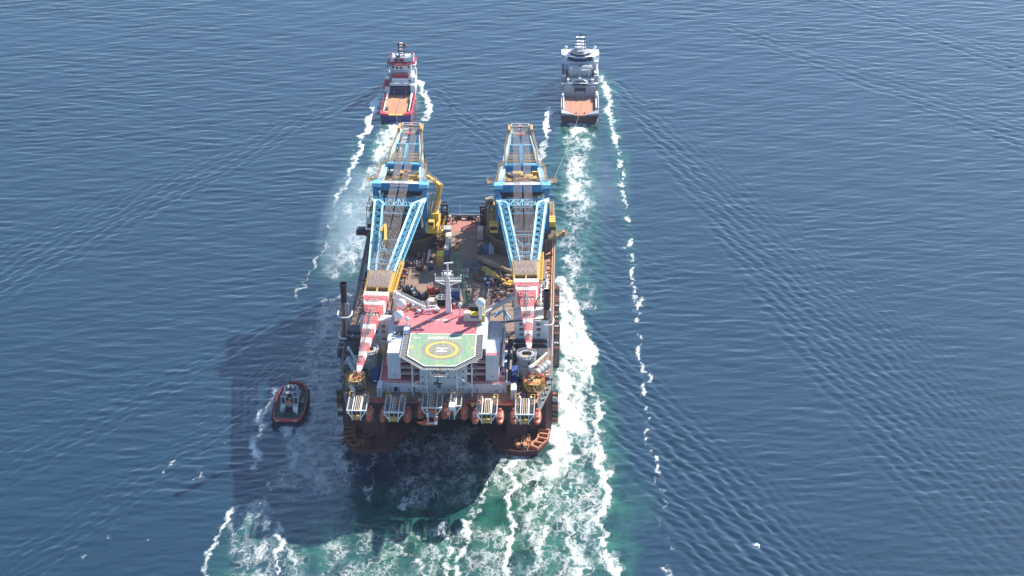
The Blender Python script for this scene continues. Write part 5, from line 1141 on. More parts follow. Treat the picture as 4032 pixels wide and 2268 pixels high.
# white service cranes
def service_crane(base, zt, tip, label, r, m):
    t = thing('service_crane', label, 'crane', (base[0],base[1],D), 'service cranes behind the accommodation')
    b = MB(); b.tube((base[0],base[1],D),(base[0],base[1],zt-2),r,n=20); b.tube((base[0],base[1],zt-8),(base[0],base[1],zt-7.6),r*1.08,n=20); b.build('pedestal', [m], t)
    b = MB(); b.tube((base[0],base[1],zt-2),(base[0],base[1],zt),r*1.15,r*.9,16); b.box((base[0]-.6,base[1],zt+.6),(1.4,1.6,1.4)); b.build('slewing_head', ['white_paint'], t)
    b = MB(); b.beam((base[0],base[1],zt-.6),tip,1.5,2.0,0,.9,1.0); b.build('boom', [m if m == 'grey_light' else 'white_paint'], t)
    b = MB(); a = Vector((base[0],base[1]+1.2,zt+.4)); q = Vector((tip[0],tip[1]+1.0,tip[2]+.6)); b.rail([a.lerp(q,.12),q],1.0,0,.13,1.8); b.build('handrail', ['grey_light'], t)
    return t
tb = (-26.44,61.34,53.00)
service_crane((tb[0],tb[1]),53.5,(-12.65,49.82,52.60),'white pedestal service crane left of the roof, boom lowered to the right',1.75,'cream_paint')
tb = (27.57,64.95,52.00)
service_crane((tb[0],tb[1]),52.5,(12.66,43.94,52.50),'grey service crane right of the roof, boom lowered to the left behind the radome',1.3,'grey_light')
# pale blue pipe tripod
t = thing('pipe_tripod','pale blue pipe tripod lying on deck under the grey service crane boom','pipes',(19.98,80.22,33.00))
J = (21.59,67.96,42.00)
for q in ((20.44,78.28,42.00),(13.75,61.96,42.00),(17.40,65.26,40.00),(24.59,63.73,40.00),(23.37,65.70,38.00)):
    b = MB(); b.tube(J,q,.42,n=8); b.build('pipe', ['blue_steel'], t)
b = MB(); b.tube(J,(J[0],J[1],D),.4,n=8); b.build('post', ['grey_paint'], t)
# pipework thickets between house and side structures (each module a thing)
def clutter(r, label, pal_, n, h, name='pipe_module', frame=True):
    x0,x1,y0,y1,z = r; t = thing(name, label, 'machinery', ((x0+x1)/2,(y0+y1)/2,D))
    for i in range(n):
        b = MB(); m = rnd.choice(pal_); cx_ = rnd.uniform(x0,x1); cy_ = rnd.uniform(y0,y1); zz = D+rnd.random()*h
        q = rnd.random()
        if q < .35: L_ = rnd.uniform(1.5,(x1-x0)); xa = max(x0,cx_-L_/2); xb = min(x1,cx_+L_/2); b.tube((xa,cy_,zz),(xb,cy_,zz),rnd.uniform(.15,.4),n=8); b.build('pipe', [m], t)
        elif q < .6: L_ = rnd.uniform(2,(y1-y0)); b.tube((cx_,max(y0,cy_-L_/2),zz),(cx_,min(y1,cy_+L_/2),zz),rnd.uniform(.15,.35),n=8); b.build('pipe', [m], t)
        elif q < .75: b.tube((cx_,cy_,D),(cx_,cy_,zz+1),rnd.uniform(.2,.55),n=8); b.build('vent_pipe', [m], t)
        else: hh = rnd.uniform(.6,2); b.bx(cx_-rnd.uniform(.4,1.2),cx_+rnd.uniform(.4,1.2),cy_-rnd.uniform(.4,1.5),cy_+rnd.uniform(.4,1.5),zz,zz+hh); b.build('equipment_box', [m], t)
    if frame:
        b = MB(); b.frame(x0,x1,y0,y1,D,D+h,.22,0); b.build('skid_frame', ['grey_paint'], t)
    return t
clutter((21.8,26.6,28,48,0),'dense pipework and vents between the accommodation and the right boom rest',('cream_paint','grey_light','rust','black','dark_grey'),34,9)
clutter((-27.4,-24.6,42,54,0),'pale tanks and pipes between the left service crane and the radomes',('cream_paint','grey_light','white_paint','dark_grey'),18,9)
clutter((-31.5,-27.4,30,46,0),'yellowish pipe columns between the left boom rest and the accommodation',('cream_paint','ochre','yellow_paint','white_paint','dark_grey'),26,12)
clutter((37.6,42.8,60,84,0),'white and blue machinery strip along the right deck edge behind the stack',('grey_light','white_paint','blue_box','bright_blue','dark_grey'),34,3)
clutter((36.8,41.2,44.5,58,0),'cream and green machinery just behind the right stack',('cream_paint','orange_deck','heli_worn','dark_grey'),20,8)
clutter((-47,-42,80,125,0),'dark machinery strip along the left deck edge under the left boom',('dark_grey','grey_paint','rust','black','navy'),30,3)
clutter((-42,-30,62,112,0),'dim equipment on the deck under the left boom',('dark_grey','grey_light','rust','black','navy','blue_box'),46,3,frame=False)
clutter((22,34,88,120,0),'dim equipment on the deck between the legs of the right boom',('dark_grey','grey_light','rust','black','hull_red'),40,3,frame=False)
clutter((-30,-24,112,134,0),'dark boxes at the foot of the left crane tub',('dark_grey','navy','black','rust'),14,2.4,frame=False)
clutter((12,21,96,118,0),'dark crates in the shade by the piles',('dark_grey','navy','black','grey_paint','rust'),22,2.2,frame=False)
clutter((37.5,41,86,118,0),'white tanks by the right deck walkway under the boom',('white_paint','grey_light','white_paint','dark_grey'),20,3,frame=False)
# forward side areas
clutter((27.5,31.5,18,41,0),'grey equipment between the blue engine and the round tower, right side',('grey_paint','cream_paint','dark_grey','black','grey_light'),26,4,frame=False)
clutter((37.8,42.6,17,36,0),'pipes, hoses and red fittings inside the right shoulder railing',('rust','orange_deck','cream_paint','dark_grey','ochre','grey_light'),34,4,frame=False)
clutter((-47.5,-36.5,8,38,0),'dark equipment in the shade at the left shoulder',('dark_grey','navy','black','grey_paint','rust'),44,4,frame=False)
clutter((31,37,3,11,0),'red and dark winches under the right railed basket',('hull_red','rust','dark_grey','black'),22,3,frame=False)
# blue engines and containers
def engine(r, m, label, zb=D):
    x0,x1,y0,y1,z = r; t = thing('engine_enclosure', label, 'engine', ((x0+x1)/2,(y0+y1)/2,D)); yy = y0+(y1-y0)*.6
    b = MB(); b.bx(x0,x1,y0,yy,D,z); b.bx(x0+.3,x1-.3,y0-.5,y0,D+.4,z-1.2); b.build('front_hood', [m], t); b = MB(); b.bx(x0+.15,x1-.15,yy,y1,D,z-.8); b.build('rear_hood', [m], t)
    b = MB(); b.bx(x0+.6,x1-.6,y0-.58,y0-.5,D+1.2,D+1.8); b.build('name_plate', ['mark_white'], t)
    b = MB(); b.beam((x0+.2,y0+.1,z+.05),((x0+x1)/2,y0+1.8,z+.05),.4,.1); b.beam((x1-.2,y0+.1,z+.05),((x0+x1)/2,y0+1.8,z+.05),.4,.1); b.build('white_stripe', ['mark_white' if x0 > 0 else 'blue_box'], t)
engine((26.36,29.12,17.04,27.21,37.50),'blue_box','blue engine enclosure with white chevron right of the accommodation')
engine((-34.19,-31.65,16.50,27.56,37.00),'blue_box','shaded blue engine enclosure left of the accommodation')
crate((21.43,24.10,32.64,36.74,41.00),'container','blue_box','farthest blue container in the line right of the accommodation','container','blue containers beside the accommodation')
crate((21.58,24.25,28.13,31.96,41.00),'container','blue_box','second blue container, just farther than the rust-brown lid','container','blue containers beside the accommodation')
crate((21.48,24.03,28.52,30.54,39.50),'container','rust','rust-brown lidded box between the blue containers','container')
crate((21.57,24.22,22.31,24.98,41.00),'container','blue_box','near blue container with pale roof beside the accommodation','container','blue containers beside the accommodation',roof='wall_white')
crate((21.99,23.53,14.34,20.48,39.00),'cooler_rack','cream_paint','cream cooler with three dark panels at the right of the deckhouse','cooler',roof='navy')
crate((-30.88,-28.81,4.68,10.48,38.00),'air_handler','wall_white','white air handling cabinet left of the lower deckhouse','cabinet')
crate((26.47,28.86,3.88,9.66,38.00),'air_handler','radome_white','sunlit white air handling cabinet right of the lower deckhouse','cabinet')  # whiter than its left twin: sunlight put into the colour
t = thing('yellow_stair','yellow ladder stair between the deckhouse and the sunlit white cabinet','stair',(25.33,8.01,33.00)); p = (25.33,8.01,33.00)
b = MB(); b.bx(p[0]-1.0,p[0]+1.0,p[1]+1,p[1]+4,D+4.4,D+4.6); b.build('landing', ['cream_paint'], t)
for s_ in (-.8,.8):
    b = MB(); b.beam((p[0]+s_,p[1],D),(p[0]+s_,p[1]+1.2,D+4.4),.16,.3); b.build('stringer', ['mark_yellow'], t)
for i in range(8):
    b = MB(); z = D+.5+i*.5; b.bx(p[0]-.8,p[0]+.8,p[1]+.1+i*.13,p[1]+.35+i*.13,z,z+.08); b.build('tread', ['ochre'], t)
t = thing('yellow_stair','yellow ladder left of the lower deckhouse beside the white cabinet','stair',(-28.36,9.33,33.00)); p = (-28.36,9.33,33.00)
for s_ in (-1.6,-.2):
    b = MB(); b.beam((p[0]+s_-1.2,p[1],D),(p[0]+s_-1.2,p[1]+1.2,D+4.0),.16,.3); b.build('stringer', ['ochre'], t)
# round towers (thruster/derrick foundations) left and right
def tower(c, z1, label, m, m2):
    t = thing('round_tower', label, 'tower', (c[0],c[1],D), 'round railed towers'); x, y = c
    b = MB(); b.tube((x,y,D),(x,y,z1-4),3.1,n=28); b.ring((x,y),2.2,3.4,z1-4,z1,28); b.build('drum', [m], t)
    b = MB(); b.tube((x,y,z1-1.2),(x,y,z1-.8),2.2,n=24); b.build('inner_floor', [m2], t)
    b = MB(); b.bx(x-1.7,x+1.7,y+1.0,y+1.8,z1-.4,z1+.1); b.build('inner_beam', ['black'], t)
    for z, r in ((z1-.6,4.3),(z1-2.8,4.0),(z1-5.2,3.8)):
        b = MB(); b.ring((x,y),3.35,r,z-.15,z,32); pts = [(x+r*math.cos(a*math.pi/9),y+r*math.sin(a*math.pi/9),z) for a in range(18)]; b.rail(pts,1.1,0,.16,3,2,True); b.build('ring_walkway', ['grey_light' if m != 'dark_grey' else 'grey_paint'], t)
    for i in range(14):
        a = i*math.pi/7; b = MB(); b.beam((x+3.3*math.cos(a),y+3.3*math.sin(a),D),(x+3.3*math.cos(a),y+3.3*math.sin(a),z1-3),.35,.35); b.build('rib', ['grey_paint'], t)
p = (32.89,21.31,46.00); tower((p[0],p[1]),46,'round railed tower with a brown floor below the tip of the right jib','grey_paint','ochre')
p = (-36.01,25.53,45.00); tower((p[0],p[1]),45,'round railed tower with yellowish floor beside the tip of the left jib','grey_paint','yellow_paint')
# pedestal mooring cranes with box boom
def mcrane(b0, b1, base, label, lit):
    t = thing('knuckle_crane', label, 'crane', (base[0],base[1],D)); b = MB(); b.tube((base[0],base[1],D),(base[0],base[1],b0[2]),1.0,.8,12); b.build('column', ['grey_light'], t)
    b = MB(); b.beam(b0,b1,1.1,1.1,0,.7,.7); b.build('boom', [lit], t); b = MB(); b.box((b0[0],b0[1],b0[2]-.4),(2,2,1.8),.5); b.build('slewing_head', ['grey_light'], t)
    b = MB(); b.box((b1[0],b1[1],b1[2]-.5),(.9,1.3,1.6),.5); b.build('sheave_end', ['white_paint'], t)
mcrane((35.00,14.69,43.00),(41.38,27.70,42.50),(35.18,17.17,36.00),'small cream-boomed crane beside the right round tower, boom pointing outboard','cream_paint')
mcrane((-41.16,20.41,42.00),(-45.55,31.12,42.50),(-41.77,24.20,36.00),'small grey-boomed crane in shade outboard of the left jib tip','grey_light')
def silo(a, c, r, label, m):
    t = thing('cylinder_silo', label, 'tank', a); A_ = Vector(a); B_ = Vector(c); b = MB(); b.tube(A_,B_,r,n=18); b.build('shell', [m], t)
    for f in (.25,.5,.75):
        b = MB(); d = (B_-A_).normalized(); q = A_.lerp(B_,f); b.tube(q,q+d*.3,r*1.08,n=18); b.build('hoop_band', ['grey_paint'], t)
silo((37.14,18.15,38.00),(42.32,25.37,39.00),1.7,'tilted grey cylinder with pale far end at the right shoulder','grey_light')
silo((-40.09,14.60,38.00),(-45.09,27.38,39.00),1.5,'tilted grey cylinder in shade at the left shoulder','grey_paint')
# railed yellow baskets
def basket(c, rx, ry, z0, z1, label, m, m2, n=16):
    t = thing('railed_basket', label, 'platform', (c[0],c[1],D), 'railed working platforms at the bow shoulders'); P_ = [(c[0]+rx*math.cos(2*math.pi*i/n),c[1]+ry*math.sin(2*math.pi*i/n)) for i in range(n)]
    b = MB(); b.prism(P_, z1-.3, z1, 0); b.build('floor', [m2], t)
    b = MB(); b.rail([(x,y,z1) for x,y in P_],1.2,0,.17,1.4,2,True); b.build('railing', [m], t)
    b = MB()
    for i in range(n):
        x, y = P_[i]; x2, y2 = P_[(i+1) % n]; b.beam((x,y,z0),(x,y,z1),.22,.22); b.beam((x,y,z0),(x2,y2,z1),.16,.16); b.beam((x,y,(z0+z1)/2),(x2,y2,(z0+z1)/2),.18,.18); b.beam((x,y,z0),(x2,y2,z0),.2,.2)
    b.build('lattice_skirt', [m if m != 'orange' else 'yellow_paint'], t)
    for i in range(7):
        b = MB(); b.box((c[0]+rnd.uniform(-rx,rx)*.7,c[1]+rnd.uniform(-ry,ry)*.6,z1+.5),(1,1.2,.9),rnd.random()); b.build('winch_part', [rnd.choice(('rust','orange','cream_paint','dark_grey'))], t)
    for i in (0, n//4, n//2, 3*n//4):
        b = MB(); b.beam((P_[i][0]*.97+c[0]*.03,P_[i][1],D),(P_[i][0]*.97+c[0]*.03,P_[i][1],z0),.35,.35); b.build('post', [m2], t)
p = (36.30,9.67,39.50); basket(p,4.5,4.2,36.0,39.5,'sunlit orange and yellow railed basket at the right shoulder','orange','ochre')
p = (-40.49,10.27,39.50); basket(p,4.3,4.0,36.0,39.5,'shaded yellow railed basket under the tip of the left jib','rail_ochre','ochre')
# bollards and winches on the stern
for i,(p,lb) in enumerate((((-5.20,182.18,33.00),'left one of the two black mooring winches on the red stern deck'),((0.86,182.31,33.00),'right one of the two black mooring winches on the red stern deck'))):
    t = thing('mooring_winch', lb, 'winch', p, 'black stern winches'); b = MB(); b.box((p[0],p[1],D+.5),(3.4,2.2,1.0)); b.build('bed', ['black'], t); b = MB(); b.tube((p[0]-1.2,p[1],D+1.4),(p[0]+1.4,p[1],D+1.4),.9,n=12); b.build('drum', ['dark_grey'], t); b = MB(); b.box((p[0]+2.4,p[1]-1.2,D+.4),(1.6,.7,.6),-.4); b.build('motor', ['cream_paint' if i == 0 else 'black'], t)
for i,(p,lb) in enumerate((((-7.01,177.39,33.00),'brown H-shaped bollard beside the left container row'),((2.83,175.83,33.00),'dark H-shaped bollard on the right of the stern lane'))):
    t = thing('bollard', lb, 'bollard', p, 'H-shaped bollards')
    for s_ in (-1,1):
        b = MB(); b.tube((p[0]+s_*1.0,p[1],D),(p[0]+s_*1.0,p[1],D+2.2),.28,n=8); b.build('post', ['hull_red'], t)
    b = MB(); b.beam((p[0]-1,p[1],D+1.2),(p[0]+1,p[1],D+1.2),.3,.3); b.build('crossbar', ['hull_red'], t)
# dark derrick towers on the stern
def derrick(c, w, h, label, extra):
    x, y = c; t = thing('stern_derrick', label, 'tower', (x,y,D), 'dark stern towers')
    b = MB(); b.frame(x-w/2,x+w/2,y-2,y+2,D,D+h,.5,0); b.beam((x-w/2-.6,y-2,D+h),(x+w/2+.6,y-2,D+h),.7,.8,0); b.build('lattice_frame', ['black'], t)
    for i in range(10):
        b = MB(); b.box((x+rnd.uniform(-.9,.9),y+rnd.uniform(-2,1),D+1+rnd.random()*(h-3)),(1.2+rnd.random(),1.3,1+rnd.random()*1.2)); b.build('machinery_piece', [rnd.choice(('dark_grey','rust','cream_paint','black','navy'))], t)
    for s_ in (-1,1):
        b = MB(); b.bx(x+s_*(w/2+1.2)-.5,x+s_*(w/2+1.2)+.5,y-1,y+.4,D,D+2.8); b.build('fairlead_post', ['cream_paint'], t)
    b = MB(); b.bx(x-w/2,x+w/2,y-6,y-2.2,D,D+2.8); b.build('control_house', ['black'], t)
p = (-12.06,180.24,33.00); derrick((p[0],p[1]),2.8,9.5,'dark lattice tower on the stern between the left crane and open water',0)
p = (7.68,179.49,33.00); derrick((p[0],p[1]),3.0,9.0,'dark lattice tower on the stern left of the right crane',1)
p = (7.63,180.67,33.00)
t = thing('control_tower','greenish-brown machinery tower beside the left side of the right crane','tower',(p[0]+4,p[1]-4,D)); x, y = p[0]+3.4, p[1]-3
b = MB(); b.bx(x-2.6,x+2.8,y-4,y+2,D,D+10); b.build('lower_house', ['olive'], t); b = MB(); b.bx(x-2.2,x+1.8,y-3,y+1,D+10,D+14.5); b.build('upper_house', ['heli_worn'], t); b = MB(); b.bx(x-1.8,x-.3,y-3.1,y-3,D+11,D+13.2); b.bx(x+.1,x+1.5,y-3.1,y-3,D+11,D+13.2); b.build('window', ['glass'], t)
b = MB(); b.bx(x+.2,x+2.6,y-6,y-4,D+4,D+8.4); b.build('yellow_cabin', ['ochre'], t); b = MB(); b.bx(x+1.4,x+3.6,y-8,y-5.8,D+4,D+4.3); b.build('white_cover', ['white_paint'], t)

# ================================================================ lifeboats and davits hung over the bow
def loft(mb, secs, n=14, m=0, c=(0,0,0)):
    """secs: (y, halfwidth, zbottom, ztop) superellipse sections along Y"""
    vs = []; fs = []
    for y, w, zb, zt in secs:
        zc = (zb+zt)/2; hh = (zt-zb)/2
        for i in range(n):
            a = 2*math.pi*i/n; ca, sa = math.cos(a), math.sin(a)
            vs.append((c[0]+w*math.copysign(abs(ca)**.75,ca), c[1]+y, c[2]+zc+hh*math.copysign(abs(sa)**.85,sa)))
    for j in range(len(secs)-1):
        for i in range(n): fs.append((j*n+i,j*n+(i+1)%n,(j+1)*n+(i+1)%n,(j+1)*n+i))
    fs.append(tuple(range(n))[::-1]); fs.append(tuple((len(secs)-1)*n+i for i in range(n)))
    return mb.add(vs, fs, m, True)
def lifeboat(x, y, z, label):
    t = thing('lifeboat', label, 'lifeboat', (x,y,z), 'enclosed orange lifeboats hung at the bow', 0, False)
    b = MB(); loft(b, [(-6.4,.12,1.3,1.9),(-5.2,.95,.6,2.1),(-3.2,1.6,.1,2.2),(0,1.8,0,2.2),(3,1.6,.1,2.2),(4.4,1.0,.4,2.2),(5.0,.3,.9,2.0)], 14, 0, (x,y,z)); b.build('hull', ['boat_orange'], t)
    b = MB(); loft(b, [(-3.9,.5,1.7,2.3),(-3.0,1.25,1.7,3.0),(0,1.5,1.7,3.3),(2.6,1.35,1.7,3.1),(4.0,.6,1.7,2.5)], 14, 0, (x,y,z)); CN_ = b.build('canopy', ['boat_orange'], t)
    b = MB(); b.bx(x-.6,x+.6,y+1.6,y+3.0,z+3.0,z+3.8); b.build('helm_cupola', ['boat_orange'], CN_)
    for s_ in (-1,1):
        b = MB(); b.beam((x+s_*1.82,y-3.2,z+1.75),(x+s_*1.82,y+3.2,z+1.75),.12,.25); b.build('fender_rail', ['hull_red'], t)
        b = MB(); b.box((x,y+s_*3.3,z+3.2),(.35,.5,.6)); b.build('lifting_hook', ['grey_light'], t)
    return t
def davit(x0, x1, yb, yf, label, sides, mid):
    zt = 37.0; t = thing('lifeboat_davit', label, 'davit', ((x0+x1)/2, yb, D), 'white lifeboat davit frames')
    inn = 2.2
    for x in (x0, x1):
        b = MB(); b.beam((x,yb,zt),(x,yf,zt),.35,.45); b.beam((x,yb,zt-2.6),(x,yf+1,zt-2.2),.28,.3)
        n = 7
        for i in range(n):
            ya = yb+(yf-yb)*i/n; yc = yb+(yf-yb)*(i+1)/n; b.beam((x,ya,zt if i%2 else zt-2.5),(x,yc,zt-2.5 if i%2 else zt),.18,.18); b.beam((x,ya,zt),(x+(inn if x==x0 else -inn),yc,zt-1),.14,.14)
        b.build('side_truss', ['grey_light'], t)
    for x in (x0+inn, x1-inn):
        b = MB(); b.beam((x,yb,zt-.3),(x,yf-.1,zt-.3),.38,.38); b.build('inner_beam', ['white_paint'], t)
        b = MB(); b.beam((x,yf-.4,zt-.3),(x,yf-.6,zt-4.4),.35,.35); b.build('end_leg', ['white_paint'], t)
    b = MB(); b.beam((x0-.2,yf,zt),(x1+.2,yf,zt),.5,.5); b.build('front_beam', ['white_paint'], t)
    for x, xi in ((x0,x0+inn+.2),(x1,x1-inn-.2)):
        b = MB(); b.beam((x,yf,zt-.1),(xi,yf-.6,zt-3.6),.4,.4); b.build('knee_brace', ['white_paint'], t)
    for i in range(5):
        b = MB(); y = yb+(yf-yb)*(i+.5)/5.5; b.beam((x0+inn,y,zt-.5),(x1-inn,y,zt-.5),.13,.13); b.build('cross_rung', ['grey_light'], t)
    for k_ in range(2+mid):
        b = MB(); x = (x0+x1)/2+(-.9+k_*.75); b.tube((x,yb-.5,zt+.1),(x,yf+.6,zt-.1),.2,n=8); b.build('launching_tube', [('grey_paint','cream_paint','grey_light','ochre')[(k_+mid) % 4]], t)
    b = MB(); b.bx(x0+inn+.1,x1-inn-.1,yf-.5,yf+.6,zt-4.2,zt-2.4); LP_ = b.build('landing_platform', ['ochre'], t)
    b = MB(); b.beam(((x0+x1)/2+.1,yf-.62,zt-4.2),((x0+x1)/2+.1,yf-.2,zt-.6),.35,.12); b.build('yellow_ladder', ['yellow_paint'], LP_)
    for x in (x0+.7, x1-.7):
        b = MB(); b.frame(x-.8,x+.8,yb-.6,yb+2.0,zt-2.6,zt+.6,.2,0,False); b.build('end_cage', ['yellow_paint' if (x0>8 or x<(x0+x1)/2) else 'ochre'], t)
        b = MB(); b.box((x+(.9 if x<(x0+x1)/2 else -.9),yb+.6,zt-.4),(1.1,1.2,1.1)); b.build('hydraulic_unit', ['white_paint'], t)
    for s_ in sides:
        x = x0 if s_ < 0 else x1
        for y in (yb-2.5, yf+3.5):
            b = MB(); b.tube((x+s_*.3,y,zt-.3),(x+s_*.5,y,zt-2.0),.1,n=5); b.build('boat_fall', ['rope'], t)
    return t
DV = [(-42.0,-34.0,-.6,-13.2,(1,),2,'outermost white davit frame at the left corner, one boat on its right'),
      (-26.3,-18.1,-.9,-14.2,(-1,1),1,'second white davit frame from the left, boats on both sides'),
      (-10.7,-2.4,2.4,-10.2,(-1,1),1,'white davit frame left of the bow centre above the rescue boat'),
      (1.2,5.8,1.9,-8.5,(1,),0,'narrow white davit frame right of the bow centre beside the white hoist cabin'),
      (12.6,21.0,-1.4,-14.6,(-1,1),2,'sunlit white davit frame left one of the two at the right half'),
      (28.8,36.7,-1.1,-14.8,(-1,1),2,'sunlit white davit frame at the right corner of the bow')]
BL = {0:['shaded orange lifeboat at the left corner of the bow'],1:['shaded orange lifeboat on the left side of the second davit frame','shaded orange lifeboat on the right side of the second davit frame'],
      2:['shaded orange lifeboat left of the rescue boat crane','orange lifeboat with a sunlit bow right of the rescue boat crane'],3:['shaded orange lifeboat right of the white hoist cabin'],
      4:['sunlit orange lifeboat nearest the bow centre on the right half','sunlit orange lifeboat with its neighbour davit at the corner, inner right pair'],5:['sunlit orange lifeboat on the left side of the corner davit','sunlit orange lifeboat at the right corner of the bow']}
for i, (x0,x1,yb,yf,sd_,mid,lb) in enumerate(DV):
    davit(x0,x1,yb,yf,lb,sd_,mid)
    for j, s_ in enumerate(sd_):
        x = (x0-.7) if s_ < 0 else (x1+1.3); lifeboat(x, yb-7.4, 30.9, BL[i][j])
# white hoist cabin
t = thing('hoist_cabin','white cabin on an open white frame hung over the bow centre','cabin',(2.4,-7,D)); b = MB(); b.bx(.7,3.2,-9.6,-5.6,35.6,37.2); b.build('cabin_roof', ['radome_white'], t)
for x in (.9,3.0):
    b = MB(); b.beam((x,-9.4,31.0),(x,-9.4,35.6),.3 if x<2 else .5,.3); b.build('leg', ['white_paint'], t)
b = MB(); b.bx(1.1,2.8,-9,-6,31.2,33.4); b.build('engine_pack', ['hull_red'], t)
b = MB(); b.bx(.9,3.0,-9.5,-6,31,31.15); b.rail([(.9,-9.5,31.2),(3,-9.5,31.2)],1,0,.1,.7); b.build('floor_grating', ['dark_grey'], t)
# rescue boat
t = thing('rescue_boat','open orange rescue boat slung sideways under the bow davit','rescue boat',(-8,-13,30.6))
b = MB(); secs = [(-4.6,.15,.9,1.3),(-3.2,.9,.3,1.4),(0,1.25,0,1.4),(3.0,1.2,.05,1.4),(3.9,1.0,.2,1.4)]; loft(b, secs, 12, 0); b.v = [(-8.2+y_*1.0, -13.2+x_, 30.6+z_) for x_, y_, z_ in b.v]; b.build('hull', ['orange'], t)
b = MB(); b.bx(-8.5,-5.0,-14.3,-13.9,31.7,31.95); b.bx(-5.3,-3.9,-14.3,-12.4,31.2,32.2); b.build('white_sponson', ['radome_white'], t)
b = MB(); b.bx(-9.8,-8.2,-13.8,-12.6,31.9,32.8); b.build('console', ['red_paint'], t)
t = thing('rescue_boat_crane','slim white post crane with blue arm holding the rescue boat','crane',(-8,-11.5,33))
b = MB(); b.tube((-7.9,-13.6,30.4),(-7.9,-12.4,36.2),.28,n=8); b.build('post', ['white_paint'], t); b = MB(); b.beam((-8.2,-12,36.2),(-4.4,-12.4,33.4),.6,.7); b.build('arm', ['bright_blue'], t)
b = MB(); b.box((-6.4,-11.4,35.6),(2.6,1.6,1.8)); b.build('winch', ['orange'], t); b = MB(); b.sph((-8.3,-12.1,36.9),.5,0,8,6); b.build('lamp_globe', ['radome_white'], t); b = MB(); b.box((-4.6,-12.6,33.3),(1.6,1.0,1.8)); b.build('control_stand', ['orange_deck'], t)
# life raft canisters left on brackets
p = (-43.55,13.16,36.00); silo((-40.94,4.60,36.00),(-42.62,8.88,37.50),1.0,'white drum on a bracket at the left shoulder below the yellow basket','white_paint')
# white hatch piece at mid-right: yellow buoy lamp
b = MB(); b.tube((10.3,-2,33.2),(10.3,-2,34.4),.6,.7,10); b.sph((10.3,-2,34.4),.7,0,10,6,.5); solo(b,'marker_buoy',['mark_yellow'],'yellow marker buoy at the edge left of the right-hand davits','buoy')

# ================================================================ anchor handling ships ahead
def hull_mesh(secs, m_low, m_top, zsplit, name, mats, parent, bul=1.3, inner=2):
    """secs: (y, halfwidth_waterline, halfwidth_deck, zdeck). builds shell with bulwark and boot line"""
    b = MB(); n = len(secs)
    def row(sd, f): return [( sd*(s[1]*(1-f(s))+s[2]*f(s)), s[0]) for s in secs]
    for sd in (-1,1):
        vs = []
        for y,w0,w1,zd in secs:
            f = (zsplit+2)/(zd+2); vs += [(sd*w0,y,-2),(sd*(w0+(w1-w0)*f),y,zsplit),(sd*w1,y,zd),(sd*w1,y,zd+bul),(sd*(w1-.35),y,zd+bul),(sd*(w1-.35),y,zd)]
        for i in range(n-1):
            for k_ in range(5):
                a = i*6+k_; q = (a,a+1,a+7,a+6) if sd < 0 else (a+6,a+7,a+1,a)
                b.add([vs[j] for j in q], [(0,1,2,3)], m_low if k_ == 0 else (m_top if k_ in (1,2,3) else inner))
    y0,w0,w1,zd = secs[0]; f = (zsplit+2)/(zd+2); wm = w0+(w1-w0)*f
    b.add([(-w0,y0,-2),(w0,y0,-2),(wm,y0,zsplit),(-wm,y0,zsplit)], [(0,1,2,3)], m_low); b.add([(-wm,y0,zsplit),(wm,y0,zsplit),(w1,y0,zd),(-w1,y0,zd)], [(0,1,2,3)], m_low)
    return b
def place(mb, X, Y): mb.v = [(v[0]+X, v[1]+Y, v[2]) for v in mb.v]; return mb
mat('ship_deck',(0.50,0.25,0.13),.8,.5,.15,dirtcol=(.42,.26,.17),patch=((.62,.42,.26),.2,.55,.75))
mat('ship_deck2',(0.40,0.20,0.15),.8,.5,.15,dirtcol=(.34,.2,.16))
mat('ship_red',(0.62,.05,.07),.5,.25,.3); mat('ship_blue',(0.04,.05,.16),.5,.3,.3); mat('maroon',(0.10,.045,.055),.6,.3,.3); mat('ship_grey',(0.36,.38,.42),.5,.3,.3); mat('pale_hull',(.60,.56,.58),.5,.3,.3)
mat('dark_red',(.28,.03,.05),.5,.3,.3)
# ---- left ship, red and white
X0, Y0 = -54.5, 386.0
S1 = thing('anchor_handling_ship','red and white anchor handling ship with orange-brown aft deck towing ahead on the left','ship',(X0,Y0+35,0))
secs = [(0,8.6,9.4,4.2),(12,9.0,9.5,4.2),(34,9.2,9.6,4.2)]
b = hull_mesh(secs, 1, 0, 1.4, 'hull', None, None); place(b,X0,Y0).build('aft_hull', ['ship_red','ship_blue','dark_red'], S1)
secs = [(34,9.2,9.6,4.2),(34.1,9.2,9.6,8),(50,8.8,9.6,8.4),(62,6.4,8.6,9.2),(70,3.2,5.6,10),(75,.3,1.5,10.6)]
b = hull_mesh(secs, 1, 2, 2.0, 'hull', None, None, 1.1, 2)
dv = [(-s[2],s[0],s[3]-.2) for s in secs[1:]]+[(s[2],s[0],s[3]-.2) for s in secs[1:]][::-1]; b.add(dv, [tuple(range(len(dv)))[::-1]], 2); place(b,X0,Y0).build('fore_hull', ['ship_red','ship_blue','pale_hull'], S1)
b = MB(); b.prism([(-9.2,.1),(9.2,.1),(9.3,34),(-9.3,34)],4.05,4.2,0); place(b,X0,Y0).build('work_deck', ['ship_deck'], S1)
b = MB(); b.prism([(-6.0,1),(5,1),(5,5),(3,9),(3,22),(-4,22),(-4,9),(-6,5)],4.2,4.23,0); place(b,X0,Y0).build('worn_deck_panel', ['orange_deck'], S1)
b = MB(); b.bx(-4.5,4,.6,2.0,4.24,4.27); place(b,X0,Y0).build('roller_mark', ['mark_yellow'], S1)
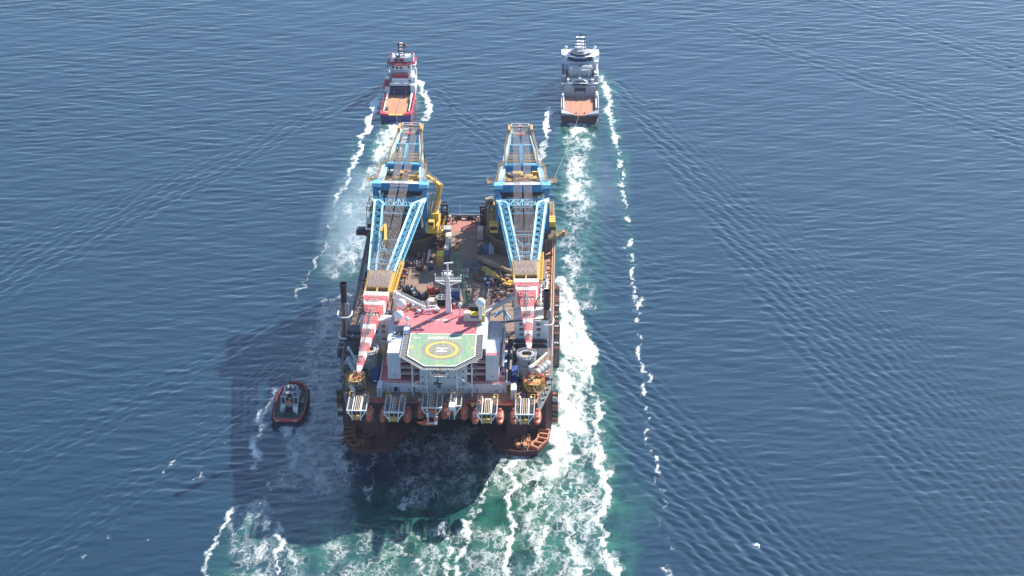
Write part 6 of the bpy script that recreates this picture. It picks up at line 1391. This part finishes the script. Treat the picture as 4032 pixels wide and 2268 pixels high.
for s_ in (-1,1):
    b = MB(); b.add([(s_*9.35,0,4.2),(s_*9.35,5.5,4.2),(s_*4.2,0,4.2),(s_*9.35,0,5.6),(s_*9.35,5.5,5.6),(s_*4.2,0,5.0)], [(0,1,4,3),(1,2,5,4),(2,0,3,5),(3,4,5)], 0); place(b,X0,Y0).build('stern_quarter', ['ship_red'], S1)
    for i in range(13):
        b = MB(); y = 6+i*2.1; b.beam((s_*9.3,y,5.6),(s_*8.0,y,4.3),.5,.5); place(b,X0,Y0).build('bulwark_stay', ['dark_red'], S1)
    b = MB(); b.beam((s_*7.7,4,5.2),(s_*7.9,33,5.2),.5,.9); place(b,X0,Y0).build('cargo_rail', ['white_paint'], S1)
    for i in range(5):
        b = MB(); b.box((s_*7.4,22+i*2.4,5.6),(1.0,1.3,1.2)); place(b,X0,Y0).build('rail_locker', ['white_paint'], S1)
def blk(x0,x1,y0,y1,z0,z1,m,name,S,X,Y,mats=None):
    b = MB(); b.bx(x0,x1,y0,y1,z0,z1,0); return place(b,X,Y).build(name, [m], S)
q = lambda *a: blk(*a[:7],a[7],S1,X0,Y0)
q(-6.2,6.4,33,36,4.2,9.0,'navy','winch_garage'); q(-9.2,-6.2,33.5,46,4.2,9.0,'wall_white','side_house'); q(6.6,9.2,33.5,50,4.2,10.5,'wall_white','side_house')
q(-6.4,6.8,35.2,38,9.4,11.0,'white_paint','gantry_beam'); q(-5.2,4.8,38,39,11,13.0,'white_paint','winch_bridge'); q(-5.0,4.6,40,43,11.5,14.2,'red_paint','winch_house'); q(-5.4,5.0,41,42.4,14.2,15,'jib_red','winch_rail')
q(-6.8,6.8,43,60,8.2,16,'wall_white','deckhouse'); q(-2.8,3.2,42.9,43.0,12.5,15.6,'grey_paint','aft_opening')
BR_ = q(-7.8,8.8,45,58,16,19.2,'wall_white','bridge'); q(-8.6,9.6,44.5,46,18.6,18.9,'dark_red','bridge_eyebrow')
b = MB(); b.prism([(-8.8,47),(-3.2,44.0),(3.4,44.0),(8.6,47),(9.4,58),(-8.8,58)],19.2,19.9,0); place(b,X0,Y0).build('bridge_roof', ['dark_red'], S1)
b = MB(); b.prism([(-8.6,46.9),(-3.2,43.9),(3.4,43.9),(8.5,46.9),(8.5,48),(-8.6,48)],16.2,19.2,0); place(b,X0,Y0).build('bridge_front', ['white_paint'], S1)
for x, y in ((-2.4,43.8),(.2,43.8),(-6.6,45.6),(-4.6,44.5),(5.2,44.5),(7.2,45.8),(-8,46.4)):
    b = MB(); b.box((x,y,17.9),(1.6,.3,1.2)); place(b,X0,Y0).build('bridge_window', ['glass'], BR_)
q(-6.8,7.6,49,57,19.9,22.3,'wall_white','upper_house'); q(-4.4,-1.8,48.8,49,20.2,22.2,'dark_red','red_panel'); q(-1.2,1.6,48.8,49,20.2,22.2,'dark_red','red_panel')
for x in (-6.2,7.0):
    q(x-.9,x+.9,50,52,22.3,24.6,'white_paint','searchlight_post'); 
    b = MB(); b.box((x,51,25),(1.2,1.2,.8)); place(b,X0,Y0).build('searchlight', ['red_paint'], S1)
b = MB(); b.frame(-1.6,1.6,51,54,22.3,31.0,.4,0); b.beam((-3,52,30),(3,52,30),.4,.4,0); b.beam((-2.4,52,28),(2.4,52,28),.35,.35,0); b.beam((-2.4,52,25.5),(2.4,52,25.5),.35,.35,0); place(b,X0,Y0).build('mast', ['black'], S1)
for z in (24.3,26.6,28.8,30.6):
    b = MB(); b.box((0,52.5,z),(2.2,1.4,.9)); place(b,X0,Y0).build('radar_scanner', ['white_paint'], S1)
b = MB(); b.sph((2.8,52,29.4),.9,0,10,8); place(b,X0,Y0).build('red_dome', ['red_paint'], S1)
for x, y, z, r in ((-3.4,50,24,.85),(2.6,50,23.2,.6),(4.2,50.5,23.2,.6),(5.4,51,23.2,.5)):
    b = MB(); b.sph((x,y,z),r,0,10,8); b.tube((x,y,22.3),(x,y,z),.2); place(b,X0,Y0).build('dome', ['radome_white'], S1)
b = MB(); b.tube((-3,51,22.4),(-1,51,22.4),1.0,n=10); place(b,X0,Y0).build('funnel_top', ['black'], S1)
b = MB(); b.beam((5.8,39,12),(6.4,43,20.5),1.2,1.2); place(b,X0,Y0).build('deck_crane_boom', ['white_paint'], S1)
b = MB(); b.beam((-8.5,40,12),(-4.5,43,16.5),.8,.8); place(b,X0,Y0).build('deck_crane_boom', ['grey_paint'], S1)
q(-9.6,-6.2,36,39,9,12.6,'dark_red','port_house'); q(-9.4,-6.8,37.8,39.5,12.6,14.2,'white_paint','crane_house'); q(7.2,9.4,38,42,10.5,14,'white_paint','starboard_house')
b = MB(); loft(b, [(-2.4,.2,.4,1.2),(-1.4,1.0,0,1.8),(1.4,1.0,0,1.8),(2.4,.3,.3,1.4)], 10, 0, (-10,35.5,7.6)); place(b,X0,Y0).build('work_boat', ['orange'], S1)
for s_ in (-3.8, 3.8):
    for i in range(3):
        b = MB(); b.beam((s_-.5,32.8,4.8+i*.9),(s_+.6,32.8,4.8+i*.9),.25,.2); place(b,X0,Y0).build('ladder_rung', ['grey_light'], S1)
q(-7.6,-5.2,8,12,4.2,4.9,'dark_grey','deck_hatch')
# ---- right ship, grey
X1, Y1 = 57.0, 386.5
S2 = thing('anchor_handling_ship','grey anchor handling ship with broad pinkish aft deck towing ahead on the right','ship',(X1,Y1+38,0))
secs = [(0,9.0,11.3,5.0),(6,11.0,11.5,5.0),(32,11.5,11.6,5.0)]
b = hull_mesh(secs, 1, 0, 1.6, 'hull', None, None); place(b,X1,Y1).build('aft_hull', ['maroon','maroon','ship_grey'], S2)
secs = [(32,11.5,11.6,5.0),(32.1,11.5,11.6,12),(55,11.0,11.6,12.4),(70,7.2,9.4,13.5),(79,2.8,5.4,14.4),(85,.3,1.2,15)]
b = hull_mesh(secs, 1, 0, 2.0, 'hull', None, None, 1.1, 0)
dv = [(-s[2],s[0],s[3]-.2) for s in secs[1:]]+[(s[2],s[0],s[3]-.2) for s in secs[1:]][::-1]; b.add(dv, [tuple(range(len(dv)))[::-1]], 0); b.add([(-11.6,32.05,4.9),(11.6,32.05,4.9),(11.6,32.05,12),(-11.6,32.05,12)], [(0,1,2,3)], 2); place(b,X1,Y1).build('fore_hull', ['grey_light','ship_blue','ship_grey'], S2)
b = MB(); b.prism([(-11,.1),(11,.1),(11.2,32),(-11.2,32)],4.85,5.0,0); place(b,X1,Y1).build('work_deck', ['ship_deck2'], S2)
b = MB(); b.prism([(-5,4),(6.5,4),(6.5,22),(-5,22)],5.0,5.03,0); place(b,X1,Y1).build('worn_deck_panel', ['orange_deck'], S2)
for s_ in (-1,1):
    b = MB(); b.add([(s_*11.3,0,5),(s_*11.3,6.5,5),(s_*3.4,0,5),(s_*11.3,0,6.6),(s_*11.3,6.5,6.6),(s_*3.4,0,5.5)], [(0,1,4,3),(1,2,5,4),(2,0,3,5),(3,4,5)], 0); place(b,X1,Y1).build('stern_quarter', ['ship_grey'], S2)
    b = MB(); b.beam((s_*9.9,6,6.2),(s_*9.9,31,6.2),.7,1.2); place(b,X1,Y1).build('cargo_rail', ['white_paint'], S2)
    b = MB(); b.beam((s_*11.2,6,6.9),(s_*11.2,31,6.9),.6,.4); place(b,X1,Y1).build('bulwark_cap', ['grey_light'], S2)
    for y in (25,28,30):
        b = MB(); b.box((s_*10.4,y,7.6),(1.3,1.6,1.8)); place(b,X1,Y1).build('rail_machine', ['white_paint'], S2)
    b = MB(); b.box((s_*10.6,7.6,6.6),(1.0,2.2,1.4)); place(b,X1,Y1).build('towing_pin', ['green_paint'], S2)
b = MB(); b.bx(-3,3,-.3,.6,4.6,5.2); place(b,X1,Y1).build('stern_roller', ['orange_deck'], S2)
for x in (-2.0,3.0):
    b = MB(); b.beam((x,2.4,5.1),(x-.3,4.2,5.1),.25,1.0); place(b,X1,Y1).build('guide_pin', ['dark_red'], S2)
q = lambda *a: blk(*a[:7],a[7],S2,X1,Y1)
q(-10,10,30.2,32.1,5,11.6,'ship_grey','aft_wall'); q(-3.4,3.4,29.9,30.2,8.2,11.0,'navy','winch_opening'); q(-4.4,4.4,31.4,31.8,12.0,12.8,'black','opening_shade')
b = MB(); b.frame(-2.2,2.2,28,30,5,8.6,.35,0); place(b,X1,Y1).build('towing_gantry', ['grey_light'], S2)
q(-11.4,11.4,32.2,34,12,12.9,'white_paint','catwalk'); q(-7.4,7.4,37,37.8,12.9,14.2,'white_paint','catwalk'); q(-8,-6.6,33,38,12.9,15,'white_paint','deck_gear'); q(7,8.6,33,38,12.9,15,'white_paint','deck_gear')
b = MB(); b.beam((-5.4,34,13.2),(-.2,35.4,15.2),.6,.5); b.beam((.4,35.4,15),(4.8,34,13),.6,.5); b.box((0,34.8,15),(1.8,1.8,1.2)); place(b,X1,Y1).build('deck_crane', ['white_paint'], S2)
q(-7.6,7.6,41,46,12.4,19.4,'grey_light','engine_casing')
b = MB(); b.tube((-7.2,43,17.2),(-.6,43,17.2),3.6,n=22); b.tube((.8,43,17.2),(7.2,43,17.2),3.6,n=22); place(b,X1,Y1).build('funnel_casing', ['grey_light'], S2)
for x in (-5.6,0,5.6):
    b = MB(); b.tube((x,39.2,14.5),(x,39.2,20.5),.32); place(b,X1,Y1).build('vent_pipe', ['white_paint'], S2)
b = MB(); b.beam((1,39,19),(5,39,19),.5,.5); place(b,X1,Y1).build('white_beam', ['radome_white'], S2)
q(-11.4,11.4,47,62,12.4,21.5,'wall_white','deckhouse'); 
for s_ in (-1,1):
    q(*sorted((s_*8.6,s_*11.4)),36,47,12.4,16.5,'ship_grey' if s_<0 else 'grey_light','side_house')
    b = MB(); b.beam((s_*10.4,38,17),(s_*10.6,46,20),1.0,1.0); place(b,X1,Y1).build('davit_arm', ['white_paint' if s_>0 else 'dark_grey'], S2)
b = MB(); b.prism([(-11.8,52),(-8.5,46.5),(-6.8,49),(-3.2,46.0),(3.2,46.0),(6.8,49),(8.5,46.5),(11.8,52),(11.6,60),(-11.6,60)],21.5,24.6,0,1); place(b,X1,Y1).build('bridge', ['wall_white','radome_white'], S2)
b = MB(); 
for a_, c_ in (((-6.9,48.7),(-3.3,45.8)),((-3.2,45.7),(3.2,45.7)),((3.3,45.8),(6.9,48.7))):
    b.add([(a_[0],a_[1],21.8),(c_[0],c_[1],21.8),(c_[0]*1.05,c_[1]-.9,24.2),(a_[0]*1.05,a_[1]-.9,24.2)], [(0,1,2,3)], 0)
place(b,X1,Y1).build('bridge_windows', ['navy'], S2)
b = MB(); b.prism([(-6,50),(-2.6,47.4),(2.6,47.4),(6,50),(6,57),(-6,57)],24.6,26.2,0,1); place(b,X1,Y1).build('wheelhouse_top', ['navy','ship_grey'], S2)
for s_ in (-1,1):
    b = MB(); b.beam((s_*7.2,48.0,24.8),(s_*3.2,46.6,24.9),1.6,.3); place(b,X1,Y1).build('roof_wing', ['white_paint'], S2)
    b = MB(); b.box((s_*10.2,50.6,23.6),(1.8,1.6,1.0)); place(b,X1,Y1).build('wing_console', ['green_paint'], S2)
    b = MB(); b.sph((s_*9,56,27.4),1.1,0,12,8); b.tube((s_*9,56,24.6),(s_*9,56,27),.4); place(b,X1,Y1).build('dome', ['radome_white'], S2)
b = MB(); b.frame(-2.6,2.6,55,58,26.2,34,.4,0,False); 
MF_ = place(b,X1,Y1).build('mast_frame', ['black'], S2)
for i, z in enumerate((27,29,31,33.6)):
    b = MB(); b.bx(-3.3+.2*i,3.3-.2*i,55,57,z,z+.7); place(b,X1,Y1).build('mast_platform', ['radome_white'], MF_)
b = MB(); b.tube((0,56.5,33.5),(0,56.5,37.5),.35,.12,6); b.box((.9,56.5,35.8),(1.6,.4,.4)); place(b,X1,Y1).build('top_mast', ['black'], MF_)
b = MB(); b.box((0,50,27),(5,1.6,.8)); b.box((-1.4,52,27.4),(1.2,1.2,1.2)); b.box((1.8,51.6,27.2),(1.4,1.2,1.0)); place(b,X1,Y1).build('roof_gear', ['grey_light'], S2)
for (x, y), lb in (((-2.0,4.6),'person standing on the left of the aft deck of the grey ship'),((3.2,4.8),'person standing on the right of the aft deck of the grey ship')):
    pass
# tow lines from the ships back towards the crane vessel
b = MB(); a = Vector((X0+1.5,Y0+31,5.2)); e = Vector((X0+.6,Y0-.2,5.0)); b.tube(a,e,.10,n=4); pts = [Vector((X0+.6,Y0-.2,5.0)).lerp(Vector((-33,186,30)),f)-Vector((0,0,9*4*f*(1-f)))for f in [i/14 for i in range(15)]]; b.path(pts,.09,4); solo(b,'tow_line',['rope'],'dark tow line over the deck of the red and white ship','tow line')
b = MB(); b.tube((X1+2,Y1+26,5.3),(X1-.6,Y1-.2,5.2),.11,n=4); pts = [Vector((X1-.6,Y1-.2,5.2)).lerp(Vector((28,186,30)),f)-Vector((0,0,9*4*f*(1-f)))for f in [i/14 for i in range(15)]]; b.path(pts,.09,4); solo(b,'tow_line',['rope'],'dark tow line crossing the pinkish deck of the grey ship','tow line')

# ================================================================ harbour tug
X2, Y2 = -75.2, 33.4
TG = thing('tugboat','small red tugboat with dark green deck and black tyre fenders running beside the left flank','tugboat',(X2,Y2+17,0))
tp = [(-5.0,.0),(5.2,.0),(6.3,1.2),(7.4,8),(7.3,20),(6.0,28),(3.6,32.5),(.2,34.4),(-3.2,33.2),(-5.8,28.8),(-7.3,20.5),(-7.2,12),(-6.6,2)]
inn = [(x*.90, 17+(y-17)*.94) for x, y in tp]; n = len(tp)
b = MB(); low = [(x*.94, 17+(y-17)*.96) for x, y in tp]
vs = [(x,y,-1.5) for x,y in low]+[(x,y,2.6) for x,y in tp]; b.add(vs, [(i,(i+1)%n,n+(i+1)%n,n+i) for i in range(n)], 0); place(b,X2,Y2).build('hull', ['navy'], TG)
b = MB(); vs = [(x,y,2.6) for x,y in tp]+[(x*.985,17+(y-17)*.985,3.9) for x,y in tp]+[(x*.93,17+(y-17)*.955,3.9) for x,y in inn and tp]+[(x*.92,17+(y-17)*.95,2.2) for x,y in tp]
for k_ in range(3): b.add(vs, [(k_*n+i,k_*n+(i+1)%n,(k_+1)*n+(i+1)%n,(k_+1)*n+i) for i in range(n)], 0)
place(b,X2,Y2).build('bulwark', ['red_paint'], TG)
b = MB(); b.prism([(x*.92,17+(y-17)*.95) for x,y in tp],2.0,2.2,0); place(b,X2,Y2).build('deck', ['tug_green'], TG)
for i in range(n):
    (xa,ya),(xb,yb) = tp[i],tp[(i+1)%n]; L_ = math.hypot(xb-xa,yb-ya); k_ = max(1,int(L_/1.6))
    for j in range(k_):
        f = (j+.5)/k_; x = (xa+(xb-xa)*f)*1.03; y = 17+((ya+(yb-ya)*f)-17)*1.02; b = MB(); b.tube((x,y,1.8),(x,y,2.5),.62,n=10); b.sph((x,y,2.2),.5,0,8,5); place(b,X2,Y2).build('tyre_fender', ['tyre'], TG)
b = MB()
for z_ in (2.4,3.0):
    for i in range(n):
        if tp[i][1] > 17 or i in (3,10): b.beam((tp[i][0]*1.03,tp[i][1],z_),(tp[(i+1)%n][0]*1.03,tp[(i+1)%n][1],z_),.5,.5)
place(b,X2,Y2).build('bow_fender', ['tyre'], TG)
q = lambda *a: blk(*a[:7],a[7],TG,X2,Y2)
q(-3.9,3.5,12,25,2.2,4.4,'grey_paint','deckhouse'); q(-2.7,2.5,13.5,22,4.4,7.2,'dark_grey','upper_house'); q(-.7,.5,13.3,13.5,4.5,7.2,'white_paint','door_panel'); q(-3.0,-2.7,13,22,6.9,7.3,'white_paint','deck_edge'); q(2.5,2.8,13,22,6.9,7.3,'white_paint','deck_edge'); q(-3.9,-2.0,9,12.2,2.2,5.2,'white_paint','port_casing'); q(1.6,3.8,9,12.2,2.2,5.0,'white_paint','starboard_casing'); q(-1.9,1.5,8.8,12,2.2,2.9,'navy','aft_well')
b = MB(); b.prism([(-2.9,14.5),(-1.2,13.2),(1.2,13.2),(2.9,14.5),(2.9,19),(1.6,20.6),(-1.6,20.6),(-2.9,19)],7.2,9.6,0,2,[(-3.3,14.1),(-1.3,12.7),(1.3,12.7),(3.3,14.1),(3.3,19.4),(1.8,21.2),(-1.8,21.2),(-3.3,19.4)]); WH_ = place(b,X2,Y2).build('wheelhouse', ['navy','white_paint','grey_paint'], TG)
for x, y in ((-3.0,14.4),(-1.2,13.0),(1.2,13.0),(3.0,14.4),(3.0,19.2),(-3.0,19.2)):
    b = MB(); b.beam((x,y,7.2),(x*1.08,y-.3,9.6),.3,.3); place(b,X2,Y2).build('window_post', ['white_paint'], WH_)
b = MB(); b.prism([(-2.4,15.4),(2.4,15.4),(2.4,19),(-2.4,19)],9.62,9.8,0); place(b,X2,Y2).build('wheelhouse_roof', ['dark_grey'], WH_)
b = MB(); b.tube((-.1,16.8,9.8),(-.1,16.8,16.4),.28,.16,8); b.beam((-1.2,16.8,12.4),(1.0,16.8,12.4),.16,.16); place(b,X2,Y2).build('mast', ['black'], TG)
for x in (-1.1,1.0):
    b = MB(); b.sph((x,17.2,10.3),.55,0,10,7); place(b,X2,Y2).build('dome', ['radome_white'], TG)
for s_ in (-1,1):
    b = MB(); b.bx(s_*2.9-.8,s_*2.9+.8,11.6,13.4,4.8,8.6); place(b,X2,Y2).build('funnel', ['navy'], TG); b = MB(); b.frame(s_*2.9-.9,s_*2.9+.9,11.4,13.5,5.0,8.7,.25,0,False); place(b,X2,Y2).build('funnel_frame', ['white_paint'], TG)
b = MB(); b.tube((-1.4,11.6,5.9),(1.1,11.6,5.9),1.0,n=14); place(b,X2,Y2).build('towing_winch', ['orange'], TG); b = MB(); b.box((.7,11,6.7),(.8,.8,.5)); place(b,X2,Y2).build('winch_brake', ['red_paint'], TG)
b = MB(); b.beam((-2.8,10.6,5.6),(1.6,10.6,5.6),.3,.4); place(b,X2,Y2).build('towing_beam', ['grey_light'], TG)
b = MB(); b.tube((-3.2,8.4,2.2),(-3.2,8.4,4.2),.8,n=12); b.sph((-3.2,8.4,4.2),.75,0,10,6,.6); place(b,X2,Y2).build('vent_cowl', ['grey_light'], TG)
b = MB(); b.add([(1.7,10,5.0),(3.8,10,5.0),(3.8,6.6,2.3),(1.9,9.0,3.0)], [(0,1,2,3),(3,2,1,0)], 0); b.beam((3.8,10,5.0),(3.8,6.6,2.3),.2,.2); place(b,X2,Y2).build('deck_stair', ['white_paint'], TG)
b = MB(); b.box((.2,6.4,2.6),(2.2,1.2,.8)); b.tube((-.6,6.4,2.9),(1.0,6.4,2.9),.4); place(b,X2,Y2).build('towing_hook', ['dark_grey'], TG)
b = MB(); b.bx(-1.4,1.2,24.6,27.4,2.2,3.8); b.tube((-2.4,26,3.4),(2.2,26,3.4),.9,n=12); place(b,X2,Y2).build('bow_winch', ['ochre'], TG)
b = MB(); b.beam((4.4,13,3.2),(5.2,21,6.2),.5,.5); place(b,X2,Y2).build('deck_crane', ['hull_red'], TG); b = MB(); loft(b, [(-2,.2,.2,.8),(-1.2,.8,0,1.0),(1.4,.8,0,1.0),(2,.4,0,.9)], 10, 0, (4.8,16.5,3.4)); place(b,X2,Y2).build('work_boat', ['grey_light'], TG)
for x in (-5.4,3.0):
    b = MB()
    for i in range(7): b.bx(x+i*.26,x+.18+i*.26,.42,.52,3.05,3.35)
    for i in range(4): b.bx(x+.35+i*.26,x+.52+i*.26,.42,.52,2.75,2.95)
    place(b,X2,Y2-.55).build('stern_name_marks', ['mark_white'], TG)

# ================================================================ sea haze and exhaust smoke
def volume_mat(name, col, dens, noise=None, aniso=0.3):
    m = bpy.data.materials.new(name); m.use_nodes = True; N = m.node_tree.nodes; L = m.node_tree.links
    N.remove(N['Principled BSDF']); v = N.new('ShaderNodeVolumePrincipled'); v.inputs['Color'].default_value = (*col, 1); v.inputs['Density'].default_value = dens; v.inputs['Anisotropy'].default_value = aniso
    L.new(v.outputs[0], N['Material Output'].inputs['Volume'])
    if noise:
        tc = N.new('ShaderNodeTexCoord'); gr = N.new('ShaderNodeTexGradient'); gr.gradient_type = 'SPHERICAL'; L.new(tc.outputs['Object'], gr.inputs[0])
        n = N.new('ShaderNodeTexNoise'); n.inputs['Scale'].default_value = noise; n.inputs['Detail'].default_value = 4; L.new(tc.outputs['Object'], n.inputs['Vector'])
        mr = N.new('ShaderNodeMapRange'); mr.inputs[1].default_value = 0.35; mr.inputs[2].default_value = 0.75; L.new(n.outputs[0], mr.inputs[0])
        mu = N.new('ShaderNodeMath'); mu.operation = 'MULTIPLY'; L.new(gr.outputs['Fac'], mu.inputs[0]); L.new(mr.outputs[0], mu.inputs[1])
        m2 = N.new('ShaderNodeMath'); m2.operation = 'MULTIPLY'; m2.inputs[1].default_value = dens; L.new(mu.outputs[0], m2.inputs[0]); L.new(m2.outputs[0], v.inputs['Density'])
    return m
b = MB(); b.bx(-25000, 25000, -2500, 28000, -7.5, 520, 0)
o = b.build('haze', [], None); o.data.materials.append(volume_mat('haze_air', (0.60, 0.72, 1.0), 0.000028)); tag(o, 'thin blue sea haze', 'haze', kind='stuff')

def smoke(c, r, dens, label, tilt=0.0):
    b = MB(); b.sph((0,0,0), 1.0, 0, 24, 16); o = b.build('exhaust_smoke', [], None); o.location = c; o.scale = r; o.rotation_euler = (0,0,tilt)
    o.data.materials.append(volume_mat('smoke_'+str(len(bpy.data.materials)), (.62,.80,1.0), dens, 2.2, .2)); tag(o, label, 'smoke', kind='stuff')
smoke((-64.49,210.78,16.00), (17,75,15), 0.075, 'thin bluish exhaust smoke drifting over the water left of the left crane')
smoke((67.34,265.92,14.00), (20,55,14), 0.014, 'faint bluish exhaust smoke over the wake right of the right crane')
